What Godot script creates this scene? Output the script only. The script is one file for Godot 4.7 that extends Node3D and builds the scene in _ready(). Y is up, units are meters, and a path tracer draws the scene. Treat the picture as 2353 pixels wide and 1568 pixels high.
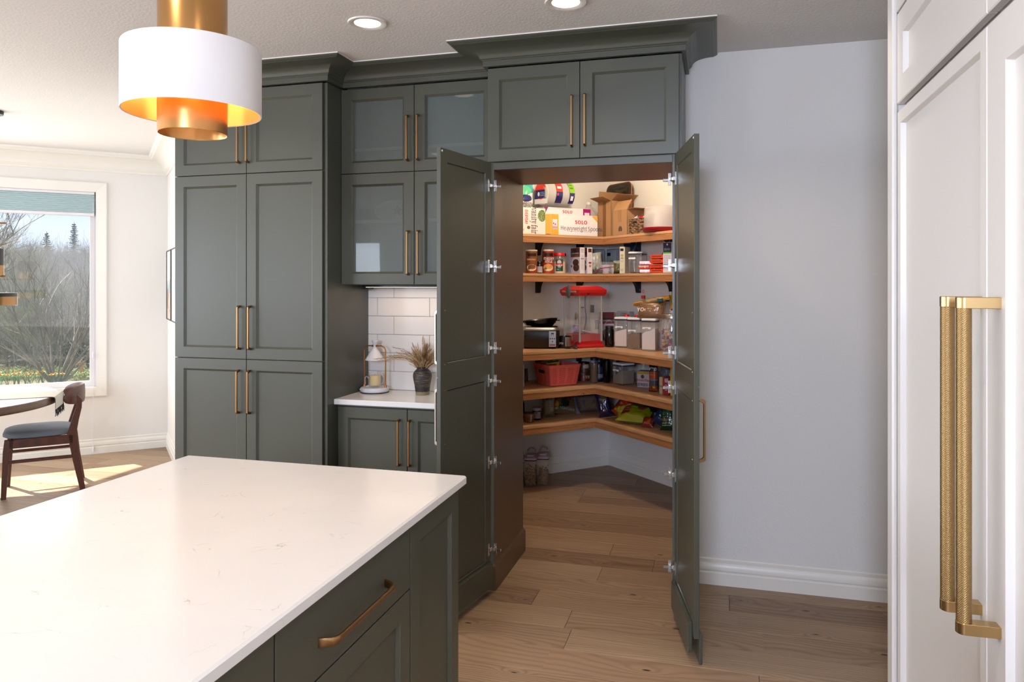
extends Node3D

const HALF := sqrt(0.5)
const CEIL := 2.735

var mats := {}
var used_names := {}
var fonts := {}
var rng := RandomNumberGenerator.new()


func _ready() -> void:
	rng.seed = 7
	set_camera()
	set_sky()
	set_window_light()
	build_textures()
	set_downlights()
	build_room()
	build_nook_wall_and_window()
	build_tall_cabinet()
	build_glass_cabinet()
	build_base_cabinet()
	build_pantry_cabinet()
	build_island()
	build_fridge_wall()
	build_pantry_room()
	build_pendant()
	build_chandelier()
	build_dining()
	build_counter_things()
	build_nook_pictures()
	stock_top_shelf()
	stock_second_shelf()
	stock_third_shelf()
	stock_fourth_shelf()
	stock_fifth_shelf()
	stock_pantry_floor()
	build_garden()


func set_camera() -> void:
	var cam := Camera3D.new()
	cam.name = "camera"
	add_child(cam)
	cam.position = Vector3(0, 1.54, 0)
	cam.rotation.y = atan(475.5 / 1700.0)
	cam.near = 0.05
	cam.far = 600.0
	cam.projection = Camera3D.PROJECTION_FRUSTUM
	cam.size = 2.0 * cam.near * 784.0 / 1700.0
	cam.frustum_offset = Vector2(0, -129.0 / 1700.0 * cam.near)
	cam.current = true


func set_sky() -> void:
	var e := Environment.new()
	e.background_mode = Environment.BG_SKY
	var sky := Sky.new()
	var m := ProceduralSkyMaterial.new()
	m.sky_top_color = Color(0.42, 0.62, 0.92)
	m.sky_horizon_color = Color(0.90, 0.95, 1.0)
	m.sky_curve = 0.22
	m.ground_horizon_color = Color(0.62, 0.64, 0.60)
	m.ground_bottom_color = Color(0.30, 0.31, 0.27)
	m.sky_energy_multiplier = 1.15
	m.sun_angle_max = 1.0
	sky.sky_material = m
	e.sky = sky
	e.tonemap_mode = Environment.TONE_MAPPER_LINEAR
	e.tonemap_exposure = 0.93
	e.sdfgi_enabled = true
	e.ssao_enabled = true
	e.ssil_enabled = true
	var w := WorldEnvironment.new()
	w.name = "environment"
	w.environment = e
	add_child(w)
	var sun := DirectionalLight3D.new()
	sun.name = "sun"
	sun.light_energy = 7.5
	sun.light_color = Color(1.0, 0.95, 0.87)
	sun.light_angular_distance = 0.6
	sun.shadow_enabled = true
	add_child(sun)
	var el := deg_to_rad(42.0)
	var travel := Vector3(0.948 * cos(el), -sin(el), 0.316 * cos(el))
	sun.look_at_from_position(Vector3.ZERO, travel, Vector3.UP)


# Area light at each opening (the pane itself is built with the wall).
func daylight(called: String, at: Vector3, inward: Vector3, size: Vector2, energy: float, color: Color) -> void:
	var l := AreaLight3D.new()
	l.name = called
	add_child(l)
	l.look_at_from_position(at, at + inward, Vector3.UP)
	l.area_size = size
	l.light_energy = energy
	l.light_color = color
	l.area_range = 20.0
	l.area_attenuation = 2.0
	l.shadow_enabled = true


func set_window_light() -> void:
	var cool := Color(0.90, 0.94, 1.0)
	daylight("window_area_light", Vector3(-6.10, 1.42, -4.82) + Vector3(HALF, 0, HALF) * 0.03, Vector3(HALF, -0.1, HALF), Vector2(1.45, 1.5), 4.0, Color(1.0, 0.99, 0.97))
	daylight("window_area_light", Vector3(-6.86, 1.35, -2.62), Vector3(1, -0.05, 0), Vector2(1.8, 2.0), 11.0, Color(0.97, 0.99, 1.0))
	daylight("window_area_light", Vector3(-6.86, 1.5, 0.2), Vector3(1, -0.05, 0), Vector2(2.4, 1.6), 14.0, cool)
	daylight("window_area_light", Vector3(-5.9, 1.55, 3.16), Vector3(0.1, -0.05, -1), Vector2(1.5, 1.3), 7.0, cool)
	daylight("window_area_light", Vector3(-0.35, 2.1, 3.16), Vector3(-0.05, -0.08, -1), Vector2(0.9, 0.75), 19.0, Color(0.84, 0.89, 1.0))  # stands in for a flash beside the camera, set in the added high window


func set_downlights() -> void:
	var n := 0
	for z in [-3.07, -1.15, 0.85]:
		for x in [-2.463, -1.543, -0.623, 0.297]:
			downlight(Vector3(x, CEIL, z), n)
			n += 1
	for p in [Vector3(-4.3, CEIL, -2.6), Vector3(-4.3, CEIL, -0.6), Vector3(-5.8, CEIL, -1.6)]:
		downlight(p, n)
		n += 1


func downlight(at: Vector3, n: int) -> void:
	var label := ""
	if n == 1:
		label = "lit round recessed ceiling light above the glass-door wall cabinet"
	elif n == 2:
		label = "lit round recessed ceiling light in front of the cabinet over the pantry opening"
	else:
		label = "round recessed ceiling light, one of the rows that light the kitchen and nook"
	var t := thing("recessed_light", label, "ceiling light", at, 0.0, "" if n in [1, 2] else "ceiling lights out of view")
	var k := Mk.new()
	k.lathe([Vector2(0.089, 0.0), Vector2(0.086, -0.006), Vector2(0.068, -0.006), Vector2(0.058, -0.001)], 40, true)
	part("trim_ring", k, mat("white_trim"), t)
	k = Mk.new()
	k.lathe([Vector2(0.0005, -0.0022), Vector2(0.060, -0.0022)], 32)
	if not mats.has("downlight_lens"):
		var m := paint("downlight_lens", Color(0.9, 0.9, 0.9))
		m.emission_enabled = true
		m.emission = Color(1.0, 0.93, 0.82)
		m.emission_energy_multiplier = 4.0
	part("lens", k, mat("downlight_lens"), t)
	var l := SpotLight3D.new()
	l.name = "recessed_lamp"
	l.position = Vector3(0, -0.012, 0)
	l.rotation.x = -PI / 2
	l.spot_angle = 62.0
	l.spot_angle_attenuation = 0.7
	l.spot_range = 12.0
	l.spot_attenuation = 2.0
	l.light_energy = 0.52
	l.light_size = 0.05
	l.light_color = Color(1.0, 0.92, 0.83)
	l.shadow_enabled = true
	t.add_child(l, true)


# ---------------------------------------------------------------- naming and scene tree

func tag(o: Node3D, label: String, category: String, group := "", kind := "") -> void:
	if label:
		o.set_meta("label", label)
	if category:
		o.set_meta("category", category)
	if group:
		o.set_meta("group", group)
	if kind:
		o.set_meta("kind", kind)


func numbered(called: String) -> String:
	var n: int = used_names.get(called, 0)
	used_names[called] = n + 1
	return called if n == 0 else "%s_%03d" % [called, n]


func thing(called: String, label: String, category: String, at := Vector3.ZERO, turn := 0.0, group := "") -> Node3D:
	var o := Node3D.new()
	o.name = numbered(called)
	add_child(o)
	o.position = at
	o.rotation.y = turn
	tag(o, label, category, group)
	return o


func part(called: String, k: Mk, m: Material, parent: Node3D, at := Vector3.ZERO) -> MeshInstance3D:
	var o := MeshInstance3D.new()
	o.name = called
	o.mesh = k.mesh()
	o.material_override = m
	o.position = at
	parent.add_child(o, true)
	return o


func part_of(called: String, mesh: Mesh, m: Material, parent: Node3D, x := Transform3D.IDENTITY) -> MeshInstance3D:
	var o := MeshInstance3D.new()
	o.name = called
	o.mesh = mesh
	o.material_override = m
	o.transform = x
	parent.add_child(o, true)
	return o


func single(called: String, k: Mk, m: Material, label: String, category: String, group := "", kind := "") -> MeshInstance3D:
	var o := MeshInstance3D.new()
	o.name = numbered(called)
	o.mesh = k.mesh()
	o.material_override = m
	add_child(o)
	tag(o, label, category, group, kind)
	return o


func struct(called: String, k: Mk, m: Material) -> MeshInstance3D:
	var o := MeshInstance3D.new()
	o.name = called
	o.mesh = k.mesh()
	o.material_override = m
	add_child(o)
	o.set_meta("kind", "structure")
	return o


func copy_of(o: Node3D, label: String, at: Vector3, turn: float) -> Node3D:
	var stem := String(o.name).rstrip("0123456789").rstrip("_")
	var c: Node3D = o.duplicate()
	c.name = numbered(stem)
	add_child(c)
	c.position = at
	c.rotation.y = turn
	if label:
		c.set_meta("label", label)
	return c


# Lettering: thin raised type, centred on the origin of x, facing its +z.
func text(s: String, height: float, m: Material, parent: Node3D, x: Transform3D, face := "Droid Sans", bold := false, squeeze := 1.0) -> void:
	var key := face + str(bold)
	if not fonts.has(key):
		var f := SystemFont.new()
		f.font_names = PackedStringArray([face])
		f.font_weight = 700 if bold else 400
		fonts[key] = f
	var t := TextMesh.new()
	t.text = s
	t.font = fonts[key]
	t.font_size = 24
	t.pixel_size = height / 17.0
	t.depth = 0.0008
	t.curve_step = 2.0
	var o := MeshInstance3D.new()
	o.name = "lettering"
	o.mesh = t
	o.material_override = m
	o.transform = x * Transform3D(Basis.from_scale(Vector3(squeeze, 1, 1)), Vector3.ZERO)
	parent.add_child(o, true)


func pos(x: float, y: float, z: float) -> Transform3D:
	return Transform3D(Basis.IDENTITY, Vector3(x, y, z))


func turned(x: float, y: float, z: float, deg_y := 0.0, deg_x := 0.0, deg_z := 0.0) -> Transform3D:
	return Transform3D(Basis.from_euler(Vector3(deg_to_rad(deg_x), deg_to_rad(deg_y), deg_to_rad(deg_z))), Vector3(x, y, z))


# ---------------------------------------------------------------- mesh building

class Mk:
	var v := PackedVector3Array()
	var n := PackedVector3Array()
	var t := PackedVector2Array()
	var c := PackedColorArray()
	var tint := Color.WHITE
	var colored := false
	var x := Transform3D.IDENTITY

	func put(p: Vector3, q: Vector3, uv: Vector2) -> void:
		v.append(x * p)
		n.append((x.basis * q).normalized())
		t.append(uv)
		if colored:
			c.append(tint)

	# Corners counter-clockwise as seen from outside; written out clockwise.
	func quad(a: Vector3, b: Vector3, d: Vector3, e: Vector3, ua := Vector2(0, 1), ub := Vector2(1, 1), ud := Vector2(1, 0), ue := Vector2(0, 0)) -> void:
		var q := (d - a).cross(e - b).normalized()
		put(a, q, ua)
		put(d, q, ud)
		put(b, q, ub)
		put(a, q, ua)
		put(e, q, ue)
		put(d, q, ud)

	func tri(a: Vector3, b: Vector3, d: Vector3) -> void:
		var q := (b - a).cross(d - a).normalized()
		put(a, q, Vector2(0, 0))
		put(d, q, Vector2(0, 1))
		put(b, q, Vector2(1, 0))

	func box(at: Vector3, s: Vector3, bev := 0.0) -> void:
		var h := s * 0.5
		var b := minf(bev, minf(h.x, minf(h.y, h.z)) * 0.9)
		var axes := [[0, 1, 2], [1, 2, 0], [2, 0, 1]]
		for w in axes:
			for sg in [1.0, -1.0]:
				var o := Vector3.ZERO
				o[w[0]] = h[w[0]] * sg
				var e1 := Vector3.ZERO
				e1[w[1]] = (h[w[1]] - b) * sg
				var e2 := Vector3.ZERO
				e2[w[2]] = h[w[2]] - b
				var cs := [o - e1 - e2, o + e1 - e2, o + e1 + e2, o - e1 + e2]
				var us := []
				for p: Vector3 in cs:
					var f: Vector3 = p + at
					us.append(Vector2(f.x, -f.y) if w[0] == 2 else Vector2(f.x, f.z) if w[0] == 1 else Vector2(f.z, -f.y))
				quad(cs[0] + at, cs[1] + at, cs[2] + at, cs[3] + at, us[0], us[1], us[2], us[3])
		if b <= 0.0:
			return
		for w in axes:  # edges along axis w[0]
			for s1 in [1.0, -1.0]:
				for s2 in [1.0, -1.0]:
					var p1 := Vector3.ZERO
					p1[w[1]] = h[w[1]] * s1
					p1[w[2]] = (h[w[2]] - b) * s2
					var p2 := Vector3.ZERO
					p2[w[1]] = (h[w[1]] - b) * s1
					p2[w[2]] = h[w[2]] * s2
					var al := Vector3.ZERO
					al[w[0]] = h[w[0]] - b
					fit(at, at + p1 - al, at + p1 + al, at + p2 + al, at + p2 - al)
		for sx in [1.0, -1.0]:
			for sy in [1.0, -1.0]:
				for sz in [1.0, -1.0]:
					var a := at + Vector3(h.x * sx, (h.y - b) * sy, (h.z - b) * sz)
					var d := at + Vector3((h.x - b) * sx, h.y * sy, (h.z - b) * sz)
					var e := at + Vector3((h.x - b) * sx, (h.y - b) * sy, h.z * sz)
					if sx * sy * sz > 0:
						tri(a, d, e)
					else:
						tri(a, e, d)

	# A quad turned so that it looks away from a point inside.
	func fit(inside: Vector3, a: Vector3, b: Vector3, d: Vector3, e: Vector3) -> void:
		if (d - a).cross(e - b).dot((a + b + d + e) * 0.25 - inside) < 0.0:
			quad(a, e, d, b, Vector2(a.x + a.z, -a.y), Vector2(e.x + e.z, -e.y), Vector2(d.x + d.z, -d.y), Vector2(b.x + b.z, -b.y))
		else:
			quad(a, b, d, e, Vector2(a.x + a.z, -a.y), Vector2(b.x + b.z, -b.y), Vector2(d.x + d.z, -d.y), Vector2(e.x + e.z, -e.y))

	# Rows of points, first row lowest, each row running left to right as seen from outside. Soft where neighbouring faces meet at less than about fifty degrees.
	func sheet(rows: Array, closed := false, soft := 0.64, vs := [], u_scale := 1.0) -> void:
		var nr := rows.size()
		var nc: int = rows[0].size()
		var fc := nc if closed else nc - 1
		var fn := []
		for i in nr - 1:
			var line := PackedVector3Array()
			line.resize(fc)
			for j in fc:
				var j2 := (j + 1) % nc
				var q: Vector3 = (rows[i + 1][j2] - rows[i][j]).cross(rows[i + 1][j] - rows[i][j2])
				line[j] = q.normalized() if q.length_squared() > 1e-18 else Vector3.ZERO
			fn.append(line)
		for i in nr - 1:
			var v0: float = vs[i] if vs else 1.0 - float(i) / (nr - 1)
			var v1: float = vs[i + 1] if vs else 1.0 - float(i + 1) / (nr - 1)
			for j in fc:
				var own: Vector3 = fn[i][j]
				if own == Vector3.ZERO:
					continue
				var nn := []
				for k in 4:
					var di := -1 if k < 2 else 1
					var dj := -1 if k == 0 or k == 3 else 1
					var sum := own
					for pair in [[di, 0], [0, dj], [di, dj]]:
						var i3: int = i + pair[0]
						var j3: int = j + pair[1]
						if closed:
							j3 = posmod(j3, fc)
						if i3 >= 0 and i3 < nr - 1 and j3 >= 0 and j3 < fc:
							var other: Vector3 = fn[i3][j3]
							if other.dot(own) > soft:
								sum += other
					nn.append(sum.normalized())
				var j2 := (j + 1) % nc
				var u0 := u_scale * j / fc
				var u1 := u_scale * (j + 1) / fc
				var a: Vector3 = rows[i][j]
				var b: Vector3 = rows[i][j2]
				var d: Vector3 = rows[i + 1][j2]
				var e: Vector3 = rows[i + 1][j]
				if a != b:
					put(a, nn[0], Vector2(u0, v0))
					put(d, nn[2], Vector2(u1, v1))
					put(b, nn[1], Vector2(u1, v0))
				if d != e:
					put(a, nn[0], Vector2(u0, v0))
					put(e, nn[3], Vector2(u0, v1))
					put(d, nn[2], Vector2(u1, v1))

	# Turned profile of (radius, height), going up the outside; flipped looks the other way.
	func lathe(prof: Array, seg := 24, flipped := false, oval := Vector2.ONE) -> void:
		var rows := []
		var vs := []
		var total := 0.0
		for i in prof.size():
			if i:
				total += (prof[i] - prof[i - 1]).length()
			vs.append(total)
			var row := PackedVector3Array()
			for j in seg:
				var a := TAU * j / seg * (-1.0 if flipped else 1.0)
				row.append(Vector3(sin(a) * prof[i].x * oval.x, prof[i].y, cos(a) * prof[i].x * oval.y))
			rows.append(row)
		for i in vs.size():
			vs[i] = 1.0 - vs[i] / total
		sheet(rows, true, 0.64, vs)

	func tube(path: Array, r0: float, r1 := -1.0, seg := 8, caps := true) -> void:
		if r1 < 0.0:
			r1 = r0
		var rows := []
		var up := Vector3.ZERO
		for i in path.size():
			var d: Vector3 = (path[mini(i + 1, path.size() - 1)] - path[maxi(i - 1, 0)]).normalized()
			if i == 0:
				up = d.cross(Vector3.RIGHT if absf(d.x) < 0.9 else Vector3.UP).normalized()
			else:
				up = (up - d * up.dot(d)).normalized()
			var side := d.cross(up)
			var r := lerpf(r0, r1, float(i) / maxi(path.size() - 1, 1))
			var row := PackedVector3Array()
			for j in seg:
				var a := TAU * j / seg
				row.append(path[i] + (up * cos(a) + side * sin(a)) * r)
			rows.append(row)
		if caps:
			var first := PackedVector3Array()
			var last := PackedVector3Array()
			for j in seg:
				first.append(path[0])
				last.append(path[-1])
			rows.push_front(first)
			rows.append(last)
		sheet(rows, true)

	# Flat outline (counter-clockwise in x, y), drawn out from z0 to z1, with eased edges.
	func prism(poly: PackedVector2Array, z0: float, z1: float, bev := 0.0) -> void:
		var inner := poly
		if bev > 0.0:
			var o := Geometry2D.offset_polygon(poly, -bev, Geometry2D.JOIN_MITER)
			if o.size() == 1 and o[0].size() == poly.size():
				inner = align(poly, o[0])
			else:
				bev = 0.0
		var loops := []
		if bev > 0.0:
			loops = [[inner, z0], [poly, z0 + bev], [poly, z1 - bev], [inner, z1]]
		else:
			loops = [[poly, z0], [poly, z1]]
		var rows := []
		for l in loops:
			var row := PackedVector3Array()
			for p: Vector2 in l[0]:
				row.append(Vector3(p.x, p.y, l[1]))
			rows.append(row)
		sheet(rows, true, 0.8)
		var idx := Geometry2D.triangulate_polygon(inner)
		for i in range(0, idx.size(), 3):
			var a := inner[idx[i]]
			var b := inner[idx[i + 1]]
			var d := inner[idx[i + 2]]
			if (b - a).cross(d - a) < 0.0:
				var s := b
				b = d
				d = s
			tri(Vector3(a.x, a.y, z1), Vector3(b.x, b.y, z1), Vector3(d.x, d.y, z1))
			tri(Vector3(a.x, a.y, z0), Vector3(d.x, d.y, z0), Vector3(b.x, b.y, z0))

	func align(a: PackedVector2Array, b: PackedVector2Array) -> PackedVector2Array:
		if Geometry2D.is_polygon_clockwise(a) != Geometry2D.is_polygon_clockwise(b):
			b.reverse()
		var best := 0
		var near := INF
		for k in b.size():
			if a[0].distance_to(b[k]) < near:
				near = a[0].distance_to(b[k])
				best = k
		var out := PackedVector2Array()
		for k in b.size():
			out.append(b[(best + k) % b.size()])
		return out

	# Rectangle w x h about the origin, carried through (inset, z) steps: frames, trays, mouldings.
	func ring(w: float, h: float, prof: Array, mid := Vector2.ZERO) -> void:
		for i in prof.size() - 1:
			var p: Vector2 = prof[i]
			var q: Vector2 = prof[i + 1]
			var a := []
			var b := []
			for s in [Vector2(-1, -1), Vector2(1, -1), Vector2(1, 1), Vector2(-1, 1)]:
				a.append(Vector3(mid.x + s.x * (w * 0.5 - p.x), mid.y + s.y * (h * 0.5 - p.x), p.y))
				b.append(Vector3(mid.x + s.x * (w * 0.5 - q.x), mid.y + s.y * (h * 0.5 - q.x), q.y))
			for k in 4:
				var l := (k + 1) % 4
				quad(a[k], a[l], b[l], b[k], Vector2(a[k].x, -a[k].y), Vector2(a[l].x, -a[l].y), Vector2(b[l].x, -b[l].y), Vector2(b[k].x, -b[k].y))

	# Rounded rectangle loops in x, z at heights: (half x, half z, corner, y). Going up the outside.
	func rounded(steps: Array, per := 5) -> void:
		var rows := []
		for s in steps:
			rows.append(loop(s[0], s[1], s[2], s[3], per))
		sheet(rows, true)

	func loop(hx: float, hz: float, r: float, y: float, per := 5) -> PackedVector3Array:
		var row := PackedVector3Array()
		for q in 4:
			var cx := (hx - r) * (1.0 if q < 2 else -1.0)
			var cz := (hz - r) * (1.0 if q == 0 or q == 3 else -1.0)
			for i in per:
				var a := PI * 0.5 * (q + float(i) / (per - 1))
				row.append(Vector3(cx + sin(a) * r, y, cz + cos(a) * r))
		return row

	# Moulding: (out, y) profile, lowest first, swept along a path of (x, z) with the room on its right-hand side turned outwards.
	func mould(path: Array, prof: Array) -> void:
		var rows := []
		for p: Vector2 in prof:
			var row := PackedVector3Array()
			for i in path.size():
				var d0: Vector2 = (path[i] - path[maxi(i - 1, 0)]).normalized()
				var d1: Vector2 = (path[mini(i + 1, path.size() - 1)] - path[i]).normalized()
				if i == 0:
					d0 = d1
				if i == path.size() - 1:
					d1 = d0
				var n0 := Vector2(-d0.y, d0.x)
				var n1 := Vector2(-d1.y, d1.x)
				var m := (n0 + n1) / (1.0 + n0.dot(n1))
				row.append(Vector3(path[i].x + m.x * p.x, p.y, path[i].y + m.y * p.x))
			rows.append(row)
		sheet(rows, false, 0.9)

	# Filled soft bag: width, height, thickness, standing on y = 0, facing +z; uv covers the front.
	func bag(w: float, h: float, d: float, seed_ := 1, seal := 0.08, wrinkle := 0.06, cols := 18, gusset := 1.0) -> void:
		var noise := FastNoiseLite.new()
		noise.seed = seed_
		noise.frequency = 2.2
		noise.fractal_octaves = 3
		for face in [1.0, -1.0]:
			var rows := []
			for i in cols + 1:
				var fy := float(i) / cols
				var row := PackedVector3Array()
				for j in cols + 1:
					var fx := float(j) / cols
					var e := minf(fy, 1.0 - fy)
					var body := clampf((e - seal * 0.5) / 0.22, 0.0, 1.0)
					body = pow(sin(body * PI * 0.5), 0.7)
					var across := pow(maxf(0.0, 1.0 - pow(absf(2.0 * fx - 1.0), 3.0)), 0.6)
					var z := d * 0.5 * body * across
					z += noise.get_noise_3d(fx * 3.0, fy * 3.0, face * 2.0) * wrinkle * minf(w, h) * body * across * gusset
					if e <= seal * 0.55:
						z += sin(fx * cols * PI) * 0.0015
					var px := (fx - 0.5) * w * (1.0 - 0.10 * body * (1.0 if w < h * 2.0 else 0.4))
					px += noise.get_noise_3d(fx, fy * 4.0, 9.0) * 0.03 * w
					row.append(Vector3(px * face, fy * h + noise.get_noise_3d(fx * 4.0, fy, 5.0) * 0.02 * h * sin(fy * PI), z * face + 0.0004 * face))
				rows.append(row)
			sheet(rows, false, 0.3)

	func mesh() -> ArrayMesh:
		var a := []
		a.resize(Mesh.ARRAY_MAX)
		a[Mesh.ARRAY_VERTEX] = v
		a[Mesh.ARRAY_NORMAL] = n
		a[Mesh.ARRAY_TEX_UV] = t
		if colored:
			a[Mesh.ARRAY_COLOR] = c
		var s := SurfaceTool.new()
		s.create_from_arrays(a)
		s.index()
		return s.commit()


# ---------------------------------------------------------------- materials and textures

func mat(called: String) -> Material:
	return mats[called]


func paint(called: String, c: Color, rough := 0.5, metal := 0.0) -> StandardMaterial3D:
	var m := StandardMaterial3D.new()
	m.resource_name = called
	m.albedo_color = c
	m.roughness = rough
	m.metallic = metal
	mats[called] = m
	return m


# A plain colour, made once.
func hue(r: float, g: float, b: float, rough := 0.5, metal := 0.0) -> StandardMaterial3D:
	var key := "hue %.3f %.3f %.3f %.2f %.2f" % [r, g, b, rough, metal]
	if not mats.has(key):
		paint(key, Color(r, g, b), rough, metal)
	return mats[key]


func clear(called: String, c: Color, alpha: float, rough := 0.03) -> StandardMaterial3D:
	var m := paint(called, Color(c.r, c.g, c.b, alpha), rough)
	m.transparency = BaseMaterial3D.TRANSPARENCY_ALPHA
	return m


func noise_tex(freq: float, size := 512, octaves := 3, seed_ := 1) -> NoiseTexture2D:
	var t := NoiseTexture2D.new()
	t.width = size
	t.height = size
	t.seamless = true
	var f := FastNoiseLite.new()
	f.noise_type = FastNoiseLite.TYPE_SIMPLEX_SMOOTH
	f.frequency = freq
	f.fractal_octaves = octaves
	f.seed = seed_
	t.noise = f
	return t


func relief(m: StandardMaterial3D, t: Texture2D, cm: float, per_metre: float) -> void:
	m.heightmap_enabled = true
	m.heightmap_texture = t
	m.heightmap_scale = cm
	m.uv1_triplanar = true
	m.uv1_world_triplanar = true
	m.uv1_scale = Vector3.ONE * per_metre


# Flat-sawn board: u runs along the board.
func wood_image(w: int, h: int, seed_: int, light: Color, dark: Color, knots: int, rings := 9.0) -> ImageTexture:
	var im := Image.create(w, h, false, Image.FORMAT_RGB8)
	var f := FastNoiseLite.new()
	f.seed = seed_
	f.frequency = 1.0
	f.fractal_octaves = 3
	var r := RandomNumberGenerator.new()
	r.seed = seed_ * 31 + 5
	var heart := r.randf_range(-0.4, 1.4)
	var spread := r.randf_range(0.6, 1.5)
	var ks := []
	for i in knots:
		ks.append(Vector3(r.randf_range(0.08, 0.92), r.randf_range(0.2, 0.8), r.randf_range(0.05, 0.10)))
	var aspect := float(w) / h
	for py in h:
		var y := float(py) / h
		for px in w:
			var x := float(px) / w
			var warp := f.get_noise_3d(x * 2.2, y * 0.9, 3.0)
			var d := Vector2((y - heart + 0.16 * warp) * spread, 0.30 + 0.5 * f.get_noise_2d(x * 1.1, 40.0))
			var near := 0.0
			for k: Vector3 in ks:
				var q := Vector2((x - k.x) * aspect * 0.55, y - k.y).length()
				near = maxf(near, 1.0 - q / (k.z * 0.42))
				d.x += 0.30 * exp(-q * q / (k.z * k.z * 3.0))
			var ring := d.length() * rings
			var g := 0.5 + 0.5 * sin(ring * TAU + 2.5 * warp)
			g = pow(g, 2.2)
			var fine := f.get_noise_2d(x * 9.0, y * 60.0 + 7.0) * 0.5 + 0.5
			var broad := f.get_noise_2d(x * 1.6 + 20.0, y * 2.0) * 0.5 + 0.5
			var s := clampf(0.40 * g + 0.34 * fine + 0.42 * broad - 0.08, 0.0, 1.0)
			var c := light.lerp(dark, s)
			if near > 0.0:
				c = c.lerp(Color(0.16, 0.10, 0.07), clampf(near * 1.8, 0.0, 0.9))
			im.set_pixel(px, py, c)
	return ImageTexture.create_from_image(im)


# Flat print. Each step: kind, x, y, w, h (parts of the whole), colour, [more].
func print_tex(w: int, h: int, ground: Color, steps: Array) -> ImageTexture:
	var im := Image.create(w, h, false, Image.FORMAT_RGB8)
	im.fill(ground)
	var r := RandomNumberGenerator.new()
	r.seed = w * 131 + h + steps.size()
	for s in steps:
		var x0 := int(s[1] * w)
		var y0 := int(s[2] * h)
		var pw := maxi(1, int(s[3] * w))
		var ph := maxi(1, int(s[4] * h))
		var c: Color = s[5]
		match s[0]:
			"r":
				im.fill_rect(Rect2i(x0, y0, pw, ph), c)
			"e", "s":
				for j in ph:
					for i in pw:
						var q := Vector2((i + 0.5) / pw * 2.0 - 1.0, (j + 0.5) / ph * 2.0 - 1.0)
						if q.length_squared() <= 1.0 and x0 + i >= 0 and x0 + i < w and y0 + j >= 0 and y0 + j < h:
							if s[0] == "e" or r.randf() < s[6]:
								im.set_pixel(x0 + i, y0 + j, c)
			"n":
				for j in ph:
					for i in pw:
						if r.randf() < s[6] and x0 + i < w and y0 + j < h:
							im.set_pixel(x0 + i, y0 + j, c)
			"t":  # lines of small type
				var lines: int = s[6]
				for k in lines:
					var yy := y0 + int(float(k) * ph / lines)
					var xx := x0
					while xx < x0 + pw:
						var run := r.randi_range(2, 6)
						im.fill_rect(Rect2i(xx, yy, mini(run, x0 + pw - xx), maxi(1, int(float(ph) / lines * 0.45))), c)
						xx += run + r.randi_range(1, 2)
			"d":  # diagonal corner: right-angled triangle; s[6] which corner 0 tl 1 tr 2 br 3 bl
				for j in ph:
					for i in pw:
						var fx := float(i) / pw
						var fy := float(j) / ph
						var inside: bool = [fx + fy < 1.0, (1.0 - fx) + fy < 1.0, fx + fy > 1.0, fx + (1.0 - fy) < 1.0][s[6]]
						if inside and x0 + i < w and y0 + j < h:
							im.set_pixel(x0 + i, y0 + j, c)
	return ImageTexture.create_from_image(im)


func printed(t: Texture2D, rough := 0.45) -> StandardMaterial3D:
	var m := StandardMaterial3D.new()
	m.albedo_texture = t
	m.roughness = rough
	return m


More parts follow.
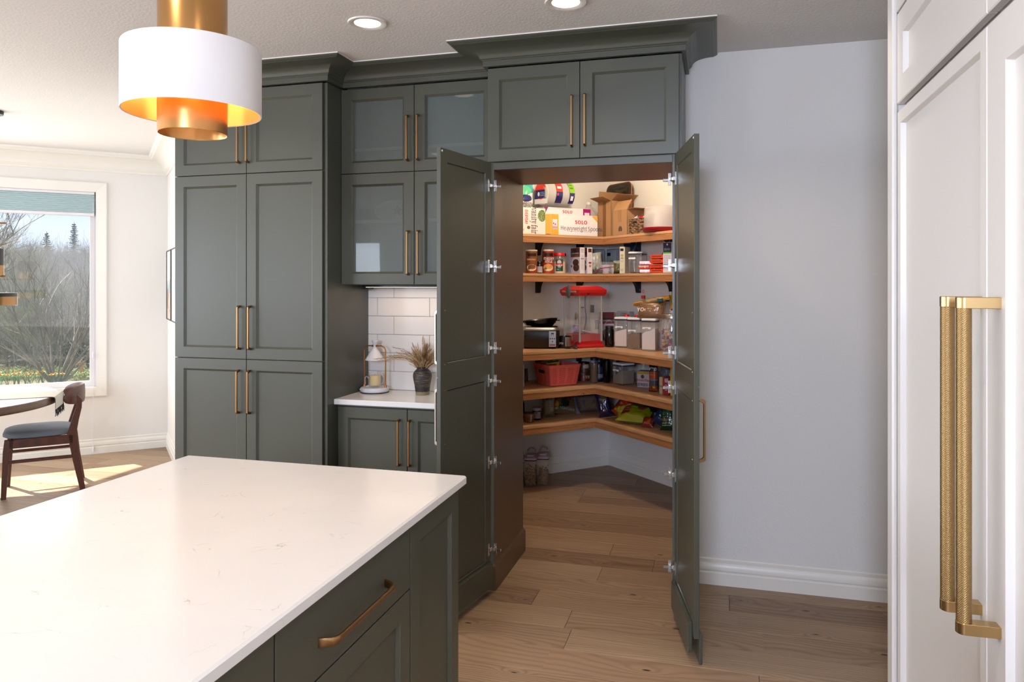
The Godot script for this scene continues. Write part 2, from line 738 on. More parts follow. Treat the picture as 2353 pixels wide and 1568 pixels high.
func build_textures() -> void:
	var peel := noise_tex(0.035, 512, 2, 4)
	var m := paint("wall_white", Color(0.885, 0.875, 0.855), 0.75)
	relief(m, peel, 0.05, 3.2)
	m = paint("ceiling_white", Color(0.86, 0.845, 0.83), 0.8)
	relief(m, peel, 0.07, 3.0)
	paint("white_trim", Color(0.90, 0.885, 0.85), 0.35)
	paint("fridge_white", Color(0.90, 0.885, 0.87), 0.38)
	paint("green", Color(0.292, 0.298, 0.254), 0.36)
	paint("bounce_brown", Color(0.36, 0.285, 0.215), 0.34)  # green paint with warm floor and pantry bounce put into its colour
	paint("gap_dark", Color(0.03, 0.03, 0.028), 0.8)
	paint("brass", Color(0.78, 0.60, 0.38), 0.30, 1.0)
	paint("brass_dark", Color(0.60, 0.46, 0.31), 0.33, 1.0)
	paint("brass_pull", Color(0.74, 0.62, 0.43), 0.28, 1.0)
	paint("nickel", Color(0.80, 0.79, 0.77), 0.25, 1.0)
	paint("steel", Color(0.70, 0.69, 0.67), 0.3, 1.0)
	paint("black_metal", Color(0.02, 0.02, 0.022), 0.45)
	paint("black_plastic", Color(0.022, 0.022, 0.024), 0.25)
	paint("white_plastic", Color(0.88, 0.87, 0.88), 0.4)
	paint("grout", Color(0.72, 0.69, 0.66), 0.9)
	paint("tile", Color(0.90, 0.885, 0.865), 0.16)
	paint("ink_black", Color(0.05, 0.045, 0.05), 0.5)
	paint("ink_red", Color(0.78, 0.08, 0.09), 0.5)
	paint("ink_white", Color(0.93, 0.93, 0.92), 0.5)
	paint("ink_grey", Color(0.34, 0.30, 0.32), 0.5)
	paint("floor_gap", Color(0.20, 0.14, 0.10), 0.9)
	clear("pane", Color(0.95, 1.0, 0.98), 0.04, 0.0)
	clear("clear_plastic", Color(0.92, 0.94, 0.95), 0.045, 0.03)
	clear("clear_glass", Color(0.93, 0.95, 0.95), 0.10, 0.02)
	clear("film", Color(0.95, 0.95, 0.96), 0.16, 0.10)
	# textured cabinet glass: a milky film under a smooth face
	m = paint("cabinet_glass", Color(0.36, 0.40, 0.385, 0.62), 0.5)
	m.transparency = BaseMaterial3D.TRANSPARENCY_ALPHA
	m.clearcoat_enabled = true
	m.clearcoat = 1.0
	m.clearcoat_roughness = 0.02
	m = paint("milky_plastic", Color(0.88, 0.86, 0.85, 0.40), 0.4)
	m.transparency = BaseMaterial3D.TRANSPARENCY_ALPHA
	# floor boards, six of them
	var tones := [
		[Color(0.735, 0.600, 0.462), Color(0.540, 0.405, 0.290), 2], [Color(0.690, 0.548, 0.412), Color(0.480, 0.352, 0.250), 1], [Color(0.770, 0.640, 0.500), Color(0.585, 0.448, 0.325), 0],
		[Color(0.660, 0.520, 0.390), Color(0.470, 0.345, 0.250), 2], [Color(0.750, 0.610, 0.470), Color(0.520, 0.390, 0.275), 1], [Color(0.712, 0.572, 0.436), Color(0.560, 0.425, 0.310), 1],
	]
	for i in 6:
		m = paint("oak_%d" % i, Color(0.91, 0.95, 1.0), 0.42)
		m.albedo_texture = wood_image(768, 112, 11 + i, tones[i][0], tones[i][1], tones[i][2])
		m.metallic_specular = 0.4
	m = paint("alder", Color.WHITE, 0.42)
	m.albedo_texture = wood_image(512, 48, 41, Color(0.70, 0.49, 0.31), Color(0.56, 0.36, 0.21), 2, 6.0)
	m.uv1_scale = Vector3(0.7, 9.0, 1)
	m = paint("maple", Color(1, 1, 1), 0.4)
	m.albedo_texture = wood_image(512, 64, 47, Color(0.80, 0.63, 0.45), Color(0.70, 0.52, 0.36), 0, 6.0)
	m.uv1_scale = Vector3(0.6, 2.0, 1)
	m = paint("walnut", Color(1, 1, 1), 0.38)
	m.albedo_texture = wood_image(256, 48, 53, Color(0.36, 0.19, 0.11), Color(0.24, 0.115, 0.065), 0, 5.0)
	m.uv1_scale = Vector3(3.0, 6.0, 1)
	m = paint("table_oak", Color(1, 1, 1), 0.30)
	m.albedo_texture = wood_image(512, 64, 59, Color(0.42, 0.30, 0.21), Color(0.26, 0.18, 0.13), 1, 6.0)
	m.uv1_scale = Vector3(0.9, 4.0, 1)
	# engineered stone
	var im := Image.create(1024, 1024, false, Image.FORMAT_RGB8)
	var f := FastNoiseLite.new()
	f.seed = 21
	f.frequency = 0.0035
	f.fractal_octaves = 5
	var f2 := FastNoiseLite.new()
	f2.seed = 77
	f2.frequency = 0.008
	for y in 1024:
		for x in 1024:
			var q := absf(f.get_noise_2d(x, y * 1.3))
			var vein := maxf(0.0, 1.0 - q / 0.012) * clampf(f2.get_noise_2d(x, y) * 2.2 - 0.25, 0.0, 1.0)
			var haze := f2.get_noise_2d(x * 0.35 + 300.0, y * 0.35) * 0.012
			var c := 0.905 + haze
			im.set_pixel(x, y, Color(c, c - 0.006, c - 0.016).lerp(Color(0.60, 0.55, 0.52), vein * 0.55))
	m = paint("quartz", Color(1, 1, 1), 0.17)
	m.albedo_texture = ImageTexture.create_from_image(im)
	m.uv1_scale = Vector3(0.85, 0.85, 1)
	# knurled grip of the big pulls: fine rings cut by a helix
	im = Image.create(64, 64, false, Image.FORMAT_RGB8)
	for y in 64:
		for x in 64:
			var s := 0.5 + 0.25 * sin(TAU * y / 8.0) + 0.25 * sin(TAU * (x + y * 0.5) / 8.0)
			im.set_pixel(x, y, Color(s, s, s))
	m = paint("knurled", Color(0.66, 0.54, 0.36), 0.36, 1.0)
	m.heightmap_enabled = true
	m.heightmap_texture = ImageTexture.create_from_image(im)
	m.heightmap_scale = 0.05
	m.uv1_scale = Vector3(3, 36, 1)


# ---------------------------------------------------------------- room shell

func slab(k: Mk, p0: Vector2, p1: Vector2, y0: float, y1: float, thick: float) -> void:
	var d := (p1 - p0).normalized()
	k.x = Transform3D(Basis(Vector3(d.x, 0, d.y), Vector3.UP, Vector3(-d.y, 0, d.x)), Vector3(p0.x, 0, p0.y))
	var l := p0.distance_to(p1)
	k.box(Vector3(l * 0.5, (y0 + y1) * 0.5, -thick * 0.5), Vector3(l, y1 - y0, thick))
	k.x = Transform3D.IDENTITY


const BASEBOARD := [Vector2(0.016, 0.0), Vector2(0.016, 0.060), Vector2(0.010, 0.066), Vector2(0.010, 0.071), Vector2(0.0145, 0.075), Vector2(0.0145, 0.094), Vector2(0.009, 0.106), Vector2(0.0055, 0.112), Vector2(0.0055, 0.128), Vector2(0.0, 0.134)]


func build_room() -> void:
	build_floor()
	var k := Mk.new()
	k.box(Vector3(-2.9, CEIL + 0.06, -1.6), Vector3(9.4, 0.12, 10.4))
	struct("ceiling", k, mat("ceiling_white"))
	# kitchen side of the wall behind the cabinets, with the way into the pantry left open
	k = Mk.new()
	slab(k, Vector2(-3.30, -4.06), Vector2(-1.12, -4.06), -0.02, CEIL, 0.085)
	slab(k, Vector2(-1.12, -4.06), Vector2(-0.195, -4.06), 2.135, CEIL, 0.085)
	var back := struct("wall_back", k, mat("wall_white"))
	k = Mk.new()
	k.box(Vector3(-1.577, 1.2275, -4.0575), Vector3(0.914, 0.625, 0.005))
	part("grout", k, mat("grout"), back)
	var row := 0
	var y := 0.9155
	while y < 1.53:
		var h := 0.1095
		var x := -2.034 - 0.335 + (0.064 if row % 2 == 0 else 0.171) - (0.335 if row % 2 else 0.0)
		while x < -1.12:
			var x0 := maxf(x, -2.034)
			var x1 := minf(x + 0.335, -1.12)
			if x1 - x0 > 0.012:
				k = Mk.new()
				k.box(Vector3.ZERO, Vector3(x1 - x0 - 0.003, minf(h, 1.54 - y) - 0.003, 0.008), 0.0014)
				part("tile", k, mat("tile"), back, Vector3((x0 + x1) * 0.5, y + minf(h, 1.54 - y) * 0.5, -4.0535))
			x += 0.335
		y += h
		row += 1
	k = Mk.new()
	slab(k, Vector2(-0.195, -3.95), Vector2(1.45, -3.95), -0.02, CEIL, 0.195)
	struct("wall_right_of_pantry", k, mat("wall_white"))
	k = Mk.new()
	k.mould([Vector2(-0.170, -3.95), Vector2(1.45, -3.95)], BASEBOARD)
	struct("baseboard_right_of_pantry", k, mat("white_trim"))
	# the rest of the shell, behind and beside the camera
	k = Mk.new()
	slab(k, Vector2(1.45, -4.1), Vector2(1.45, 3.3), -0.02, CEIL, 0.12)
	struct("wall_east", k, mat("wall_white"))
	k = Mk.new()
	slab(k, Vector2(1.5, 3.2), Vector2(0.2, 3.2), -0.02, CEIL, 0.12)
	slab(k, Vector2(0.2, 3.2), Vector2(-0.9, 3.2), -0.02, 1.66, 0.12)
	slab(k, Vector2(0.2, 3.2), Vector2(-0.9, 3.2), 2.54, CEIL, 0.12)
	slab(k, Vector2(-0.9, 3.2), Vector2(-5.1, 3.2), -0.02, CEIL, 0.12)
	slab(k, Vector2(-5.1, 3.2), Vector2(-6.7, 3.2), -0.02, 0.85, 0.12)
	slab(k, Vector2(-5.1, 3.2), Vector2(-6.7, 3.2), 2.25, CEIL, 0.12)
	slab(k, Vector2(-6.7, 3.2), Vector2(-7.0, 3.2), -0.02, CEIL, 0.12)
	struct("wall_south", k, mat("wall_white"))
	k = Mk.new()
	slab(k, Vector2(-6.9, 3.3), Vector2(-6.9, 1.45), -0.02, CEIL, 0.12)
	slab(k, Vector2(-6.9, 1.45), Vector2(-6.9, -1.05), -0.02, 0.65, 0.12)
	slab(k, Vector2(-6.9, 1.45), Vector2(-6.9, -1.05), 2.35, CEIL, 0.12)
	slab(k, Vector2(-6.9, -1.05), Vector2(-6.9, -1.65), -0.02, CEIL, 0.12)
	slab(k, Vector2(-6.9, -1.65), Vector2(-6.9, -3.6), -0.02, 0.3, 0.12)
	slab(k, Vector2(-6.9, -1.65), Vector2(-6.9, -3.6), 2.4, CEIL, 0.12)
	slab(k, Vector2(-6.9, -3.6), Vector2(-6.9, -4.15), -0.02, CEIL, 0.12)
	struct("wall_west", k, mat("wall_white"))
	plain_window("window_2", Vector2(-5.1, 3.2), Vector2(-6.7, 3.2), 0.85, 2.25)
	plain_window("added_window_3", Vector2(0.2, 3.2), Vector2(-0.9, 3.2), 1.66, 2.54)  # added window, unseen, put in to carry the flash-like light
	plain_window("window_5", Vector2(-6.9, -1.65), Vector2(-6.9, -3.6), 0.3, 2.4)
	plain_window("window_4", Vector2(-6.9, 1.45), Vector2(-6.9, -1.05), 0.65, 2.35)


func plain_window(called: String, p0: Vector2, p1: Vector2, y0: float, y1: float) -> Node3D:
	var o := Node3D.new()
	o.name = called
	add_child(o)
	o.set_meta("kind", "structure")
	var d := (p1 - p0).normalized()
	var w := p0.distance_to(p1)
	o.transform = Transform3D(Basis(Vector3(d.x, 0, d.y), Vector3.UP, Vector3(-d.y, 0, d.x)), Vector3((p0.x + p1.x) * 0.5, (y0 + y1) * 0.5, (p0.y + p1.y) * 0.5))
	var k := Mk.new()
	k.ring(w, y1 - y0, [Vector2(-0.09, 0.0), Vector2(-0.09, 0.016), Vector2(-0.082, 0.02), Vector2(-0.012, 0.014), Vector2(0.0, 0.012), Vector2(0.0, -0.055)])
	part("casing", k, mat("white_trim"), o)
	k = Mk.new()
	k.ring(w, y1 - y0, [Vector2(0.0, -0.05), Vector2(0.045, -0.05), Vector2(0.05, -0.055), Vector2(0.05, -0.08), Vector2(0.0, -0.09)])
	part("window_frame", k, mat("white_plastic"), o)
	k = Mk.new()
	k.box(Vector3(0, 0, -0.072), Vector3(w - 0.09, y1 - y0 - 0.09, 0.004))
	part("pane", k, mat("pane"), o)
	return o


func build_floor() -> void:
	var k := Mk.new()
	k.box(Vector3(-2.75, -0.045, -1.55), Vector3(8.6, 0.06, 10.0))
	var fl := struct("floor", k, mat("floor_gap"))
	k = Mk.new()
	k.box(Vector3(-2.75, -0.008, 1.32), Vector3(8.4, 0.016, 3.84))
	var rest := part("boarding", k, mat("oak_1"), fl)
	rest.set_meta("kind", "stuff")
	for i in 6:
		(mat("oak_%d" % i) as StandardMaterial3D).uv1_scale = Vector3(1.0 / 1.9, 1.0 / 0.19, 1)
	var r := RandomNumberGenerator.new()
	r.seed = 4
	var z := -6.30
	var pitch := 0.19
	while z < -0.61:
		var spans := [[-6.88, 1.43]]
		if z < -4.24:
			var zm := z + 0.19
			spans = [[-7.25 - zm, zm + 5.43]]
			if z > -5.95:
				spans.append([-(10.97 + zm), zm + 0.85])
		elif z < -4.04:
			spans = [[-6.7, -3.2], [-3.1, 1.2]]
		for s in spans:
			var x: float = s[0]
			var first := true
			while x < s[1] - 0.02:
				var l := r.randf_range(0.4, 1.5) if first else r.randf_range(1.35, 1.95)
				first = false
				var x1 := minf(x + l, s[1])
				if s[1] - x1 < 0.3:
					x1 = s[1]
				k = Mk.new()
				k.box(Vector3(0, 0, 0.095), Vector3(x1 - x - 0.0012, 0.014, pitch - 0.0012), 0.0012)
				var flip := r.randf() < 0.5
				var o := part("plank", k, mat("oak_%d" % r.randi_range(0, 5)), fl, Vector3((x + x1) * 0.5, -0.007 - (0.0003 if r.randf() < 0.5 else 0.0), z))
				if flip:
					o.rotation.y = PI
					o.position.z = z + 0.19
				x = x1
		z += pitch


const WIN_A := Vector2(-6.543, -4.418)  # jambs of the nook window, on the wall
const WIN_B := Vector2(-5.479, -5.482)
const NOOK_CORNER := Vector2(-5.058, -5.903)


func build_nook_wall_and_window() -> void:
	var far := Vector2(-6.96, -4.001)
	var k := Mk.new()
	slab(k, far, WIN_A, -0.02, CEIL, 0.14)
	slab(k, WIN_A, WIN_B, -0.02, 0.611, 0.14)
	slab(k, WIN_A, WIN_B, 2.386, CEIL, 0.14)
	slab(k, WIN_B, NOOK_CORNER + Vector2(HALF, -HALF) * 0.1, -0.02, CEIL, 0.14)
	struct("wall_nook_window", k, mat("wall_white"))
	k = Mk.new()
	slab(k, NOOK_CORNER - Vector2(HALF, HALF) * 0.1, Vector2(-3.205, -4.05), -0.02, CEIL, 0.06)
	struct("wall_nook_side", k, mat("wall_white"))
	k = Mk.new()
	k.mould([far, NOOK_CORNER, Vector2(-3.25, -4.095)], BASEBOARD)
	struct("baseboard_nook", k, mat("white_trim"))
	var crown := [Vector2(0.0, 2.575), Vector2(0.012, 2.575), Vector2(0.016, 2.590), Vector2(0.030, 2.600), Vector2(0.034, 2.606)]
	for i in 9:
		var a := PI * 0.5 * i / 8.0
		crown.append(Vector2(0.040 + 0.105 * (1.0 - cos(a)), 2.612 + 0.088 * sin(a)))
	crown.append_array([Vector2(0.150, 2.704), Vector2(0.152, 2.712), Vector2(0.164, 2.716), Vector2(0.170, 2.722), Vector2(0.172, CEIL)])
	k = Mk.new()
	k.mould([far, NOOK_CORNER, Vector2(-3.25, -4.095)], crown)
	struct("trim_nook_crown", k, mat("white_trim"))
	var win := plain_window("window_1", WIN_A, WIN_B, 0.611, 2.386)
	# cellular shade drawn up under the head
	var t := thing("cellular_shade", "pale blue cellular shade drawn up at the top of the nook window", "window shade")
	t.transform = win.transform * pos(0, 0, -0.025)
	var w := WIN_A.distance_to(WIN_B) - 0.02
	var cloth := paint("shade_cloth", Color(0.80, 0.87, 0.88), 0.8)
	cloth.backlight_enabled = true
	cloth.backlight = Color(0.62, 0.72, 0.74)
	var top := 1.775 * 0.5
	k = Mk.new()
	k.box(Vector3(0, top - 0.012, 0), Vector3(w, 0.024, 0.036), 0.003)
	part("head_rail", k, mat("white_plastic"), t)
	for i in 9:
		k = Mk.new()
		var y1 := top - 0.024 - i * 0.0185
		var pr := PackedVector2Array([Vector2(-0.004, y1 - 0.0185), Vector2(0.004, y1 - 0.0185), Vector2(0.016, y1 - 0.00925), Vector2(0.004, y1), Vector2(-0.004, y1), Vector2(-0.016, y1 - 0.00925)])
		k.x = Transform3D(Basis(Vector3(0, 0, 1), Vector3.UP, Vector3(-1, 0, 0)), Vector3.ZERO)
		k.prism(pr, -w * 0.5, w * 0.5)
		part("pleat", k, cloth, t)
	k = Mk.new()
	k.box(Vector3(0, top - 0.205, 0), Vector3(w, 0.028, 0.03), 0.004)
	part("bottom_rail", k, mat("white_plastic"), t)
	# lift cord with its tassel, hanging beside the frame
	t = thing("blind_cord", "thin white lift cord with tassel hanging beside the nook window", "cord", Vector3(WIN_B.x, 0, WIN_B.y) + Vector3(-HALF, 0, HALF) * 0.02 + Vector3(HALF, 0, HALF) * 0.022)
	k = Mk.new()
	k.tube([Vector3(0, 0.07, 0), Vector3(0.0, 2.30, 0)], 0.0016, 0.0016, 5)
	part("cord", k, mat("white_plastic"), t)
	k = Mk.new()
	k.lathe([Vector2(0.0005, 0.02), Vector2(0.007, 0.022), Vector2(0.009, 0.05), Vector2(0.005, 0.072), Vector2(0.0005, 0.075)], 10)
	part("tassel", k, mat("white_plastic"), t)
	k = Mk.new()
	k.box(Vector3(0, 0.90, 0.002), Vector3(0.014, 0.05, 0.014), 0.003)
	part("cord_cleat", k, mat("white_plastic"), t)


func build_nook_pictures() -> void:
	# two unglazed prints side by side on the short nook wall, seen almost edge-on
	var print_a := print_tex(96, 160, Color(0.93, 0.93, 0.93), [["e", 0.45, 0.25, 0.2, 0.3, Color(0.90, 0.82, 0.74)], ["e", 0.0, 0.42, 0.5, 0.35, Color(0.66, 0.74, 0.74)], ["e", 0.5, 0.40, 0.6, 0.3, Color(0.60, 0.68, 0.70)], ["e", -0.1, 0.55, 0.6, 0.35, Color(0.62, 0.53, 0.50)], ["e", 0.3, 0.62, 0.8, 0.4, Color(0.85, 0.75, 0.66)], ["e", -0.1, 0.85, 0.5, 0.3, Color(0.72, 0.66, 0.64)], ["e", 0.42, 0.80, 0.08, 0.05, Color(0.2, 0.22, 0.24)], ["e", 0.55, 0.86, 0.08, 0.04, Color(0.2, 0.22, 0.24)]])
	var print_b := print_tex(96, 160, Color(0.93, 0.93, 0.94), [["t", 0.15, 0.25, 0.1, 0.5, Color(0.55, 0.58, 0.62), 30], ["e", 0.3, 0.35, 0.5, 0.3, Color(0.75, 0.76, 0.78)]])
	for i in 2:
		var s: float = 0.19 + 0.21 + i * 0.47
		var p := NOOK_CORNER + Vector2(HALF, HALF) * s
		var t := thing("framed_print", ["thin-framed abstract print in pale earth tones on the short nook wall", "thin-framed pale print hanging nearest the edge of the tall green cabinet"][i], "picture", Vector3(p.x, 1.538, p.y), -PI / 4)
		var k := Mk.new()
		k.ring(0.42, 0.632, [Vector2(0.0, 0.001), Vector2(0.0, 0.024), Vector2(0.002, 0.026), Vector2(0.008, 0.026), Vector2(0.010, 0.018)])
		part("frame", k, hue(0.23, 0.19, 0.17, 0.4), t)
		k = Mk.new()
		k.box(Vector3(0, 0, 0.010), Vector3(0.405, 0.617, 0.016))
		k.quad(Vector3(-0.2, -0.306, 0.0185), Vector3(0.2, -0.306, 0.0185), Vector3(0.2, 0.306, 0.0185), Vector3(-0.2, 0.306, 0.0185))
		part("print", k, printed([print_a, print_b][i]), t)


# ---------------------------------------------------------------- cabinets

# A slim pull: bar with two feet, running along local y, standing out along +z.
func pull_mesh(length: float) -> ArrayMesh:
	var key := "pull %.3f" % length
	if not mats.has(key):
		var k := Mk.new()
		var h := length * 0.5
		var out := 0.031
		var p := PackedVector2Array()  # side view: x is out from the door, y along
		var outer := [Vector2(0.0, -h), Vector2(0.012, -h + 0.0005), Vector2(0.024, -h + 0.003), Vector2(out, -h + 0.009)]
		var inner := [Vector2(out - 0.008, -h + 0.022), Vector2(0.017, -h + 0.015), Vector2(0.008, -h + 0.0125), Vector2(0.0, -h + 0.012)]
		for q in outer:
			p.append(q)
		for i in range(3, -1, -1):
			p.append(Vector2(outer[i].x, -outer[i].y))
		for i in range(3, -1, -1):
			p.append(Vector2(inner[i].x, -inner[i].y))
		for q in inner:
			p.append(q)
		k.x = Transform3D(Basis(Vector3(0, 0, 1), Vector3.UP, Vector3(-1, 0, 0)), Vector3.ZERO)
		k.prism(p, -0.0055, 0.0055, 0.0014)
		mats[key] = k.mesh()
	return mats[key]


func pull(parent: Node3D, x: Transform3D, length: float, m := "brass_dark") -> void:
	part_of("handle", pull_mesh(length), mat(m), parent, x)


const DOOR_FRONT := [Vector2(0.0, -0.021), Vector2(0.0, -0.0015), Vector2(0.0015, 0.0)]


# Five-piece door facing +z; x and y are the outer bounds, zf its face.
func door(cab: Node3D, x0: float, x1: float, y0: float, y1: float, zf: float, pull_x := 0.0, pull_y := 0.0, pull_len := 0.0, glass := false, called := "door", fw := 0.059) -> MeshInstance3D:
	var k := Mk.new()
	var w := x1 - x0
	var h := y1 - y0
	k.ring(w, h, [Vector2(fw + 0.012, -0.021), Vector2(0.0, -0.021), Vector2(0.0, -0.0015), Vector2(0.0015, 0.0), Vector2(fw, 0.0), Vector2(fw + 0.0025, -0.0025), Vector2(fw + 0.011, -0.0095), Vector2(fw + 0.012, -0.021)])
	var d := part(called, k, mat("green"), cab, Vector3((x0 + x1) * 0.5, (y0 + y1) * 0.5, zf))
	k = Mk.new()
	k.box(Vector3(0, 0, -0.0135), Vector3(w - 2 * fw - 0.02, h - 2 * fw - 0.02, 0.006 if not glass else 0.004))
	part("glass_panel" if glass else "panel", k, mat("cabinet_glass" if glass else "green"), d)
	if pull_len > 0.0:
		pull(d, pos(pull_x - (x0 + x1) * 0.5, pull_y - (y0 + y1) * 0.5, 0.0), pull_len)
	return d


const CROWN := [Vector2(0.0, 2.634), Vector2(0.019, 2.634), Vector2(0.0195, 2.6345), Vector2(0.0195, 2.660), Vector2(0.025, 2.664), Vector2(0.025, 2.667), Vector2(0.031, 2.670), Vector2(0.033, 2.674)]


func crown(cab: Node3D, path: Array, reach := 0.150) -> void:
	var prof := CROWN.duplicate()
	var c0 := Vector2(0.034, 2.676)
	var c1 := Vector2(reach - 0.018, 2.715)
	for i in 9:
		var a := PI * 0.5 * i / 8.0
		prof.append(Vector2(lerpf(c0.x, c1.x, 1.0 - cos(a)), lerpf(c0.y, c1.y, sin(a))))
	prof.append_array([Vector2(reach - 0.015, 2.7175), Vector2(reach - 0.007, 2.720), Vector2(reach, 2.725), Vector2(reach, 2.7305)])
	var k := Mk.new()
	k.mould(path, prof)
	part("crown", k, mat("green"), cab)
	k = Mk.new()
	k.mould(path, [Vector2(reach - 0.01, 2.7300), Vector2(reach + 0.001, 2.7302), Vector2(reach + 0.001, CEIL + 0.001)])
	part("caulk_line", k, mat("white_trim"), cab)


func build_tall_cabinet() -> void:
	var t := thing("tall_cabinet", "floor-to-ceiling dark green cabinet with six panelled doors at the nook end", "cabinet", Vector3.ZERO)
	var z := -3.55
	var k := Mk.new()
	k.box(Vector3(-2.520, 1.345, -3.815), Vector3(0.944, 2.570, 0.485), 0.001)
	k.box(Vector3(-2.520, 0.05, -3.85), Vector3(0.944, 0.10, 0.40))
	part("body", k, mat("green"), t)
	k = Mk.new()
	k.box(Vector3(-2.038, 1.345, -3.812), Vector3(0.018, 2.57, 0.49), 0.001)
	part("end_panel", k, mat("green"), t)
	door(t, -2.992, -2.5225, 2.159, 2.627, z, -2.562, 2.335, 0.245)
	door(t, -2.5195, -2.0505, 2.159, 2.627, z, -2.505, 2.335, 0.245)
	door(t, -2.992, -2.5225, 1.129, 2.1555, z, -2.560, 1.303, 0.247)
	door(t, -2.5195, -2.0505, 1.129, 2.1555, z, -2.492, 1.303, 0.247)
	door(t, -2.992, -2.5225, 0.11, 1.1255, z, -2.566, 0.948, 0.245)
	door(t, -2.5195, -2.0505, 0.11, 1.1255, z, -2.496, 0.948, 0.245)
	crown(t, [Vector2(-2.996, -4.05), Vector2(-2.996, -3.556), Vector2(-2.030, -3.556), Vector2(-2.030, -3.755)])


func build_glass_cabinet() -> void:
	var t := thing("wall_cabinet", "dark green wall cabinet with four frosted glass doors above the white tiles", "cabinet")
	var z := -3.718
	var inside := hue(0.55, 0.55, 0.52, 0.6)
	var k := Mk.new()
	k.box(Vector3(-2.020, 2.085, -3.895), Vector3(0.018, 1.09, 0.312))
	k.box(Vector3(-1.131, 2.085, -3.895), Vector3(0.018, 1.09, 0.312))
	k.box(Vector3(-1.577, 1.549, -3.895), Vector3(0.868, 0.018, 0.312))
	k.box(Vector3(-1.577, 2.155, -3.895), Vector3(0.868, 0.022, 0.312))
	k.box(Vector3(-1.577, 2.622, -3.895), Vector3(0.868, 0.018, 0.312))
	k.box(Vector3(-1.5905, 2.085, -3.745), Vector3(0.035, 1.06, 0.010))
	part("body", k, mat("green"), t)
	k = Mk.new()
	k.box(Vector3(-1.577, 2.085, -4.044), Vector3(0.866, 1.05, 0.010))
	part("back_panel", k, inside, t)
	for y in [1.895, 2.298]:
		k = Mk.new()
		k.box(Vector3(-1.577, y, -3.905), Vector3(0.866, 0.019, 0.262), 0.001)
		part("shelf", k, hue(0.86, 0.86, 0.82, 0.5), t)
	door(t, -2.028, -1.5920, 2.158, 2.6255, z, -1.625, 2.3365, 0.252, true)
	door(t, -1.5890, -1.1300, 2.158, 2.6255, z, -1.564, 2.3365, 0.252, true)
	door(t, -2.028, -1.5920, 1.5425, 2.1545, z, -1.622, 1.714, 0.245, true)
	door(t, -1.5890, -1.1300, 1.5425, 2.1545, z, -1.561, 1.714, 0.245, true)
	crown(t, [Vector2(-2.030, -3.724), Vector2(-1.120, -3.724)], 0.148)
	# platter leaning on the lower shelf, dimly seen through the glass
	var p := thing("platter", "pale oval platter with a red star, dimly seen behind frosted glass", "platter", Vector3(-1.795, 1.905, -3.93))
	k = Mk.new()
	k.x = Transform3D(Basis.from_euler(Vector3(deg_to_rad(80), 0, 0)), Vector3(0, 0.062, 0))
	k.lathe([Vector2(0.0005, 0.0), Vector2(0.05, 0.0), Vector2(0.062, 0.012), Vector2(0.058, 0.014), Vector2(0.048, 0.004), Vector2(0.0005, 0.004)], 32, false, Vector2(2.1, 1.0))
	part("dish", k, hue(0.93, 0.88, 0.76, 0.4), p)
	k = Mk.new()
	var star := PackedVector2Array()
	for i in 10:
		var a := PI * 0.5 + TAU * i / 10.0
		star.append(Vector2(cos(a), sin(a)) * (0.034 if i % 2 == 0 else 0.014))
	k.x = Transform3D(Basis.from_euler(Vector3(deg_to_rad(-10), 0, 0)), Vector3(0.01, 0.062, 0.004))
	k.prism(star, 0.0, 0.006)
	part("star", k, hue(0.72, 0.12, 0.16), p)
	var b := thing("serving_bowl", "blue and white bowl dimly seen behind the glass door by the pantry", "bowl", Vector3(-1.30, 1.56, -3.88))
	k = Mk.new()
	k.lathe([Vector2(0.0005, 0.0), Vector2(0.035, 0.0), Vector2(0.075, 0.05), Vector2(0.085, 0.10), Vector2(0.081, 0.10), Vector2(0.07, 0.05), Vector2(0.0005, 0.008)], 24)
	part("bowl", k, hue(0.60, 0.75, 0.84, 0.3), b)
	k = Mk.new()
	k.lathe([Vector2(0.0853, 0.085), Vector2(0.0862, 0.092), Vector2(0.0862, 0.1005), Vector2(0.0815, 0.1012)], 24)
	part("rim", k, hue(0.92, 0.93, 0.94, 0.3), b)
	# fittings under the cabinet
	var s := thing("under_cabinet_light", "slim light strip under the frosted glass wall cabinet", "light", Vector3(-1.577, 1.5395, -3.90))
	k = Mk.new()
	k.box(Vector3(0, -0.006, 0), Vector3(0.80, 0.012, 0.022), 0.002)
	part("housing", k, mat("black_plastic"), s)
	k = Mk.new()
	k.box(Vector3(0, -0.0125, 0), Vector3(0.78, 0.002, 0.014))
	var glow := StandardMaterial3D.new()
	glow.albedo_color = Color(0.9, 0.9, 0.9)
	glow.emission_enabled = true
	glow.emission = Color(1.0, 0.90, 0.78)
	glow.emission_energy_multiplier = 3.0
	part("diffuser", k, glow, s)
	var l := AreaLight3D.new()
	l.name = "strip_lamp"
	s.add_child(l)
	l.position = Vector3(0, -0.015, 0)
	l.rotation = Vector3(-PI / 2, 0, 0)
	l.area_size = Vector2(0.78, 0.014)
	l.light_energy = 0.11
	l.light_color = Color(1.0, 0.87, 0.74)
	l.area_range = 6.0
	l.shadow_enabled = true
	var u := thing("outlet_strip", "small dark outlet box fixed under the wall cabinet by the tall end", "outlet", Vector3(-1.985, 1.5395, -3.95))
	k = Mk.new()
	k.box(Vector3(0, -0.012, 0), Vector3(0.055, 0.024, 0.06), 0.004)
	part("box", k, hue(0.16, 0.14, 0.12), u)
	k = Mk.new()
	k.box(Vector3(0.0, -0.012, 0.0305), Vector3(0.03, 0.014, 0.002))
	part("face_plate", k, mat("black_plastic"), u)


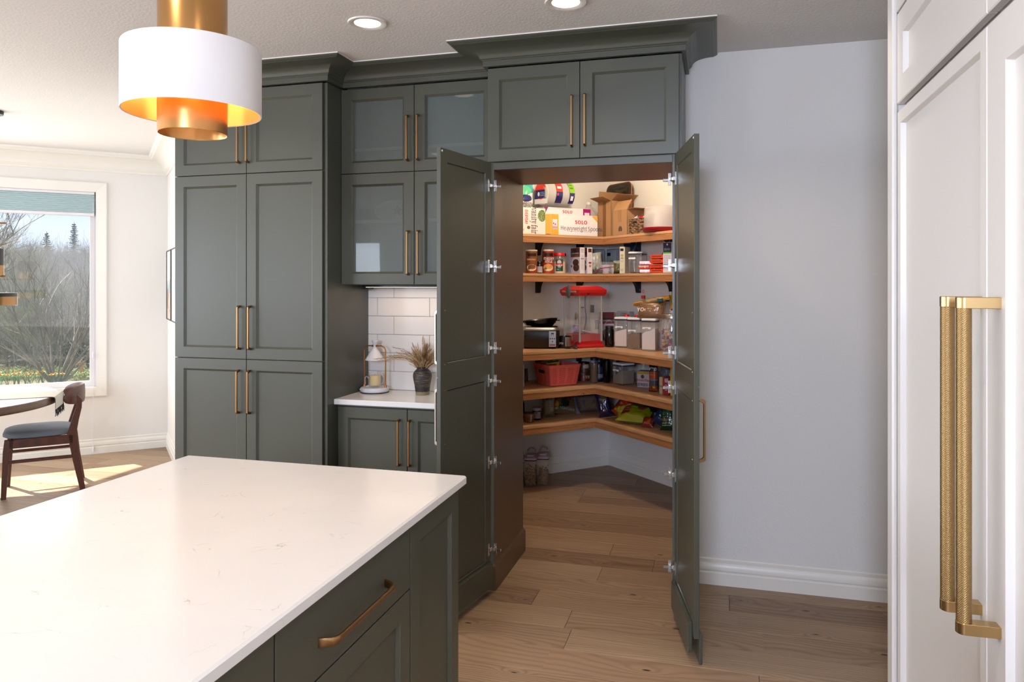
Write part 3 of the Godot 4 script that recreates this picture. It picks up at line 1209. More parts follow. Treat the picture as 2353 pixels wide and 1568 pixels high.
func build_base_cabinet() -> void:
	var t := thing("base_cabinet", "dark green base cabinet under the short white counter", "cabinet")
	var k := Mk.new()
	k.box(Vector3(-1.577, 0.49, -3.865), Vector3(0.904, 0.78, 0.368))
	k.box(Vector3(-1.577, 0.05, -3.90), Vector3(0.904, 0.10, 0.30))
	part("body", k, mat("green"), t)
	door(t, -2.016, -1.6075, 0.11, 0.872, -3.66, -1.650, 0.6945, 0.252)
	door(t, -1.6040, -1.1350, 0.11, 0.872, -3.66, -1.588, 0.6945, 0.252)
	k = Mk.new()
	k.box(Vector3(-1.577, 0.9, -3.841), Vector3(0.908, 0.030, 0.412), 0.004)
	single("counter_top", k, mat("quartz"), "short white stone counter below the white tile backsplash", "countertop")


func build_pantry_cabinet() -> void:
	var t := thing("pantry_cabinet", "dark green cabinet surround of the pantry opening with both tall doors swung open", "cabinet")
	var k := Mk.new()
	var z := -3.55
	k.box(Vector3(-0.645, 2.384, -3.855), Vector3(0.946, 0.492, 0.566))
	part("body", k, mat("green"), t)
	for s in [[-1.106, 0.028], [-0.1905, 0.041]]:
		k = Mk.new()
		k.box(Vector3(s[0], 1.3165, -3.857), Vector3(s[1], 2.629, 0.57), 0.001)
		part("gable", k, mat("bounce_brown" if s[0] < -1 else "bounce_brown"), t)  # jamb colour has the warm bounced light painted in
	k = Mk.new()
	k.box(Vector3(-1.1205, 1.3165, -3.65), Vector3(0.003, 2.629, 0.158))
	k.box(Vector3(-0.1695, 1.3165, -3.76), Vector3(0.003, 2.629, 0.376))
	k.box(Vector3(-1.1065, 1.3165, -3.5705), Vector3(0.029, 2.629, 0.003))
	k.box(Vector3(-0.1905, 1.3165, -3.5705), Vector3(0.042, 2.629, 0.003))
	part("side_skin", k, mat("green"), t)
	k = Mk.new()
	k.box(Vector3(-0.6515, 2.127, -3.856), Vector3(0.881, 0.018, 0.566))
	part("soffit", k, mat("bounce_brown"), t)
	k = Mk.new()
	k.box(Vector3(-0.6515, 2.1365, -3.567), Vector3(0.881, 0.036, 0.018), 0.001)
	part("rail", k, mat("green"), t)
	door(t, -1.1195, -0.6525, 2.158, 2.627, z, -0.688, 2.337, 0.256)
	door(t, -0.6495, -0.1800, 2.158, 2.627, z, -0.624, 2.339, 0.256)
	crown(t, [Vector2(-1.121, -3.72), Vector2(-1.121, -3.554), Vector2(-0.168, -3.554), Vector2(-0.168, -3.95)], 0.160)
	# plinth round the foot of the jamb
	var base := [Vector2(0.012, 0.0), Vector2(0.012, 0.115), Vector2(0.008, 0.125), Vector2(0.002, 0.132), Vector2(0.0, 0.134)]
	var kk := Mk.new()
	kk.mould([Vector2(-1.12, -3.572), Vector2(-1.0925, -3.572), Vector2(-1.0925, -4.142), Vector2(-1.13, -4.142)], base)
	part("plinth", kk, mat("bounce_brown"), t)
	# open doors, hinged on the outer corners
	open_door(t, Transform3D(Basis(Vector3.UP, deg_to_rad(-101.0)), Vector3(-1.1195, 0, -3.545)), 1.0, true)
	open_door(t, Transform3D(Basis(Vector3.UP, deg_to_rad(102.6)), Vector3(-0.1795, 0, -3.545)), -1.0, false)


# side: +1 when the closed door runs along +x from its hinge. Front face looks +z.
func open_door(cab: Node3D, x: Transform3D, side: float, both_pulls: bool) -> void:
	var w := 0.474
	var mid := w * 0.5 * side
	var fw := 0.059
	var k := Mk.new()
	var prof := [Vector2(fw + 0.003, -0.0165), Vector2(fw, -0.021), Vector2(0.001, -0.021), Vector2(0.0, -0.020), Vector2(0.0, -0.0015), Vector2(0.0015, 0.0), Vector2(fw, 0.0), Vector2(fw + 0.0025, -0.0025), Vector2(fw + 0.011, -0.0095)]
	k.ring(w, 2.1520 - 1.1285, prof, Vector2(mid, (2.152 + 1.1285) * 0.5))
	k.ring(w, 1.1245 - 0.108, prof, Vector2(mid, (1.1245 + 0.108) * 0.5))
	k.box(Vector3(mid, 1.1265, -0.013), Vector3(w - 0.002, 0.006, 0.0155))
	var d := part("door", k, mat("green"), cab)
	d.transform = x
	for yy in [[1.1285, 2.152], [0.108, 1.1245]]:
		k = Mk.new()
		k.box(Vector3(mid, (yy[0] + yy[1]) * 0.5, -0.013), Vector3(w - 2 * fw - 0.01, yy[1] - yy[0] - 2 * fw - 0.01, 0.008))
		part("panel", k, mat("green"), d)
	var px := (w - 0.035) * side
	if both_pulls:
		pull(d, pos(px, 1.303, 0), 0.25, "nickel")
	pull(d, pos(px, 0.945, 0), 0.26, "nickel" if both_pulls else "brass_dark")
	# screw heads of the pulls, and the bumper
	for y in [1.425, 1.182, 1.066, 0.825]:
		k = Mk.new()
		k.x = Transform3D(Basis.from_euler(Vector3(-PI / 2, 0, 0)), Vector3(px, y, -0.021))
		k.lathe([Vector2(0.0035, 0.0), Vector2(0.003, 0.0018), Vector2(0.0003, 0.0022)], 10)
		part("screw", k, mat("brass"), d)
	k = Mk.new()
	k.x = Transform3D(Basis.from_euler(Vector3(-PI / 2, 0, 0)), Vector3((w - 0.012) * side, 2.138, -0.021))
	k.lathe([Vector2(0.005, 0.0), Vector2(0.0045, 0.002), Vector2(0.0003, 0.003)], 10)
	part("bumper", k, mat("white_plastic"), d)
	# plinth boards that swing with the door: one on the face, one behind
	k = Mk.new()
	k.box(Vector3(mid, 0.066, 0.006), Vector3(w, 0.124, 0.012), 0.002)
	k.box(Vector3(mid - 0.012 * side, 0.097, -0.030), Vector3(w - 0.05, 0.125, 0.018), 0.002)
	part("toe_board", k, mat("green"), d)
	# concealed hinges near the hinge edge
	for y in [2.035, 1.632, 1.225, 1.062, 0.655, 0.222]:
		k = Mk.new()
		k.box(Vector3(0.028 * side, y, -0.0225), Vector3(0.013, 0.062, 0.004), 0.001)
		k.box(Vector3(0.020 * side, y, -0.027), Vector3(0.024, 0.020, 0.012), 0.002)
		k.box(Vector3(0.010 * side, y, -0.036), Vector3(0.018, 0.016, 0.020), 0.002)
		k.box(Vector3(-0.004 * side, y - 0.004, -0.052), Vector3(0.009, 0.014, 0.045), 0.002)
		k.box(Vector3(-0.001 * side, y, -0.044), Vector3(0.005, 0.058, 0.014), 0.001)
		part("hinge", k, mat("nickel"), d)


func build_island() -> void:
	# local x runs away from the camera, local z out of the aisle side
	var t := thing("kitchen_island", "dark green island cabinet with drawers under the white stone top", "cabinet")
	t.transform = Transform3D(Basis(Vector3(0, 0, -1), Vector3.UP, Vector3(1, 0, 0)), Vector3(-0.815, 0, 0))
	var k := Mk.new()
	k.box(Vector3(1.05, 0.4925, -0.52), Vector3(2.414, 0.785, 0.996))
	k.box(Vector3(1.05, 0.05, -0.52), Vector3(2.33, 0.10, 0.90))
	part("body", k, mat("green"), t)
	k = Mk.new()
	k.box(Vector3(2.2625, 0.4925, -0.52), Vector3(0.012, 0.783, 1.03), 0.001)
	part("back_panel", k, mat("green"), t)
	door(t, 1.8815, 2.268, 0.10, 0.880, 0.0, 0, 0, 0, false, "end_panel", 0.062)
	drawer(t, 1.2385, 1.8765, 0.7085, 0.882)
	door(t, 1.2385, 1.8765, 0.40, 0.7045, 0.0, 0, 0, 0, false, "drawer", 0.062)
	door(t, 1.2385, 1.8765, 0.11, 0.3965, 0.0, 0, 0, 0, false, "drawer", 0.062)
	drawer(t, 0.5985, 1.2335, 0.7085, 0.882)
	door(t, 0.5985, 1.2335, 0.11, 0.7045, 0.0, 0, 0, 0, false, "door", 0.062)
	door(t, -0.04, 0.5935, 0.11, 0.882, 0.0, 0, 0, 0, false, "door", 0.062)
	k = Mk.new()
	k.box(Vector3(-1.336, 0.9, -1.03), Vector3(1.080, 0.030, 2.532), 0.005)
	single("island_top", k, mat("quartz"), "large white stone slab with faint veins on top of the green island", "countertop")


func drawer(face: Node3D, x0: float, x1: float, y0: float, y1: float) -> void:
	var k := Mk.new()
	k.box(Vector3(0, 0, -0.0105), Vector3(x1 - x0, y1 - y0, 0.021), 0.0015)
	var d := part("drawer", k, mat("green"), face, Vector3((x0 + x1) * 0.5, (y0 + y1) * 0.5, 0))
	var p := Transform3D(Basis(Vector3(0, 0, 1), PI / 2), Vector3(0.0, -0.012, 0.0))
	part_of("handle", bow_pull(0.328), mat("brass_dark"), d, p)


# Wider drawer pull: flared feet, flat bowed grip.
func bow_pull(length: float) -> ArrayMesh:
	var key := "bow %.3f" % length
	if mats.has(key):
		return mats[key]
	var k := Mk.new()
	var rows := []
	var n := 28
	for i in n + 1:
		var s := float(i) / n
		var y := (s - 0.5) * length
		var e := minf(s, 1.0 - s) * length
		var out := 0.034 * (1.0 - pow(clampf(1.0 - e / 0.03, 0.0, 1.0), 2.5))
		var wide := lerpf(0.011, 0.0065, clampf(e / 0.045, 0.0, 1.0))
		var thick := lerpf(0.011, 0.0045, clampf(e / 0.035, 0.0, 1.0))
		var row := PackedVector3Array()
		for j in 12:
			var a := TAU * j / 12
			var c := Vector2(cos(a), sin(a))
			c = Vector2(signf(c.x) * pow(absf(c.x), 0.6), signf(c.y) * pow(absf(c.y), 0.6))
			row.append(Vector3(c.x * wide, y, out - thick * 0.3 - c.y * thick))
		rows.append(row)
	var cap0 := PackedVector3Array()
	var cap1 := PackedVector3Array()
	for j in 12:
		cap0.append(Vector3(0, -length * 0.5, 0.0))
		cap1.append(Vector3(0, length * 0.5, 0.0))
	rows.push_front(cap0)
	rows.append(cap1)
	k.sheet(rows, true)
	mats[key] = k.mesh()
	return mats[key]


func build_fridge_wall() -> void:
	# local x runs towards the camera, local z out of the doors
	var x := Transform3D(Basis(Vector3(0, 0, 1), Vector3.UP, Vector3(-1, 0, 0)), Vector3(0.587, 0, 0))
	var t := thing("refrigerator_column", "tall white panelled refrigerator column farther from the camera, with brass pull", "refrigerator")
	t.transform = x
	var k := Mk.new()
	k.box(Vector3(-2.349, 1.08, -0.36), Vector3(0.872, 2.08, 0.66))
	part("body", k, mat("fridge_white"), t)
	fridge_door(t, -2.789, -1.913, 0.10, 2.130, 0.043)
	big_pull(t, -1.956)
	t = thing("refrigerator_column", "tall white panelled refrigerator column nearer the camera, with brass pull", "refrigerator")
	t.transform = x
	k = Mk.new()
	k.box(Vector3(-1.46, 1.08, -0.36), Vector3(0.892, 2.08, 0.66))
	part("body", k, mat("fridge_white"), t)
	fridge_door(t, -1.908, -1.02, 0.10, 2.130, 0.109)
	big_pull(t, -1.836)
	t = thing("bridge_cabinet", "white panelled cabinet bridging the top of the two refrigerator columns", "cabinet")
	t.transform = x
	k = Mk.new()
	k.box(Vector3(-1.905, 2.43, -0.36), Vector3(1.78, 0.56, 0.66))
	part("body", k, mat("fridge_white"), t)
	fridge_door(t, -2.795, -1.913, 2.158, 2.466, 0.083)
	fridge_door(t, -1.908, -1.02, 2.158, 2.466, 0.083)
	k = Mk.new()
	k.box(Vector3(-1.905, 2.603, -0.008), Vector3(1.78, 0.262, 0.02), 0.0015)
	part("frieze", k, mat("fridge_white"), t)
	k = Mk.new()
	k.box(Vector3(-2.846, 1.3675, -0.36), Vector3(0.084, 2.735, 0.742), 0.004)
	var e := single("end_panel", k, mat("fridge_white"), "narrow white end panel beside the refrigerator columns", "panel")
	e.transform = x
	k = Mk.new()
	k.box(Vector3(-2.805, 1.3675, 0.004), Vector3(0.014, 2.735, 0.02), 0.006)
	var o := part("bead", k, mat("fridge_white"), e)


func fridge_door(t: Node3D, x0: float, x1: float, y0: float, y1: float, fw: float) -> void:
	var k := Mk.new()
	k.ring(x1 - x0, y1 - y0, [Vector2(fw + 0.005, -0.022), Vector2(0.0, -0.022), Vector2(0.0, -0.003), Vector2(0.003, 0.0), Vector2(fw, 0.0), Vector2(fw + 0.001, -0.001), Vector2(fw + 0.004, -0.017), Vector2(fw + 0.005, -0.022)], Vector2.ZERO)
	var d := part("door", k, mat("fridge_white"), t, Vector3((x0 + x1) * 0.5, (y0 + y1) * 0.5, 0.0))
	k = Mk.new()
	k.box(Vector3(0, 0, -0.019), Vector3(x1 - x0 - 2 * fw, y1 - y0 - 2 * fw, 0.004))
	part("panel", k, mat("fridge_white"), d)


func big_pull(t: Node3D, px: float) -> void:
	var d: Node3D = t.get_child(1)
	var off := Vector3(px, 0, 0) - Vector3(d.position.x, d.position.y, 0)
	var k := Mk.new()
	var ring := []
	for i in 2:
		ring.append(Vector2(0.0155, [0.800, 1.498][i]))
	k.lathe([Vector2(0.0004, 0.800)] + ring + [Vector2(0.0004, 1.498)], 40)
	k.x = Transform3D.IDENTITY
	part("handle", k, mat("knurled"), d, off + Vector3(0, 0, 0.068))
	for y in [0.787, 1.5005]:
		k = Mk.new()
		var p := PackedVector2Array()
		p.append(Vector2(-0.0155, -0.068))
		p.append(Vector2(0.0155, -0.068))
		for i in 13:
			var a := PI * i / 12.0
			p.append(Vector2(cos(a) * 0.0165, sin(a) * 0.0165))
		k.x = Transform3D(Basis(Vector3(1, 0, 0), Vector3(0, 0, 1), Vector3(0, -1, 0)), Vector3(0, y + 0.0125, 0))
		k.prism(p, 0.0, 0.025, 0.0012)
		part("bracket", k, mat("brass_pull"), d, off + Vector3(0, 0, 0.068))


# ---------------------------------------------------------------- pantry

const PANTRY := Vector2(-0.909, -6.333)  # its far corner
const ALONG_L := Vector2(-HALF, HALF)  # runs from the corner along the wall on the left
const ALONG_R := Vector2(HALF, HALF)
const SHELF_Y := [1.932, 1.629, 1.055, 0.772, 0.517]


# a metres along the left wall from the corner, b metres along the right one.
func spot(a: float, b: float, y := 0.0) -> Vector3:
	var p := PANTRY + ALONG_L * a + ALONG_R * b
	return Vector3(p.x, y, p.y)


func build_pantry_room() -> void:
	var k := Mk.new()
	slab(k, PANTRY + ALONG_L * 3.05, PANTRY - ALONG_R * 0.0, -0.02, CEIL, 0.10)
	struct("wall_pantry_side", k, mat("wall_white"))
	k = Mk.new()
	slab(k, PANTRY - ALONG_R * 0.1, PANTRY + ALONG_R * 3.3, -0.02, CEIL, 0.10)
	struct("wall_pantry_far", k, mat("wall_white"))
	k = Mk.new()
	k.mould([PANTRY + ALONG_L * 3.0, PANTRY, PANTRY + ALONG_R * 3.0], BASEBOARD)
	struct("baseboard_pantry", k, mat("white_trim"))
	var names := ["top", "second", "third", "fourth", "lowest"]
	for i in 5:
		var w: float = 0.238 if i < 2 else 0.518
		var y: float = SHELF_Y[i]
		var t := thing("pantry_shelf", "L-shaped wooden pantry shelf, the %s of five" % ["topmost", "second from the top", "middle one", "second from the bottom", "lowest"][i], "shelf")
		var la := 2.2
		var lb := 1.75
		for leg in 2:
			k = Mk.new()
			var l := la if leg == 0 else lb
			var start := 0.0 if leg == 0 else w
			var mid := (start + l) * 0.5
			# length along local x; local z towards the room
			var d := -ALONG_L if leg == 0 else ALONG_R
			var out := ALONG_R if leg == 0 else ALONG_L
			k.box(Vector3(0, y - 0.0095, w * 0.5 - 0.009), Vector3(l - start, 0.019, w - 0.018))
			var o := part("board", k, mat("maple"), t)
			var c := PANTRY + (ALONG_L if leg == 0 else ALONG_R) * mid
			o.transform = Transform3D(Basis(Vector3(d.x, 0, d.y), Vector3.UP, Vector3(out.x, 0, out.y)), Vector3(c.x, 0, c.y))
			var s2 := w - (0.018 if leg == 0 else 0.0)
			var mid2 := (s2 + l) * 0.5
			k = Mk.new()
			k.box(Vector3(0, y - 0.010, w - 0.008), Vector3(l - s2, 0.020, 0.020), 0.0015)
			o = part("nosing", k, mat("maple"), t)
			c = PANTRY + (ALONG_L if leg == 0 else ALONG_R) * mid2
			o.transform = Transform3D(Basis(Vector3(d.x, 0, d.y), Vector3.UP, Vector3(out.x, 0, out.y)), Vector3(c.x, 0, c.y))
			k = Mk.new()
			k.box(Vector3(0, y - 0.0425, w - 0.010), Vector3(l - s2, 0.045, 0.018), 0.0012)
			var o2 := part("apron", k, mat("alder"), t)
			o2.transform = o.transform
		# brackets, each screwed to the wall
		for spec in [[0.321, 0], [0.720, 0], [1.12, 0], [0.413, 1], [0.812, 1], [1.21, 1]]:
			bracket(y - 0.019, spec[0], spec[1], w, names[i])
	# ceiling lamp of the pantry, out of sight above the opening
	var t := thing("pantry_light", "flush round ceiling light inside the pantry, hidden above the opening", "ceiling light", Vector3(-0.85, CEIL, -4.95))
	k = Mk.new()
	k.lathe([Vector2(0.12, 0.0), Vector2(0.125, -0.02), Vector2(0.13, -0.03), Vector2(0.14, -0.03), Vector2(0.145, 0.0)], 32, true)
	part("pan", k, mat("white_trim"), t)
	k = Mk.new()
	k.lathe([Vector2(0.0005, -0.052), Vector2(0.07, -0.048), Vector2(0.11, -0.036), Vector2(0.124, -0.024)], 32)
	var glow := StandardMaterial3D.new()
	glow.albedo_color = Color(0.9, 0.9, 0.9)
	glow.emission_enabled = true
	glow.emission = Color(1.0, 0.88, 0.72)
	glow.emission_energy_multiplier = 3.0
	part("diffuser", k, glow, t)
	var l := OmniLight3D.new()
	l.name = "pantry_lamp"
	t.add_child(l)
	l.position = Vector3(0, -0.10, 0)
	l.light_size = 0.06
	l.light_energy = 1.25
	l.light_color = Color(1.0, 0.91, 0.80)
	l.omni_range = 8.0
	l.omni_attenuation = 2.0
	l.shadow_enabled = true


func bracket(y: float, along: float, leg: int, w: float, which: String) -> void:
	var out := ALONG_R if leg == 0 else ALONG_L
	var p := spot(along if leg == 0 else 0.0, 0.0 if leg == 0 else along, y)
	var t := thing("shelf_bracket", "black steel bracket on the pantry's %s wall under the %s shelf" % ["window-side" if leg == 0 else "kitchen-side", which], "bracket", p, atan2(out.x, out.y), "black brackets under the %s shelf, %s wall" % [which, "window-side" if leg == 0 else "kitchen-side"])
	var reach := minf(w - 0.05, 0.26)
	var k := Mk.new()
	var q := PackedVector2Array([Vector2(0, -0.135), Vector2(0.022, -0.135)])
	for i in 9:
		var a := PI * 0.5 * i / 8.0
		q.append(Vector2(reach * 0.75 - (reach * 0.75 - 0.03) * cos(a) * 1.0, -0.125 + 0.107 * sin(a)))
	q.append_array([Vector2(reach, -0.018), Vector2(reach, 0.0), Vector2(0, 0.0)])
	k.x = Transform3D(Basis(Vector3(0, 0, 1), Vector3.UP, Vector3(-1, 0, 0)), Vector3.ZERO)
	k.prism(q, -0.018, 0.018, 0.001)
	part("arm", k, mat("black_metal"), t)
	k = Mk.new()
	for yy in [-0.035, -0.11]:
		k.x = Transform3D(Basis(Vector3.UP, PI / 2), Vector3(0.0185, yy, 0.05 if yy > -0.1 else 0.014))
		k.box(Vector3.ZERO, Vector3(0.006, 0.006, 0.001))
	part("screw", k, mat("nickel"), t)


# ---------------------------------------------------------------- lamps

func build_pendant() -> void:
	var t := thing("pendant_lamp", "brass tube pendant with wide white drum shade hanging over the island", "lamp", Vector3(-1.336, 1.937, -1.652))
	var k := Mk.new()
	# outer drum, white outside; its lining is a separate brass-gold skin
	k.lathe([Vector2(0.1690, 0.056), Vector2(0.1715, 0.055), Vector2(0.1725, 0.058), Vector2(0.1725, 0.222), Vector2(0.1710, 0.2245), Vector2(0.1690, 0.2235)], 72)
	part("shade", k, paint("shade_white", Color(0.86, 0.85, 0.845), 0.7), t)
	k = Mk.new()
	k.lathe([Vector2(0.1690, 0.2235), Vector2(0.1688, 0.0562)], 72)
	part("lining", k, paint("gold_leaf", Color(0.86, 0.68, 0.46), 0.42, 0.7), t)
	k = Mk.new()
	k.lathe([Vector2(0.1686, 0.213), Vector2(0.0862, 0.213)], 48)
	part("top_plate", k, paint("gold_plate", Color(0.85, 0.62, 0.36), 0.45, 0.6), t)
	k = Mk.new()
	k.lathe([Vector2(0.0835, 0.30), Vector2(0.0835, 0.002), Vector2(0.0845, 0.0), Vector2(0.0858, 0.001), Vector2(0.0858, 0.62), Vector2(0.0838, 0.622), Vector2(0.012, 0.622)], 72)
	part("tube", k, mat("brass"), t)
	k = Mk.new()
	k.lathe([Vector2(0.0832, 0.16), Vector2(0.0004, 0.16)], 48, true)
	k.lathe([Vector2(0.0004, 0.161), Vector2(0.0832, 0.161)], 48, true)
	part("inner_disc", k, paint("lamp_disc", Color(0.92, 0.80, 0.60), 0.6), t)
	k = Mk.new()
	k.tube([Vector3(0, 0.62, 0), Vector3(0, CEIL - 1.937 - 0.02, 0)], 0.006, 0.006, 12)
	part("rod", k, mat("brass"), t)
	k = Mk.new()
	k.lathe([Vector2(0.006, CEIL - 1.937 - 0.022), Vector2(0.06, CEIL - 1.937 - 0.018), Vector2(0.062, CEIL - 1.937 - 0.001)], 32)
	part("ceiling_cap", k, mat("brass"), t)
	var bulb := StandardMaterial3D.new()
	bulb.albedo_color = Color(0.9, 0.9, 0.9)
	bulb.emission_enabled = true
	bulb.emission = Color(1.0, 0.80, 0.52)
	bulb.emission_energy_multiplier = 5.0
	k = Mk.new()
	k.lathe([Vector2(0.0004, 0.095), Vector2(0.018, 0.100), Vector2(0.027, 0.118), Vector2(0.022, 0.138), Vector2(0.012, 0.158)], 20)
	part("bulb", k, bulb, t)
	lamp_in(t, Vector3(0, 0.118, 0), 0.10, 0.02)
	for i in 3:
		var a := TAU * i / 3.0 + 0.6
		k = Mk.new()
		k.lathe([Vector2(0.0004, 0.145), Vector2(0.010, 0.148), Vector2(0.014, 0.160), Vector2(0.011, 0.178), Vector2(0.008, 0.212)], 16)
		part("bulb", k, bulb, t, Vector3(sin(a) * 0.127, 0, cos(a) * 0.127))
		lamp_in(t, Vector3(sin(a) * 0.127, 0.160, cos(a) * 0.127), 0.05, 0.01)


func lamp_in(t: Node3D, p: Vector3, energy: float, size: float) -> void:
	var l := OmniLight3D.new()
	l.name = "bulb_lamp"
	t.add_child(l, true)
	l.position = p
	l.light_energy = energy
	l.light_size = size
	l.light_color = Color(1.0, 0.80, 0.56)
	l.omni_range = 8.0
	l.omni_attenuation = 2.0
	l.shadow_enabled = true


func build_chandelier() -> void:
	# only the end of it comes into view: shades of black and brass on thin stems
	var t := thing("chandelier", "black and brass chandelier of cylinder shades hanging over the round table", "lamp", Vector3(-4.80, 0.0, -3.92))
	var k := Mk.new()
	k.tube([Vector3(0, 1.92, 0), Vector3(0, CEIL, 0)], 0.009, 0.009, 12)
	part("stem", k, mat("brass_dark"), t)
	k = Mk.new()
	k.lathe([Vector2(0.009, CEIL - 0.03), Vector2(0.07, CEIL - 0.025), Vector2(0.072, CEIL - 0.001)], 24)
	part("ceiling_cap", k, mat("black_metal"), t)
	for q in [[0.0, 1.965, 0.0, 1.0], [0.0, 1.60, 0.0, 0.7]]:
		k = Mk.new()
		k.tube([Vector3(-0.30, q[1], 0.18), Vector3(0.075, q[1], -0.045)], 0.007, 0.007, 10)
		part("arm", k, mat("brass_dark"), t)
	k = Mk.new()
	k.tube([Vector3(-0.07, 1.965, 0.042), Vector3(0.025, 1.965, -0.015)], 0.014, 0.014, 12)
	part("hub", k, mat("black_metal"), t)
	k = Mk.new()
	k.tube([Vector3(0, 1.45, 0), Vector3(0, 1.965, 0)], 0.008, 0.008, 12)
	part("stem", k, mat("black_metal"), t)
	shade_pair(t, Vector3(-0.02, 1.60, 0.0), 0.085, 0.075, 0.19)
	shade_pair(t, Vector3(0.0, 1.40, 0.0), 0.150, 0.060, 0.085)
	var glow := StandardMaterial3D.new()
	glow.albedo_color = Color(0.9, 0.9, 0.9)
	glow.emission_enabled = true
	glow.emission = Color(1.0, 0.88, 0.70)
	glow.emission_energy_multiplier = 2.5
	k = Mk.new()
	k.lathe([Vector2(0.0004, 1.405), Vector2(0.145, 1.405)], 32, true)
	part("diffuser", k, glow, t)
	var l := SpotLight3D.new()
	l.name = "chandelier_lamp"
	t.add_child(l)
	l.position = Vector3(0, 1.39, 0)
	l.rotation.x = -PI / 2
	l.spot_angle = 70.0
	l.spot_range = 8.0
	l.light_energy = 0.25
	l.light_size = 0.10
	l.light_color = Color(1.0, 0.86, 0.68)
	l.shadow_enabled = true


# Cylinder shade, lower part brass and upper part black.
func shade_pair(t: Node3D, p: Vector3, r: float, brass_h: float, h: float) -> void:
	var k := Mk.new()
	k.lathe([Vector2(r - 0.004, 0.004), Vector2(r - 0.002, 0.0), Vector2(r, 0.001), Vector2(r, brass_h)], 40)
	part("brass_band", k, mat("brass_dark"), t, p)
	k = Mk.new()
	k.lathe([Vector2(r - 0.004, h - 0.01), Vector2(r - 0.004, 0.004)], 40)
	part("lining", k, mat("gold_plate"), t, p)
	k = Mk.new()
	k.lathe([Vector2(r, brass_h), Vector2(r, h - 0.001), Vector2(r - 0.001, h), Vector2(0.0005, h)], 40)
	part("shade", k, hue(0.09, 0.09, 0.10, 0.4), t, p)


# ---------------------------------------------------------------- dining corner

func build_dining() -> void:
	var t := thing("dining_table", "round dark wood table by the nook window", "table", Vector3(-5.24, 0, -3.78))
	var k := Mk.new()
	k.lathe([Vector2(0.0005, 0.690), Vector2(0.775, 0.690), Vector2(0.795, 0.696), Vector2(0.800, 0.704), Vector2(0.800, 0.742), Vector2(0.796, 0.748), Vector2(0.790, 0.750), Vector2(0.0005, 0.750)], 96)
	var top := mat("table_oak") as StandardMaterial3D
	var flat: StandardMaterial3D = top.duplicate()
	flat.uv1_triplanar = true
	flat.uv1_scale = Vector3(0.9, 5.0, 5.0)
	part("table_top", k, flat, t)
	k = Mk.new()
	k.lathe([Vector2(0.0005, 0.0), Vector2(0.33, 0.0), Vector2(0.34, 0.01), Vector2(0.33, 0.035), Vector2(0.12, 0.07), Vector2(0.075, 0.12), Vector2(0.075, 0.60), Vector2(0.16, 0.685), Vector2(0.0005, 0.690)], 40)
	part("pedestal", k, flat, t)
	# runner laid across, its fringed end hanging over the rim by the chair
	var dir := Vector3(0.595, 0, -0.470).normalized()
	var r := thing("table_runner", "pale woven table runner with dark fringe hanging over the table's rim", "table runner", Vector3(-5.24, 0, -3.78))
	r.transform.basis = Basis(dir, Vector3.UP, dir.cross(Vector3.UP))
	var rows := []
	var noise := FastNoiseLite.new()
	noise.frequency = 3.0
	var prof := [Vector2(-0.78, 0.753), Vector2(-0.4, 0.753), Vector2(0.0, 0.753), Vector2(0.4, 0.753), Vector2(0.68, 0.753), Vector2(0.775, 0.754), Vector2(0.804, 0.751), Vector2(0.812, 0.738), Vector2(0.813, 0.70), Vector2(0.812, 0.660)]
	k = Mk.new()
	for i in 9:
		var row := PackedVector3Array()
		var z := 0.17 - 0.34 * i / 8.0
		for q: Vector2 in prof:
			row.append(Vector3(q.x, q.y + 0.001 * noise.get_noise_2d(q.x, z), z))
		rows.append(row)
	k.sheet(rows, false)
	var under := []
	for row: PackedVector3Array in rows:
		var u := PackedVector3Array()
		for i in range(row.size() - 1, -1, -1):
			u.append(row[i] + (Vector3(-0.0025, -0.0025, 0) if i > 5 else Vector3(0, -0.0025, 0)))
		under.append(u)
	k.sheet(under, false)
	part("cloth", k, paint("runner_cloth", Color(0.72, 0.70, 0.66), 0.9), r)
	k = Mk.new()
	var rr := RandomNumberGenerator.new()
	rr.seed = 3
	for i in 46:
		var z := 0.168 - 0.336 * i / 45.0
		var p := Vector3(0.811, 0.661, z)
		k.tube([p, p + Vector3(rr.randf_range(-0.004, 0.008), -0.025, rr.randf_range(-0.006, 0.006)), p + Vector3(rr.randf_range(-0.006, 0.014), -0.05, rr.randf_range(-0.012, 0.012))], 0.002, 0.0012, 4)
	var fr := part("fringe", k, hue(0.16, 0.16, 0.17, 0.9), r)
	fr.set_meta("kind", "stuff")
	build_chair()


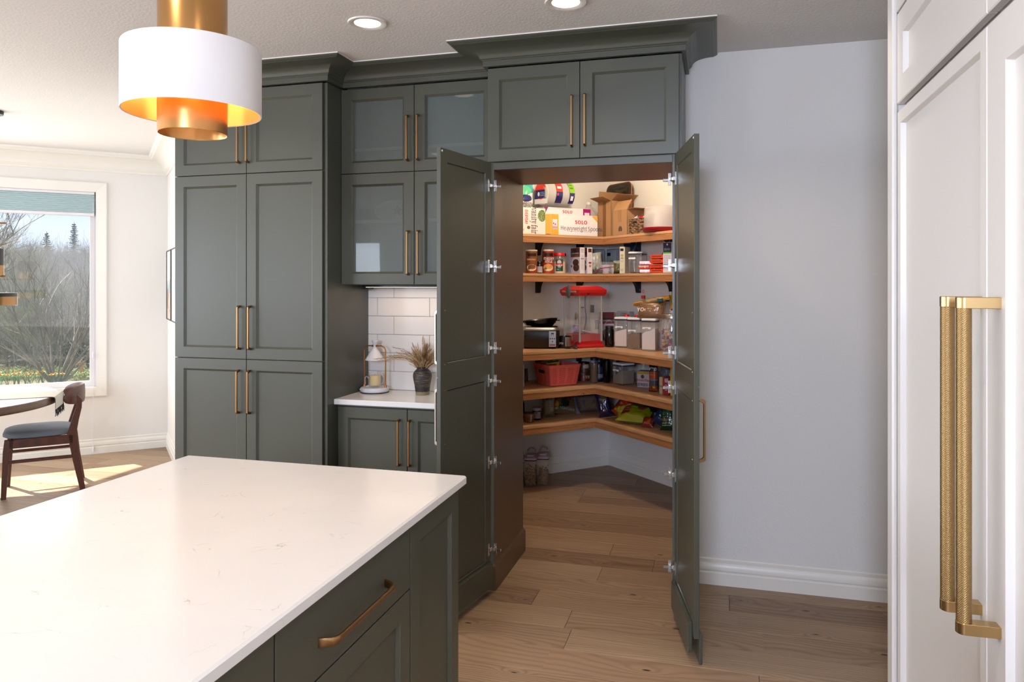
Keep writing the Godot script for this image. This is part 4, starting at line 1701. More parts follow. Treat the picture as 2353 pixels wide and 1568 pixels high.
func build_chair() -> void:
	# chair's own axes: x to its right, z to its front; seen from its left-hand side
	var t := thing("dining_chair", "dark wooden chair with curved backrest and grey-blue upholstered seat at the table", "chair")
	var fwd := Vector3(-0.69, 0, 0.724).normalized()
	t.transform = Transform3D(Basis(Vector3.UP.cross(fwd), Vector3.UP, fwd), Vector3(-4.93, 0, -4.435))
	var wood := mat("walnut")
	for s in [-1.0, 1.0]:
		# back leg: one shaped plank that rises to the backrest
		var k := Mk.new()
		var p := PackedVector2Array()  # x forward, y up
		var line := [Vector2(-0.262, 0.0), Vector2(-0.222, 0.22), Vector2(-0.203, 0.36), Vector2(-0.192, 0.44), Vector2(-0.212, 0.53), Vector2(-0.235, 0.62), Vector2(-0.240, 0.68), Vector2(-0.226, 0.715)]
		var wide := [0.036, 0.048, 0.058, 0.060, 0.048, 0.040, 0.034, 0.012]
		for i in line.size():
			p.append(line[i] + Vector2(wide[i] * 0.5, 0))
		for i in range(line.size() - 1, -1, -1):
			p.append(line[i] - Vector2(wide[i] * 0.5, 0))
		k.x = Transform3D(Basis(Vector3(0, 0, 1), Vector3.UP, Vector3(-1, 0, 0)), Vector3(0.205 * s, 0, 0))
		k.prism(p, -0.011, 0.011, 0.003)
		part("leg", k, wood, t)
		# front leg
		k = Mk.new()
		p = PackedVector2Array([Vector2(0.215, 0.0), Vector2(0.247, 0.0), Vector2(0.235, 0.34), Vector2(0.225, 0.425), Vector2(0.165, 0.425), Vector2(0.175, 0.36), Vector2(0.195, 0.33)])
		k.x = Transform3D(Basis(Vector3(0, 0, 1), Vector3.UP, Vector3(-1, 0, 0)), Vector3(0.205 * s, 0, 0))
		k.prism(p, -0.011, 0.011, 0.003)
		part("leg", k, wood, t)
		k = Mk.new()
		k.box(Vector3(0.205 * s, 0.392, 0.0), Vector3(0.022, 0.066, 0.40), 0.003)
		part("seat_rail", k, wood, t)
		k = Mk.new()
		k.box(Vector3(0.205 * s, 0.262, 0.0), Vector3(0.018, 0.024, 0.43), 0.004)
		part("stretcher", k, wood, t)
		k = Mk.new()
		k.x = Transform3D(Basis(Vector3(0, 0, 1), PI / 2 * s), Vector3(0.216 * s, 0.30, -0.215))
		k.lathe([Vector2(0.007, 0.002), Vector2(0.006, -0.002), Vector2(0.0004, -0.003)], 12, true)
		part("bolt", k, hue(0.10, 0.06, 0.05, 0.4), t)
	for z in [-0.17, 0.185]:
		var k := Mk.new()
		k.box(Vector3(0, 0.392, z), Vector3(0.40, 0.06, 0.02), 0.003)
		part("seat_rail", k, wood, t)
	# padded seat, rounded to the front
	var k := Mk.new()
	var steps := []
	for q in [[0.94, 0.424], [1.0, 0.432], [1.0, 0.448], [0.975, 0.461], [0.90, 0.469], [0.6, 0.476], [0.02, 0.478]]:
		steps.append([0.225 * q[0], 0.225 * q[0], 0.155 * q[0], q[1]])
	steps.push_front([0.002, 0.002, 0.001, 0.424])
	k.x = pos(0, 0, 0.02)
	k.rounded(steps, 9)
	part("seat", k, paint("seat_cloth", Color(0.40, 0.42, 0.45), 0.85), t)
	# bent plywood backrest, wrapping forward at both ends
	k = Mk.new()
	var rows := []
	var n := 30
	for loop in 9:
		var row := PackedVector3Array()
		for i in n + 1:
			var s := 2.0 * i / n - 1.0
			var a := s * 1.02
			var tall := 0.064 * sqrt(maxf(0.0, 1.0 - pow(absf(s), 4.0))) + 0.004
			var ring := TAU * loop / 8.0
			var yy := 0.712 + tall * cos(ring) - 0.018 * s * s
			var rad := 0.262 + 0.006 * sin(ring) * -1.0
			row.append(Vector3(sin(a) * rad * 0.98, yy, -0.275 + (1.0 - cos(a)) * rad * 1.15 + 0.006 * sin(ring)))
		rows.append(row)
	rows.reverse()
	k.sheet(rows, false)
	part("backrest", k, wood, t)


# ---------------------------------------------------------------- things on the short counter

func build_counter_things() -> void:
	var Y := 0.9152
	var t := thing("candle_warmer", "white candle warmer lamp with cone shade on a brass hoop", "lamp", Vector3(-1.930, Y, -3.935))
	var k := Mk.new()
	k.lathe([Vector2(0.0005, 0.004), Vector2(0.078, 0.004), Vector2(0.082, 0.008), Vector2(0.082, 0.026), Vector2(0.079, 0.030), Vector2(0.0005, 0.030)], 48)
	part("base", k, mat("white_plastic"), t)
	k = Mk.new()
	k.lathe([Vector2(0.0005, 0.0), Vector2(0.0825, 0.0), Vector2(0.083, 0.004), Vector2(0.0005, 0.0042)], 48)
	part("base_pad", k, mat("black_plastic"), t)
	k = Mk.new()
	var path := []
	var top := 0.270
	path.append(Vector3(-0.068, 0.03, 0))
	for i in 9:
		var a := PI * 0.5 * i / 8.0
		path.append(Vector3(-0.068 + 0.030 * (1.0 - cos(a)), top - 0.030 + 0.030 * sin(a), 0))
	for i in 9:
		var a := PI * 0.5 * i / 8.0
		path.append(Vector3(0.038 + 0.030 * sin(a), top - 0.030 + 0.030 * cos(a), 0))
	path.append(Vector3(0.068, 0.03, 0))
	k.tube(path, 0.0036, 0.0036, 10)
	part("hoop", k, paint("copper_brass", Color(0.72, 0.47, 0.22), 0.3, 1.0), t)
	for s in [-1.0, 1.0]:
		k = Mk.new()
		k.lathe([Vector2(0.0065, 0.030), Vector2(0.0065, 0.042), Vector2(0.0055, 0.044), Vector2(0.0037, 0.044)], 14)
		part("ferrule", k, mat("copper_brass"), t, Vector3(0.068 * s, 0, 0))
	k = Mk.new()
	k.tube([Vector3(-0.018, top, 0), Vector3(0.018, top, 0)], 0.0058, 0.0058, 12)
	part("collar", k, mat("copper_brass"), t)
	k = Mk.new()
	k.lathe([Vector2(0.0545, 0.1875), Vector2(0.0560, 0.187), Vector2(0.0567, 0.188), Vector2(0.010, 0.2625), Vector2(0.0085, 0.264), Vector2(0.0085, 0.276), Vector2(0.0115, 0.280), Vector2(0.0185, 0.300), Vector2(0.0183, 0.302), Vector2(0.0004, 0.3025)], 40)
	part("shade", k, mat("white_plastic"), t)
	k = Mk.new()
	k.lathe([Vector2(0.0545, 0.1875), Vector2(0.009, 0.2575), Vector2(0.0004, 0.258)], 40, true)
	part("shade_lining", k, mat("white_plastic"), t)
	# candle
	var c := thing("candle_mug", "yellow candle in a clear glass mug on the warmer's base", "candle", Vector3(-1.928, Y + 0.0302, -3.930))
	k = Mk.new()
	k.lathe([Vector2(0.0005, 0.0), Vector2(0.032, 0.0), Vector2(0.034, 0.004), Vector2(0.037, 0.088), Vector2(0.0360, 0.0885), Vector2(0.0345, 0.088), Vector2(0.0318, 0.012), Vector2(0.0005, 0.012)], 32)
	part("mug", k, mat("clear_glass"), c)
	k = Mk.new()
	var hp := []
	for i in 13:
		var a := PI * i / 12.0
		hp.append(Vector3(0.034 + 0.024 * sin(a), 0.048 + 0.030 * cos(a), 0))
	k.tube(hp, 0.0035, 0.0035, 8)
	part("handle", k, mat("clear_glass"), c)
	k = Mk.new()
	k.lathe([Vector2(0.0005, 0.013), Vector2(0.0308, 0.013), Vector2(0.0330, 0.069), Vector2(0.0004, 0.070)], 32)
	var wax := paint("wax", Color(0.93, 0.82, 0.50), 0.5)
	wax.subsurf_scatter_enabled = true
	wax.subsurf_scatter_strength = 0.3
	part("wax", k, wax, c)
	k = Mk.new()
	k.tube([Vector3(0, 0.07, 0), Vector3(0.001, 0.078, 0)], 0.001, 0.001, 6)
	part("wick", k, mat("ink_black"), c)
	# power cord in a loose coil
	var w := thing("power_cord", "white coiled power cord with switch beside the candle warmer", "cord", Vector3(-2.0, Y, -3.965))
	k = Mk.new()
	k.tube(spline([Vector3(0.0, 0.006, 0.02), Vector3(-0.012, 0.03, -0.01), Vector3(-0.018, 0.072, -0.02), Vector3(-0.005, 0.082, -0.022), Vector3(0.012, 0.060, -0.018), Vector3(0.035, 0.025, -0.02), Vector3(0.058, 0.012, -0.015), Vector3(0.040, 0.045, -0.012), Vector3(0.020, 0.020, 0.0), Vector3(0.005, 0.004, 0.02), Vector3(-0.010, 0.004, 0.03), Vector3(0.015, 0.004, 0.035), Vector3(0.03, 0.004, 0.01)], 6), 0.0024, 0.0024, 7)
	part("cord", k, mat("white_plastic"), w)
	k = Mk.new()
	k.x = turned(0.002, 0.022, 0.028, 35, 0, 22)
	k.box(Vector3.ZERO, Vector3(0.058, 0.013, 0.016), 0.004)
	part("switch", k, mat("white_plastic"), w)
	# vase
	var vz := Vector3(-1.628, Y, -3.925)
	var v := thing("vase", "dark brushed stoneware vase with pale foot on the white counter", "vase", vz)
	k = Mk.new()
	var prof := [Vector2(0.0005, 0.0), Vector2(0.0375, 0.0), Vector2(0.039, 0.002), Vector2(0.0405, 0.02), Vector2(0.0455, 0.055), Vector2(0.0515, 0.085), Vector2(0.0545, 0.105), Vector2(0.0535, 0.118), Vector2(0.0475, 0.131), Vector2(0.0385, 0.140), Vector2(0.0325, 0.145), Vector2(0.031, 0.150), Vector2(0.033, 0.154), Vector2(0.0345, 0.1565), Vector2(0.0325, 0.158), Vector2(0.029, 0.156), Vector2(0.027, 0.150), Vector2(0.030, 0.142), Vector2(0.040, 0.128), Vector2(0.040, 0.03), Vector2(0.0005, 0.02)]
	k.lathe(prof, 48)
	var im := Image.create(256, 256, false, Image.FORMAT_RGB8)
	var f := FastNoiseLite.new()
	f.frequency = 0.02
	f.seed = 5
	var total := 0.0
	for i in prof.size() - 1:
		total += (prof[i + 1] - prof[i]).length()
	for y in 256:
		var s := (1.0 - y / 255.0) * total  # length from the centre of the foot
		for x in 256:
			var g := f.get_noise_2d(x * 0.8, y * 14.0) * 0.5 + 0.5
			var col := Color(0.165, 0.145, 0.13)
			if s < 0.056 + f.get_noise_2d(x * 6.0, 0) * 0.004:
				col = Color(0.66, 0.58, 0.44).darkened(0.3 * g)
			elif s > 0.082 and s < 0.175:
				col = Color(0.17, 0.155, 0.14).lerp(Color(0.50, 0.45, 0.39), clampf((g - 0.42) * 2.6, 0.0, 0.9))
			im.set_pixel(x, y, col)
	var vm := printed(ImageTexture.create_from_image(im), 0.45)
	part("body", k, vm, v)
	# dried grasses, stem by stem
	var b := thing("dried_grass", "spray of dried tan grasses standing in the dark vase", "dried grass", vz + Vector3(0, 0.06, 0))
	var r := RandomNumberGenerator.new()
	r.seed = 12
	var straw := [paint("straw_a", Color(0.66, 0.53, 0.36), 0.8), paint("straw_b", Color(0.54, 0.41, 0.27), 0.8), paint("straw_c", Color(0.78, 0.67, 0.50), 0.8)]
	for i in 150:
		var az := r.randf_range(0, TAU)
		var lean := pow(r.randf(), 0.7) * 0.75
		var hgt := r.randf_range(0.17, 0.275) * (1.0 - 0.25 * lean)
		if i < 14:  # the long ones that droop over the warmer
			az = PI * 1.5 + r.randf_range(-0.5, 0.5)
			lean = r.randf_range(0.85, 1.5)
			hgt = r.randf_range(0.25, 0.30)
		var dir := Vector3(sin(az), 0, cos(az))
		if dir.z < -0.3:
			dir.z *= 0.5
		if dir.x > 0.6:
			dir.x *= 0.8
		var pts := []
		for q in 7:
			var s := q / 6.0
			pts.append(Vector3(dir.x * 0.012, 0, dir.z * 0.012) + dir * hgt * lean * 0.62 * (s * s * 0.6 + s * 0.4) * s + Vector3.UP * hgt * (s - 0.34 * lean * s * s * s))
		k = Mk.new()
		k.tube(pts, 0.0011, 0.0006, 5)
		# seed head along the last third: a bristly spindle
		var tip: Vector3 = pts[6]
		var neck: Vector3 = pts[4]
		var head := []
		for q in 6:
			head.append(neck.lerp(pts[5], minf(q / 3.0, 1.0)) if q <= 3 else pts[5].lerp(tip, (q - 3) / 2.0))
		for q in 16:
			var s := q / 15.0
			var c0 := neck.lerp(pts[5], minf(s * 2.0, 1.0)) if s < 0.5 else (pts[5] as Vector3).lerp(tip, s * 2.0 - 1.0)
			var d := (tip - neck).normalized()
			var side := d.cross(Vector3(sin(q * 2.4), cos(q * 1.7), sin(q * 3.1))).normalized()
			k.tube([c0, c0 + side * 0.0036 + d * 0.005, c0 + side * 0.004 + d * 0.012], 0.0013, 0.0004, 4, false)
		part("stem", k, straw[r.randi_range(0, 2)], b)


func spline(p: Array, per: int) -> Array:
	var out := []
	for i in p.size() - 1:
		var a: Vector3 = p[maxi(i - 1, 0)]
		var b: Vector3 = p[i]
		var c: Vector3 = p[i + 1]
		var d: Vector3 = p[mini(i + 2, p.size() - 1)]
		for j in per:
			out.append(b.cubic_interpolate(c, a, d, float(j) / per))
	out.append(p[-1])
	return out


# ---------------------------------------------------------------- goods: builders

# Carton standing on its base, front towards local +z. Prints are laid on the faces they belong to.
func carton(called: String, label: String, cat: String, p: Vector3, deg: float, s: Vector3, body: Material, front: Texture2D = null, right: Texture2D = null, left: Texture2D = null) -> Node3D:
	var t := thing(called, label, cat, p, deg_to_rad(deg))
	var k := Mk.new()
	k.box(Vector3(0, s.y * 0.5, 0), s, minf(0.003, minf(s.x, s.z) * 0.1))
	part("carton", k, body, t)
	var h := s * 0.5
	var e := 0.0012
	for f in [[front, 0.0, h.x, h.z], [right, 90.0, h.z, h.x], [left, -90.0, h.z, h.x]]:
		if f[0]:
			k = Mk.new()
			var w: float = f[2] - 0.003
			k.x = Transform3D(Basis(Vector3.UP, deg_to_rad(f[1])), Vector3.ZERO)
			k.box(Vector3(0, h.y, f[3] + 0.0001), Vector3(w * 2, s.y - 0.006, 0.0008))
			k.quad(Vector3(-w, 0.003, f[3] + e), Vector3(w, 0.003, f[3] + e), Vector3(w, s.y - 0.003, f[3] + e), Vector3(-w, s.y - 0.003, f[3] + e))
			part("front_print" if f[1] == 0.0 else "side_print", k, printed(f[0]), t)
	return t


# Printed band round a can or jar, its picture centred on +z.
func band(t: Node3D, r: float, y0: float, y1: float, tex: Texture2D, rough := 0.4, r1 := -1.0) -> void:
	var k := Mk.new()
	k.lathe([Vector2(r + 0.0008, y0), Vector2(r1 + 0.0008 if r1 > 0 else r + 0.0008, y1)], 32)
	var o := part("label", k, printed(tex, rough), t)
	o.rotation.y = PI


# Square-sided clear keeper with a white pop lid, partly filled.
func keeper(called: String, label: String, p: Vector3, deg: float, hx: float, hz: float, h: float, fill: float, stuff: Material, slope := 0.03, tag_y := 0.0) -> Node3D:
	var t := thing(called, label, "container", p, deg_to_rad(deg))
	var c := 0.012
	var k := Mk.new()
	k.rounded([[0.002, 0.002, 0.001, 0.001], [hx - 0.008, hz - 0.008, c, 0.001], [hx - 0.002, hz - 0.002, c, 0.006], [hx, hz, c, h * 0.86], [hx, hz, c, h - 0.028], [hx - 0.002, hz - 0.002, c, h - 0.028], [hx - 0.004, hz - 0.004, c, 0.010], [0.002, 0.002, 0.001, 0.010]])
	part("tub", k, mat("clear_plastic"), t)
	k = Mk.new()
	k.rounded([[hx - 0.003, hz - 0.003, c, h - 0.027], [hx - 0.001, hz - 0.001, c, h - 0.026], [hx - 0.001, hz - 0.001, c, h - 0.014], [hx - 0.004, hz - 0.004, c, h - 0.013]])
	part("seal", k, hue(0.20, 0.18, 0.24, 0.4), t)
	k = Mk.new()
	k.rounded([[hx - 0.004, hz - 0.004, c, h - 0.015], [hx + 0.001, hz + 0.001, c, h - 0.014], [hx + 0.001, hz + 0.001, c, h - 0.004], [hx - 0.002, hz - 0.002, c, h], [0.012, 0.012, 0.008, h], [0.011, 0.011, 0.008, h - 0.001], [0.002, 0.002, 0.001, h - 0.001]])
	part("lid", k, mat("white_plastic"), t)
	# contents, heaped unevenly
	k = Mk.new()
	var n := 10
	var f := FastNoiseLite.new()
	f.seed = int(p.x * 977.0) + 3
	f.frequency = 9.0
	var ax := hx - 0.006
	var az := hz - 0.006
	var rows := []
	for i in n + 1:
		var row := PackedVector3Array()
		for j in n + 1:
			var x := (2.0 * j / n - 1.0) * ax
			var z := (1.0 - 2.0 * i / n) * az
			row.append(Vector3(x, 0.012 + fill * h + slope * (x / ax) + f.get_noise_2d(x, z) * slope * 0.7, z))
		rows.append(row)
	k.sheet(rows, false)
	for side in 4:
		var low := PackedVector3Array()
		var high := PackedVector3Array()
		for j in n + 1:
			var q: Vector3 = rows[0][j] if side == 0 else rows[j][n] if side == 1 else rows[n][n - j] if side == 2 else rows[n - j][0]
			low.append(Vector3(q.x, 0.012, q.z))
			high.append(q)
		k.sheet([low, high], false)
	var o := part("contents", k, stuff, t)
	o.set_meta("kind", "stuff")
	if tag_y > 0.0:
		k = Mk.new()
		k.box(Vector3(-hx * 0.25, tag_y, hz + 0.0006), Vector3(hx * 1.15, 0.014, 0.0008))
		part("label", k, mat("ink_white"), t)
		text("FLOUR" if stuff == mats.get("flour") else "SUGAR" if stuff == mats.get("sugar") else "OATS", 0.007, mat("ink_black"), t, pos(-hx * 0.25, tag_y - 0.0035, hz + 0.0014), "Droid Sans", true)
	return t


# Soft bag; tilt turns it about its own foot (x) and roll about its face (z).
func sack(called: String, label: String, cat: String, p: Vector3, deg: float, w: float, h: float, d: float, m: Material, seed_: int, tilt := 0.0, roll := 0.0, wrinkle := 0.06, seal := 0.08) -> Node3D:
	var t := thing(called, label, cat, p, deg_to_rad(deg))
	var k := Mk.new()
	k.bag(w, h, d, seed_, seal, wrinkle)
	var o := part("pouch", k, m, t)
	o.transform = Transform3D(Basis.from_euler(Vector3(deg_to_rad(tilt), 0, deg_to_rad(roll))), Vector3.ZERO)
	var low := INF
	for q in k.v:
		low = minf(low, (o.transform.basis * q).y)
	o.position.y = -low
	return t


func film_print(tex: Texture2D, rough := 0.28) -> StandardMaterial3D:
	var m := printed(tex, rough)
	m.clearcoat_enabled = true
	m.clearcoat = 0.5
	m.clearcoat_roughness = 0.2
	return m


func board_mat() -> Material:
	if not mats.has("kraft"):
		paint("kraft", Color(0.66, 0.50, 0.345), 0.8)
	return mats["kraft"]


# Open cardboard box seen from outside: four walls, a floor and flaps folded by the given angles (0 is upright, 90 is level outwards).
func open_box(called: String, label: String, p: Vector3, deg: float, s: Vector3, flaps: Array) -> Node3D:
	var t := thing(called, label, "box", p, deg_to_rad(deg))
	var th := 0.004
	var k := Mk.new()
	k.box(Vector3(0, th * 0.5, 0), Vector3(s.x, th, s.z))
	for q in [[0.0, s.x, s.z], [90.0, s.z, s.x], [180.0, s.x, s.z], [270.0, s.z, s.x]]:
		k.x = Transform3D(Basis(Vector3.UP, deg_to_rad(q[0])), Vector3.ZERO)
		k.box(Vector3(0, s.y * 0.5, q[2] * 0.5 - th * 0.5), Vector3(q[1], s.y, th), 0.001)
	part("carton", k, board_mat(), t)
	for i in 4:
		if flaps[i] == null:
			continue
		var long := s.x if i % 2 == 0 else s.z
		var off := s.z if i % 2 == 0 else s.x
		var reach := minf(s.x, s.z) * 0.5
		k = Mk.new()
		k.box(Vector3(0, reach * 0.5, 0), Vector3(long - 0.004, reach, 0.003), 0.0008)
		var o := part("flap", k, board_mat(), t)
		var b := Basis(Vector3.UP, PI * 0.5 * i) * Basis(Vector3.RIGHT, deg_to_rad(flaps[i]))
		o.transform = Transform3D(b, Basis(Vector3.UP, PI * 0.5 * i) * Vector3(0, s.y, off * 0.5 - 0.002))
	return t


# ---------------------------------------------------------------- top shelf

func stock_top_shelf() -> void:
	var Y: float = SHELF_Y[0] + 0.0004
	# napkins
	var nap := print_tex(96, 96, Color(0.91, 0.89, 0.87), [["s", 0.70, 0.06, 0.34, 0.46, Color(0.20, 0.36, 0.13), 0.85], ["s", 0.72, 0.08, 0.30, 0.42, Color(0.55, 0.13, 0.12), 0.25], ["s", 0.72, 0.08, 0.30, 0.42, Color(0.86, 0.88, 0.75), 0.2], ["s", 0.72, 0.10, 0.30, 0.40, Color(0.30, 0.55, 0.16), 0.25], ["e", 0.27, 0.70, 0.13, 0.13, Color(0.40, 0.32, 0.22)], ["t", 0.08, 0.12, 0.02, 0.30, Color(0.45, 0.4, 0.4), 12], ["t", 0.06, 0.82, 0.10, 0.10, Color(0.80, 0.20, 0.22), 3]])
	var t := carton("napkin_pack", "white wrapped napkin pack with black script lettering and salad picture", "napkins", spot(0.885, 0.125, Y), 45, Vector3(0.23, 0.205, 0.17), hue(0.90, 0.88, 0.86, 0.4), nap)
	var side := turned(0.012, 0.105, 0.0868, 0, 0, -90)
	text("vanity fair", 0.052, mat("ink_black"), t, side, "Droid Serif", false, 0.55)
	text("EVERYDAY", 0.026, mat("ink_red"), t, turned(-0.060, 0.132, 0.0868, 0, 0, -90), "Droid Sans", true, 0.62)
	# cup pack behind the jamb
	var cups := print_tex(64, 96, Color(0.90, 0.90, 0.90), [["r", 0.0, 0.0, 1.0, 0.5, Color(0.16, 0.66, 0.68)], ["e", 0.1, 0.30, 0.7, 0.3, Color(0.35, 0.75, 0.55)], ["e", 0.15, 0.58, 0.7, 0.22, Color(0.10, 0.14, 0.38)], ["s", 0.0, 0.8, 1.0, 0.2, Color(0.2, 0.2, 0.2), 0.4]])
	sack("paper_towel_pack", "teal and white plastic-wrapped pack standing on the napkins by the door jamb", "paper goods", spot(0.925, 0.12, Y + 0.2055), 45, 0.19, 0.24, 0.11, film_print(cups), 3, 0, 0, 0.05)
	# cutlery cartons
	var spoon := print_tex(256, 96, Color(0.93, 0.91, 0.91), [["r", 0.0, 0.0, 0.155, 1.0, Color(0.90, 0.66, 0.24)], ["r", 0.03, 0.26, 0.105, 0.48, Color(0.86, 0.86, 0.90)], ["r", 0.03, 0.60, 0.105, 0.12, Color(0.75, 0.62, 0.68)], ["e", 0.038, 0.42, 0.03, 0.08, Color(0.80, 0.1, 0.1)], ["e", 0.075, 0.46, 0.026, 0.08, Color(0.80, 0.1, 0.1)], ["d", 0.87, 0.0, 0.13, 0.32, Color(0.90, 0.66, 0.24), 1], ["t", 0.34, 0.80, 0.50, 0.06, Color(0.62, 0.58, 0.58), 1]])
	t = carton("spoon_box", "long white and yellow box of spoons lying at the front of the top shelf", "box", spot(0.510, 0.200, Y), 45, Vector3(0.45, 0.166, 0.062), hue(0.88, 0.86, 0.86, 0.5), spoon)
	text("SOLO", 0.030, mat("ink_red"), t, pos(0.062, 0.108, 0.0324), "Droid Sans", true, 1.1)
	text("Heavyweight Spoons", 0.034, mat("ink_grey"), t, pos(0.068, 0.058, 0.0324), "Droid Sans", false, 0.92)
	var k := Mk.new()
	k.x = turned(-0.223, 0.0, 0.030, -38)
	k.box(Vector3(-0.040, 0.084, 0), Vector3(0.082, 0.155, 0.002))
	part("end_flap", k, hue(0.90, 0.66, 0.24, 0.5), t)
	var fork := print_tex(256, 96, Color(0.93, 0.91, 0.92), [["r", 0.83, 0.0, 0.17, 1.0, Color(0.66, 0.07, 0.46)], ["r", 0.86, 0.14, 0.11, 0.34, Color(0.88, 0.78, 0.45)], ["s", 0.86, 0.16, 0.11, 0.30, Color(0.36, 0.42, 0.14), 0.3], ["r", 0.86, 0.14, 0.11, 0.12, Color(0.90, 0.88, 0.86)], ["d", 0.0, 0.0, 0.08, 0.28, Color(0.55, 0.08, 0.42), 0], ["t", 0.30, 0.50, 0.5, 0.04, Color(0.66, 0.60, 0.62), 1]])
	t = carton("fork_box", "long white and magenta box of forks standing behind the spoon box", "box", spot(0.512, 0.095, Y), 45, Vector3(0.455, 0.232, 0.085), hue(0.88, 0.86, 0.87, 0.5), fork)
	text("SOLO", 0.024, mat("ink_red"), t, pos(-0.005, 0.197, 0.0442), "Droid Sans", true, 1.1)
	text("Heavyweight Forks", 0.030, mat("ink_grey"), t, pos(-0.045, 0.158, 0.0442), "Droid Sans", false, 0.92)
	text("SOLO", 0.024, mat("ink_red"), t, turned(-0.2292, 0.165, 0.0, -90, 0, 0) * turned(0, 0, 0, 0, 0, -90), "Droid Sans", true)
	# pack of white foam plates wrapped in printed film
	t = thing("plate_pack", "film-wrapped pack of white foam plates with red, blue and green labels", "plates", spot(0.640, 0.125, Y + 0.2325), deg_to_rad(45))
	var r := 0.098
	for i in 17:
		k = Mk.new()
		k.x = Transform3D(Basis(Vector3(0, 0, 1), -PI / 2), Vector3(-0.115 + i * 0.0138, r + 0.004, 0))
		k.lathe([Vector2(0.0005, 0.0), Vector2(r * 0.68, 0.0), Vector2(r * 0.97, 0.007), Vector2(r, 0.0085), Vector2(r * 0.97, 0.0105), Vector2(r * 0.66, 0.004), Vector2(0.0005, 0.004)], 28)
		part("plate", k, hue(0.86, 0.85, 0.84, 0.7), t)
	k = Mk.new()
	k.x = Transform3D(Basis(Vector3(0, 0, 1), -PI / 2), Vector3(-0.122, r + 0.004, 0))
	var f := FastNoiseLite.new()
	f.frequency = 3.0
	var rows := []
	for i in 15:
		var row := PackedVector3Array()
		var s := i / 14.0
		for j in 30:
			var a := TAU * j / 30.0
			var rr := (r + 0.003 + 0.006 * absf(f.get_noise_3d(s * 4.0, cos(a) * 2.0, sin(a) * 2.0))) * (0.55 if i == 0 or i == 14 else 1.0)
			row.append(Vector3(sin(a) * rr, s * 0.262, cos(a) * rr))
		rows.append(row)
	k.sheet(rows, true, 0.9)
	part("film", k, mat("film"), t)
	var strip := print_tex(48, 96, Color(0.08, 0.10, 0.36), [["r", 0.0, 0.0, 1.0, 0.60, Color(0.86, 0.20, 0.13)], ["r", 0.15, 0.40, 0.7, 0.10, Color(0.95, 0.93, 0.92)], ["t", 0.2, 0.14, 0.6, 0.18, Color(0.92, 0.6, 0.5), 3], ["e", 0.1, 0.64, 0.3, 0.10, Color(0.88, 0.25, 0.2)]])
	var green := print_tex(48, 96, Color(0.50, 0.74, 0.08), [["r", 0.0, 0.62, 1.0, 0.4, Color(0.08, 0.12, 0.40)], ["r", 0.25, 0.72, 0.5, 0.16, Color(0.92, 0.92, 0.94)], ["t", 0.15, 0.05, 0.6, 0.5, Color(0.16, 0.36, 0.12), 4]])
	for q in [[-0.010, 0.058, strip], [0.108, 0.048, green]]:
		k = Mk.new()
		rows = []
		for i in 9:
			var a := deg_to_rad(-48.0 + i * 16.0)
			var row := PackedVector3Array()
			for j in 2:
				row.append(Vector3(q[0] + (j - 0.5) * q[1], r + 0.004 + sin(a) * (r + 0.0085), cos(a) * (r + 0.0085)))
			rows.append(row)
		k.sheet(rows, false)
		part("label", k, film_print(q[2]), t)
	var end := print_tex(96, 96, Color(0.86, 0.86, 0.87), [["r", 0.0, 0.36, 1.0, 0.42, Color(0.08, 0.10, 0.36)], ["e", 0.05, 0.0, 0.9, 0.8, Color(0.86, 0.20, 0.13)], ["r", 0.1, 0.36, 0.8, 0.40, Color(0.08, 0.10, 0.36)], ["e", 0.25, 0.45, 0.16, 0.2, Color(0.9, 0.9, 0.95)], ["t", 0.45, 0.46, 0.35, 0.22, Color(0.7, 0.72, 0.85), 3]])
	k = Mk.new()
	k.x = Transform3D(Basis.from_euler(Vector3(0, deg_to_rad(-72), 0)), Vector3(-0.128, r + 0.004, 0.012))
	k.box(Vector3.ZERO, Vector3(r * 1.35, r * 1.75, 0.001), 0.0003)
	k.quad(Vector3(-r * 0.67, -r * 0.87, 0.001), Vector3(r * 0.67, -r * 0.87, 0.001), Vector3(r * 0.67, r * 0.87, 0.001), Vector3(-r * 0.67, r * 0.87, 0.001))
	part("label", k, film_print(end), t)
	# milk jug, empty
	t = thing("milk_jug", "empty translucent plastic jug with white cap behind the cutlery boxes", "jug", spot(0.262, 0.075, Y), deg_to_rad(30))
	k = Mk.new()
	k.rounded([[0.002, 0.002, 0.001, 0.0], [0.050, 0.050, 0.018, 0.0], [0.056, 0.056, 0.020, 0.01], [0.056, 0.056, 0.020, 0.16], [0.050, 0.050, 0.028, 0.20], [0.030, 0.030, 0.028, 0.245], [0.019, 0.019, 0.018, 0.262], [0.018, 0.018, 0.0175, 0.275]], 6)
	part("body", k, mat("milky_plastic"), t)
	k = Mk.new()
	k.lathe([Vector2(0.0185, 0.272), Vector2(0.021, 0.273), Vector2(0.021, 0.292), Vector2(0.019, 0.294), Vector2(0.0005, 0.294)], 24)
	part("cap", k, mat("white_plastic"), t)
	k = Mk.new()
	k.tube(spline([Vector3(0.020, 0.245, 0.0), Vector3(0.052, 0.225, 0.0), Vector3(0.068, 0.18, 0.0), Vector3(0.064, 0.13, 0.0), Vector3(0.052, 0.115, 0.0)], 5), 0.009, 0.009, 10)
	part("handle", k, mat("milky_plastic"), t)
	# cardboard
	t = open_box("cardboard_box", "larger open brown cardboard box with upright flaps in the pantry corner", spot(0.125, 0.255, Y), -45, Vector3(0.18, 0.285, 0.22), [72.0, 58.0, -4.0, -8.0])
	k = Mk.new()
	k.box(Vector3(0.0, 0.142, 0.1105), Vector3(0.042, 0.284, 0.0008))
	part("packing_tape", k, hue(0.50, 0.35, 0.20, 0.3), t)
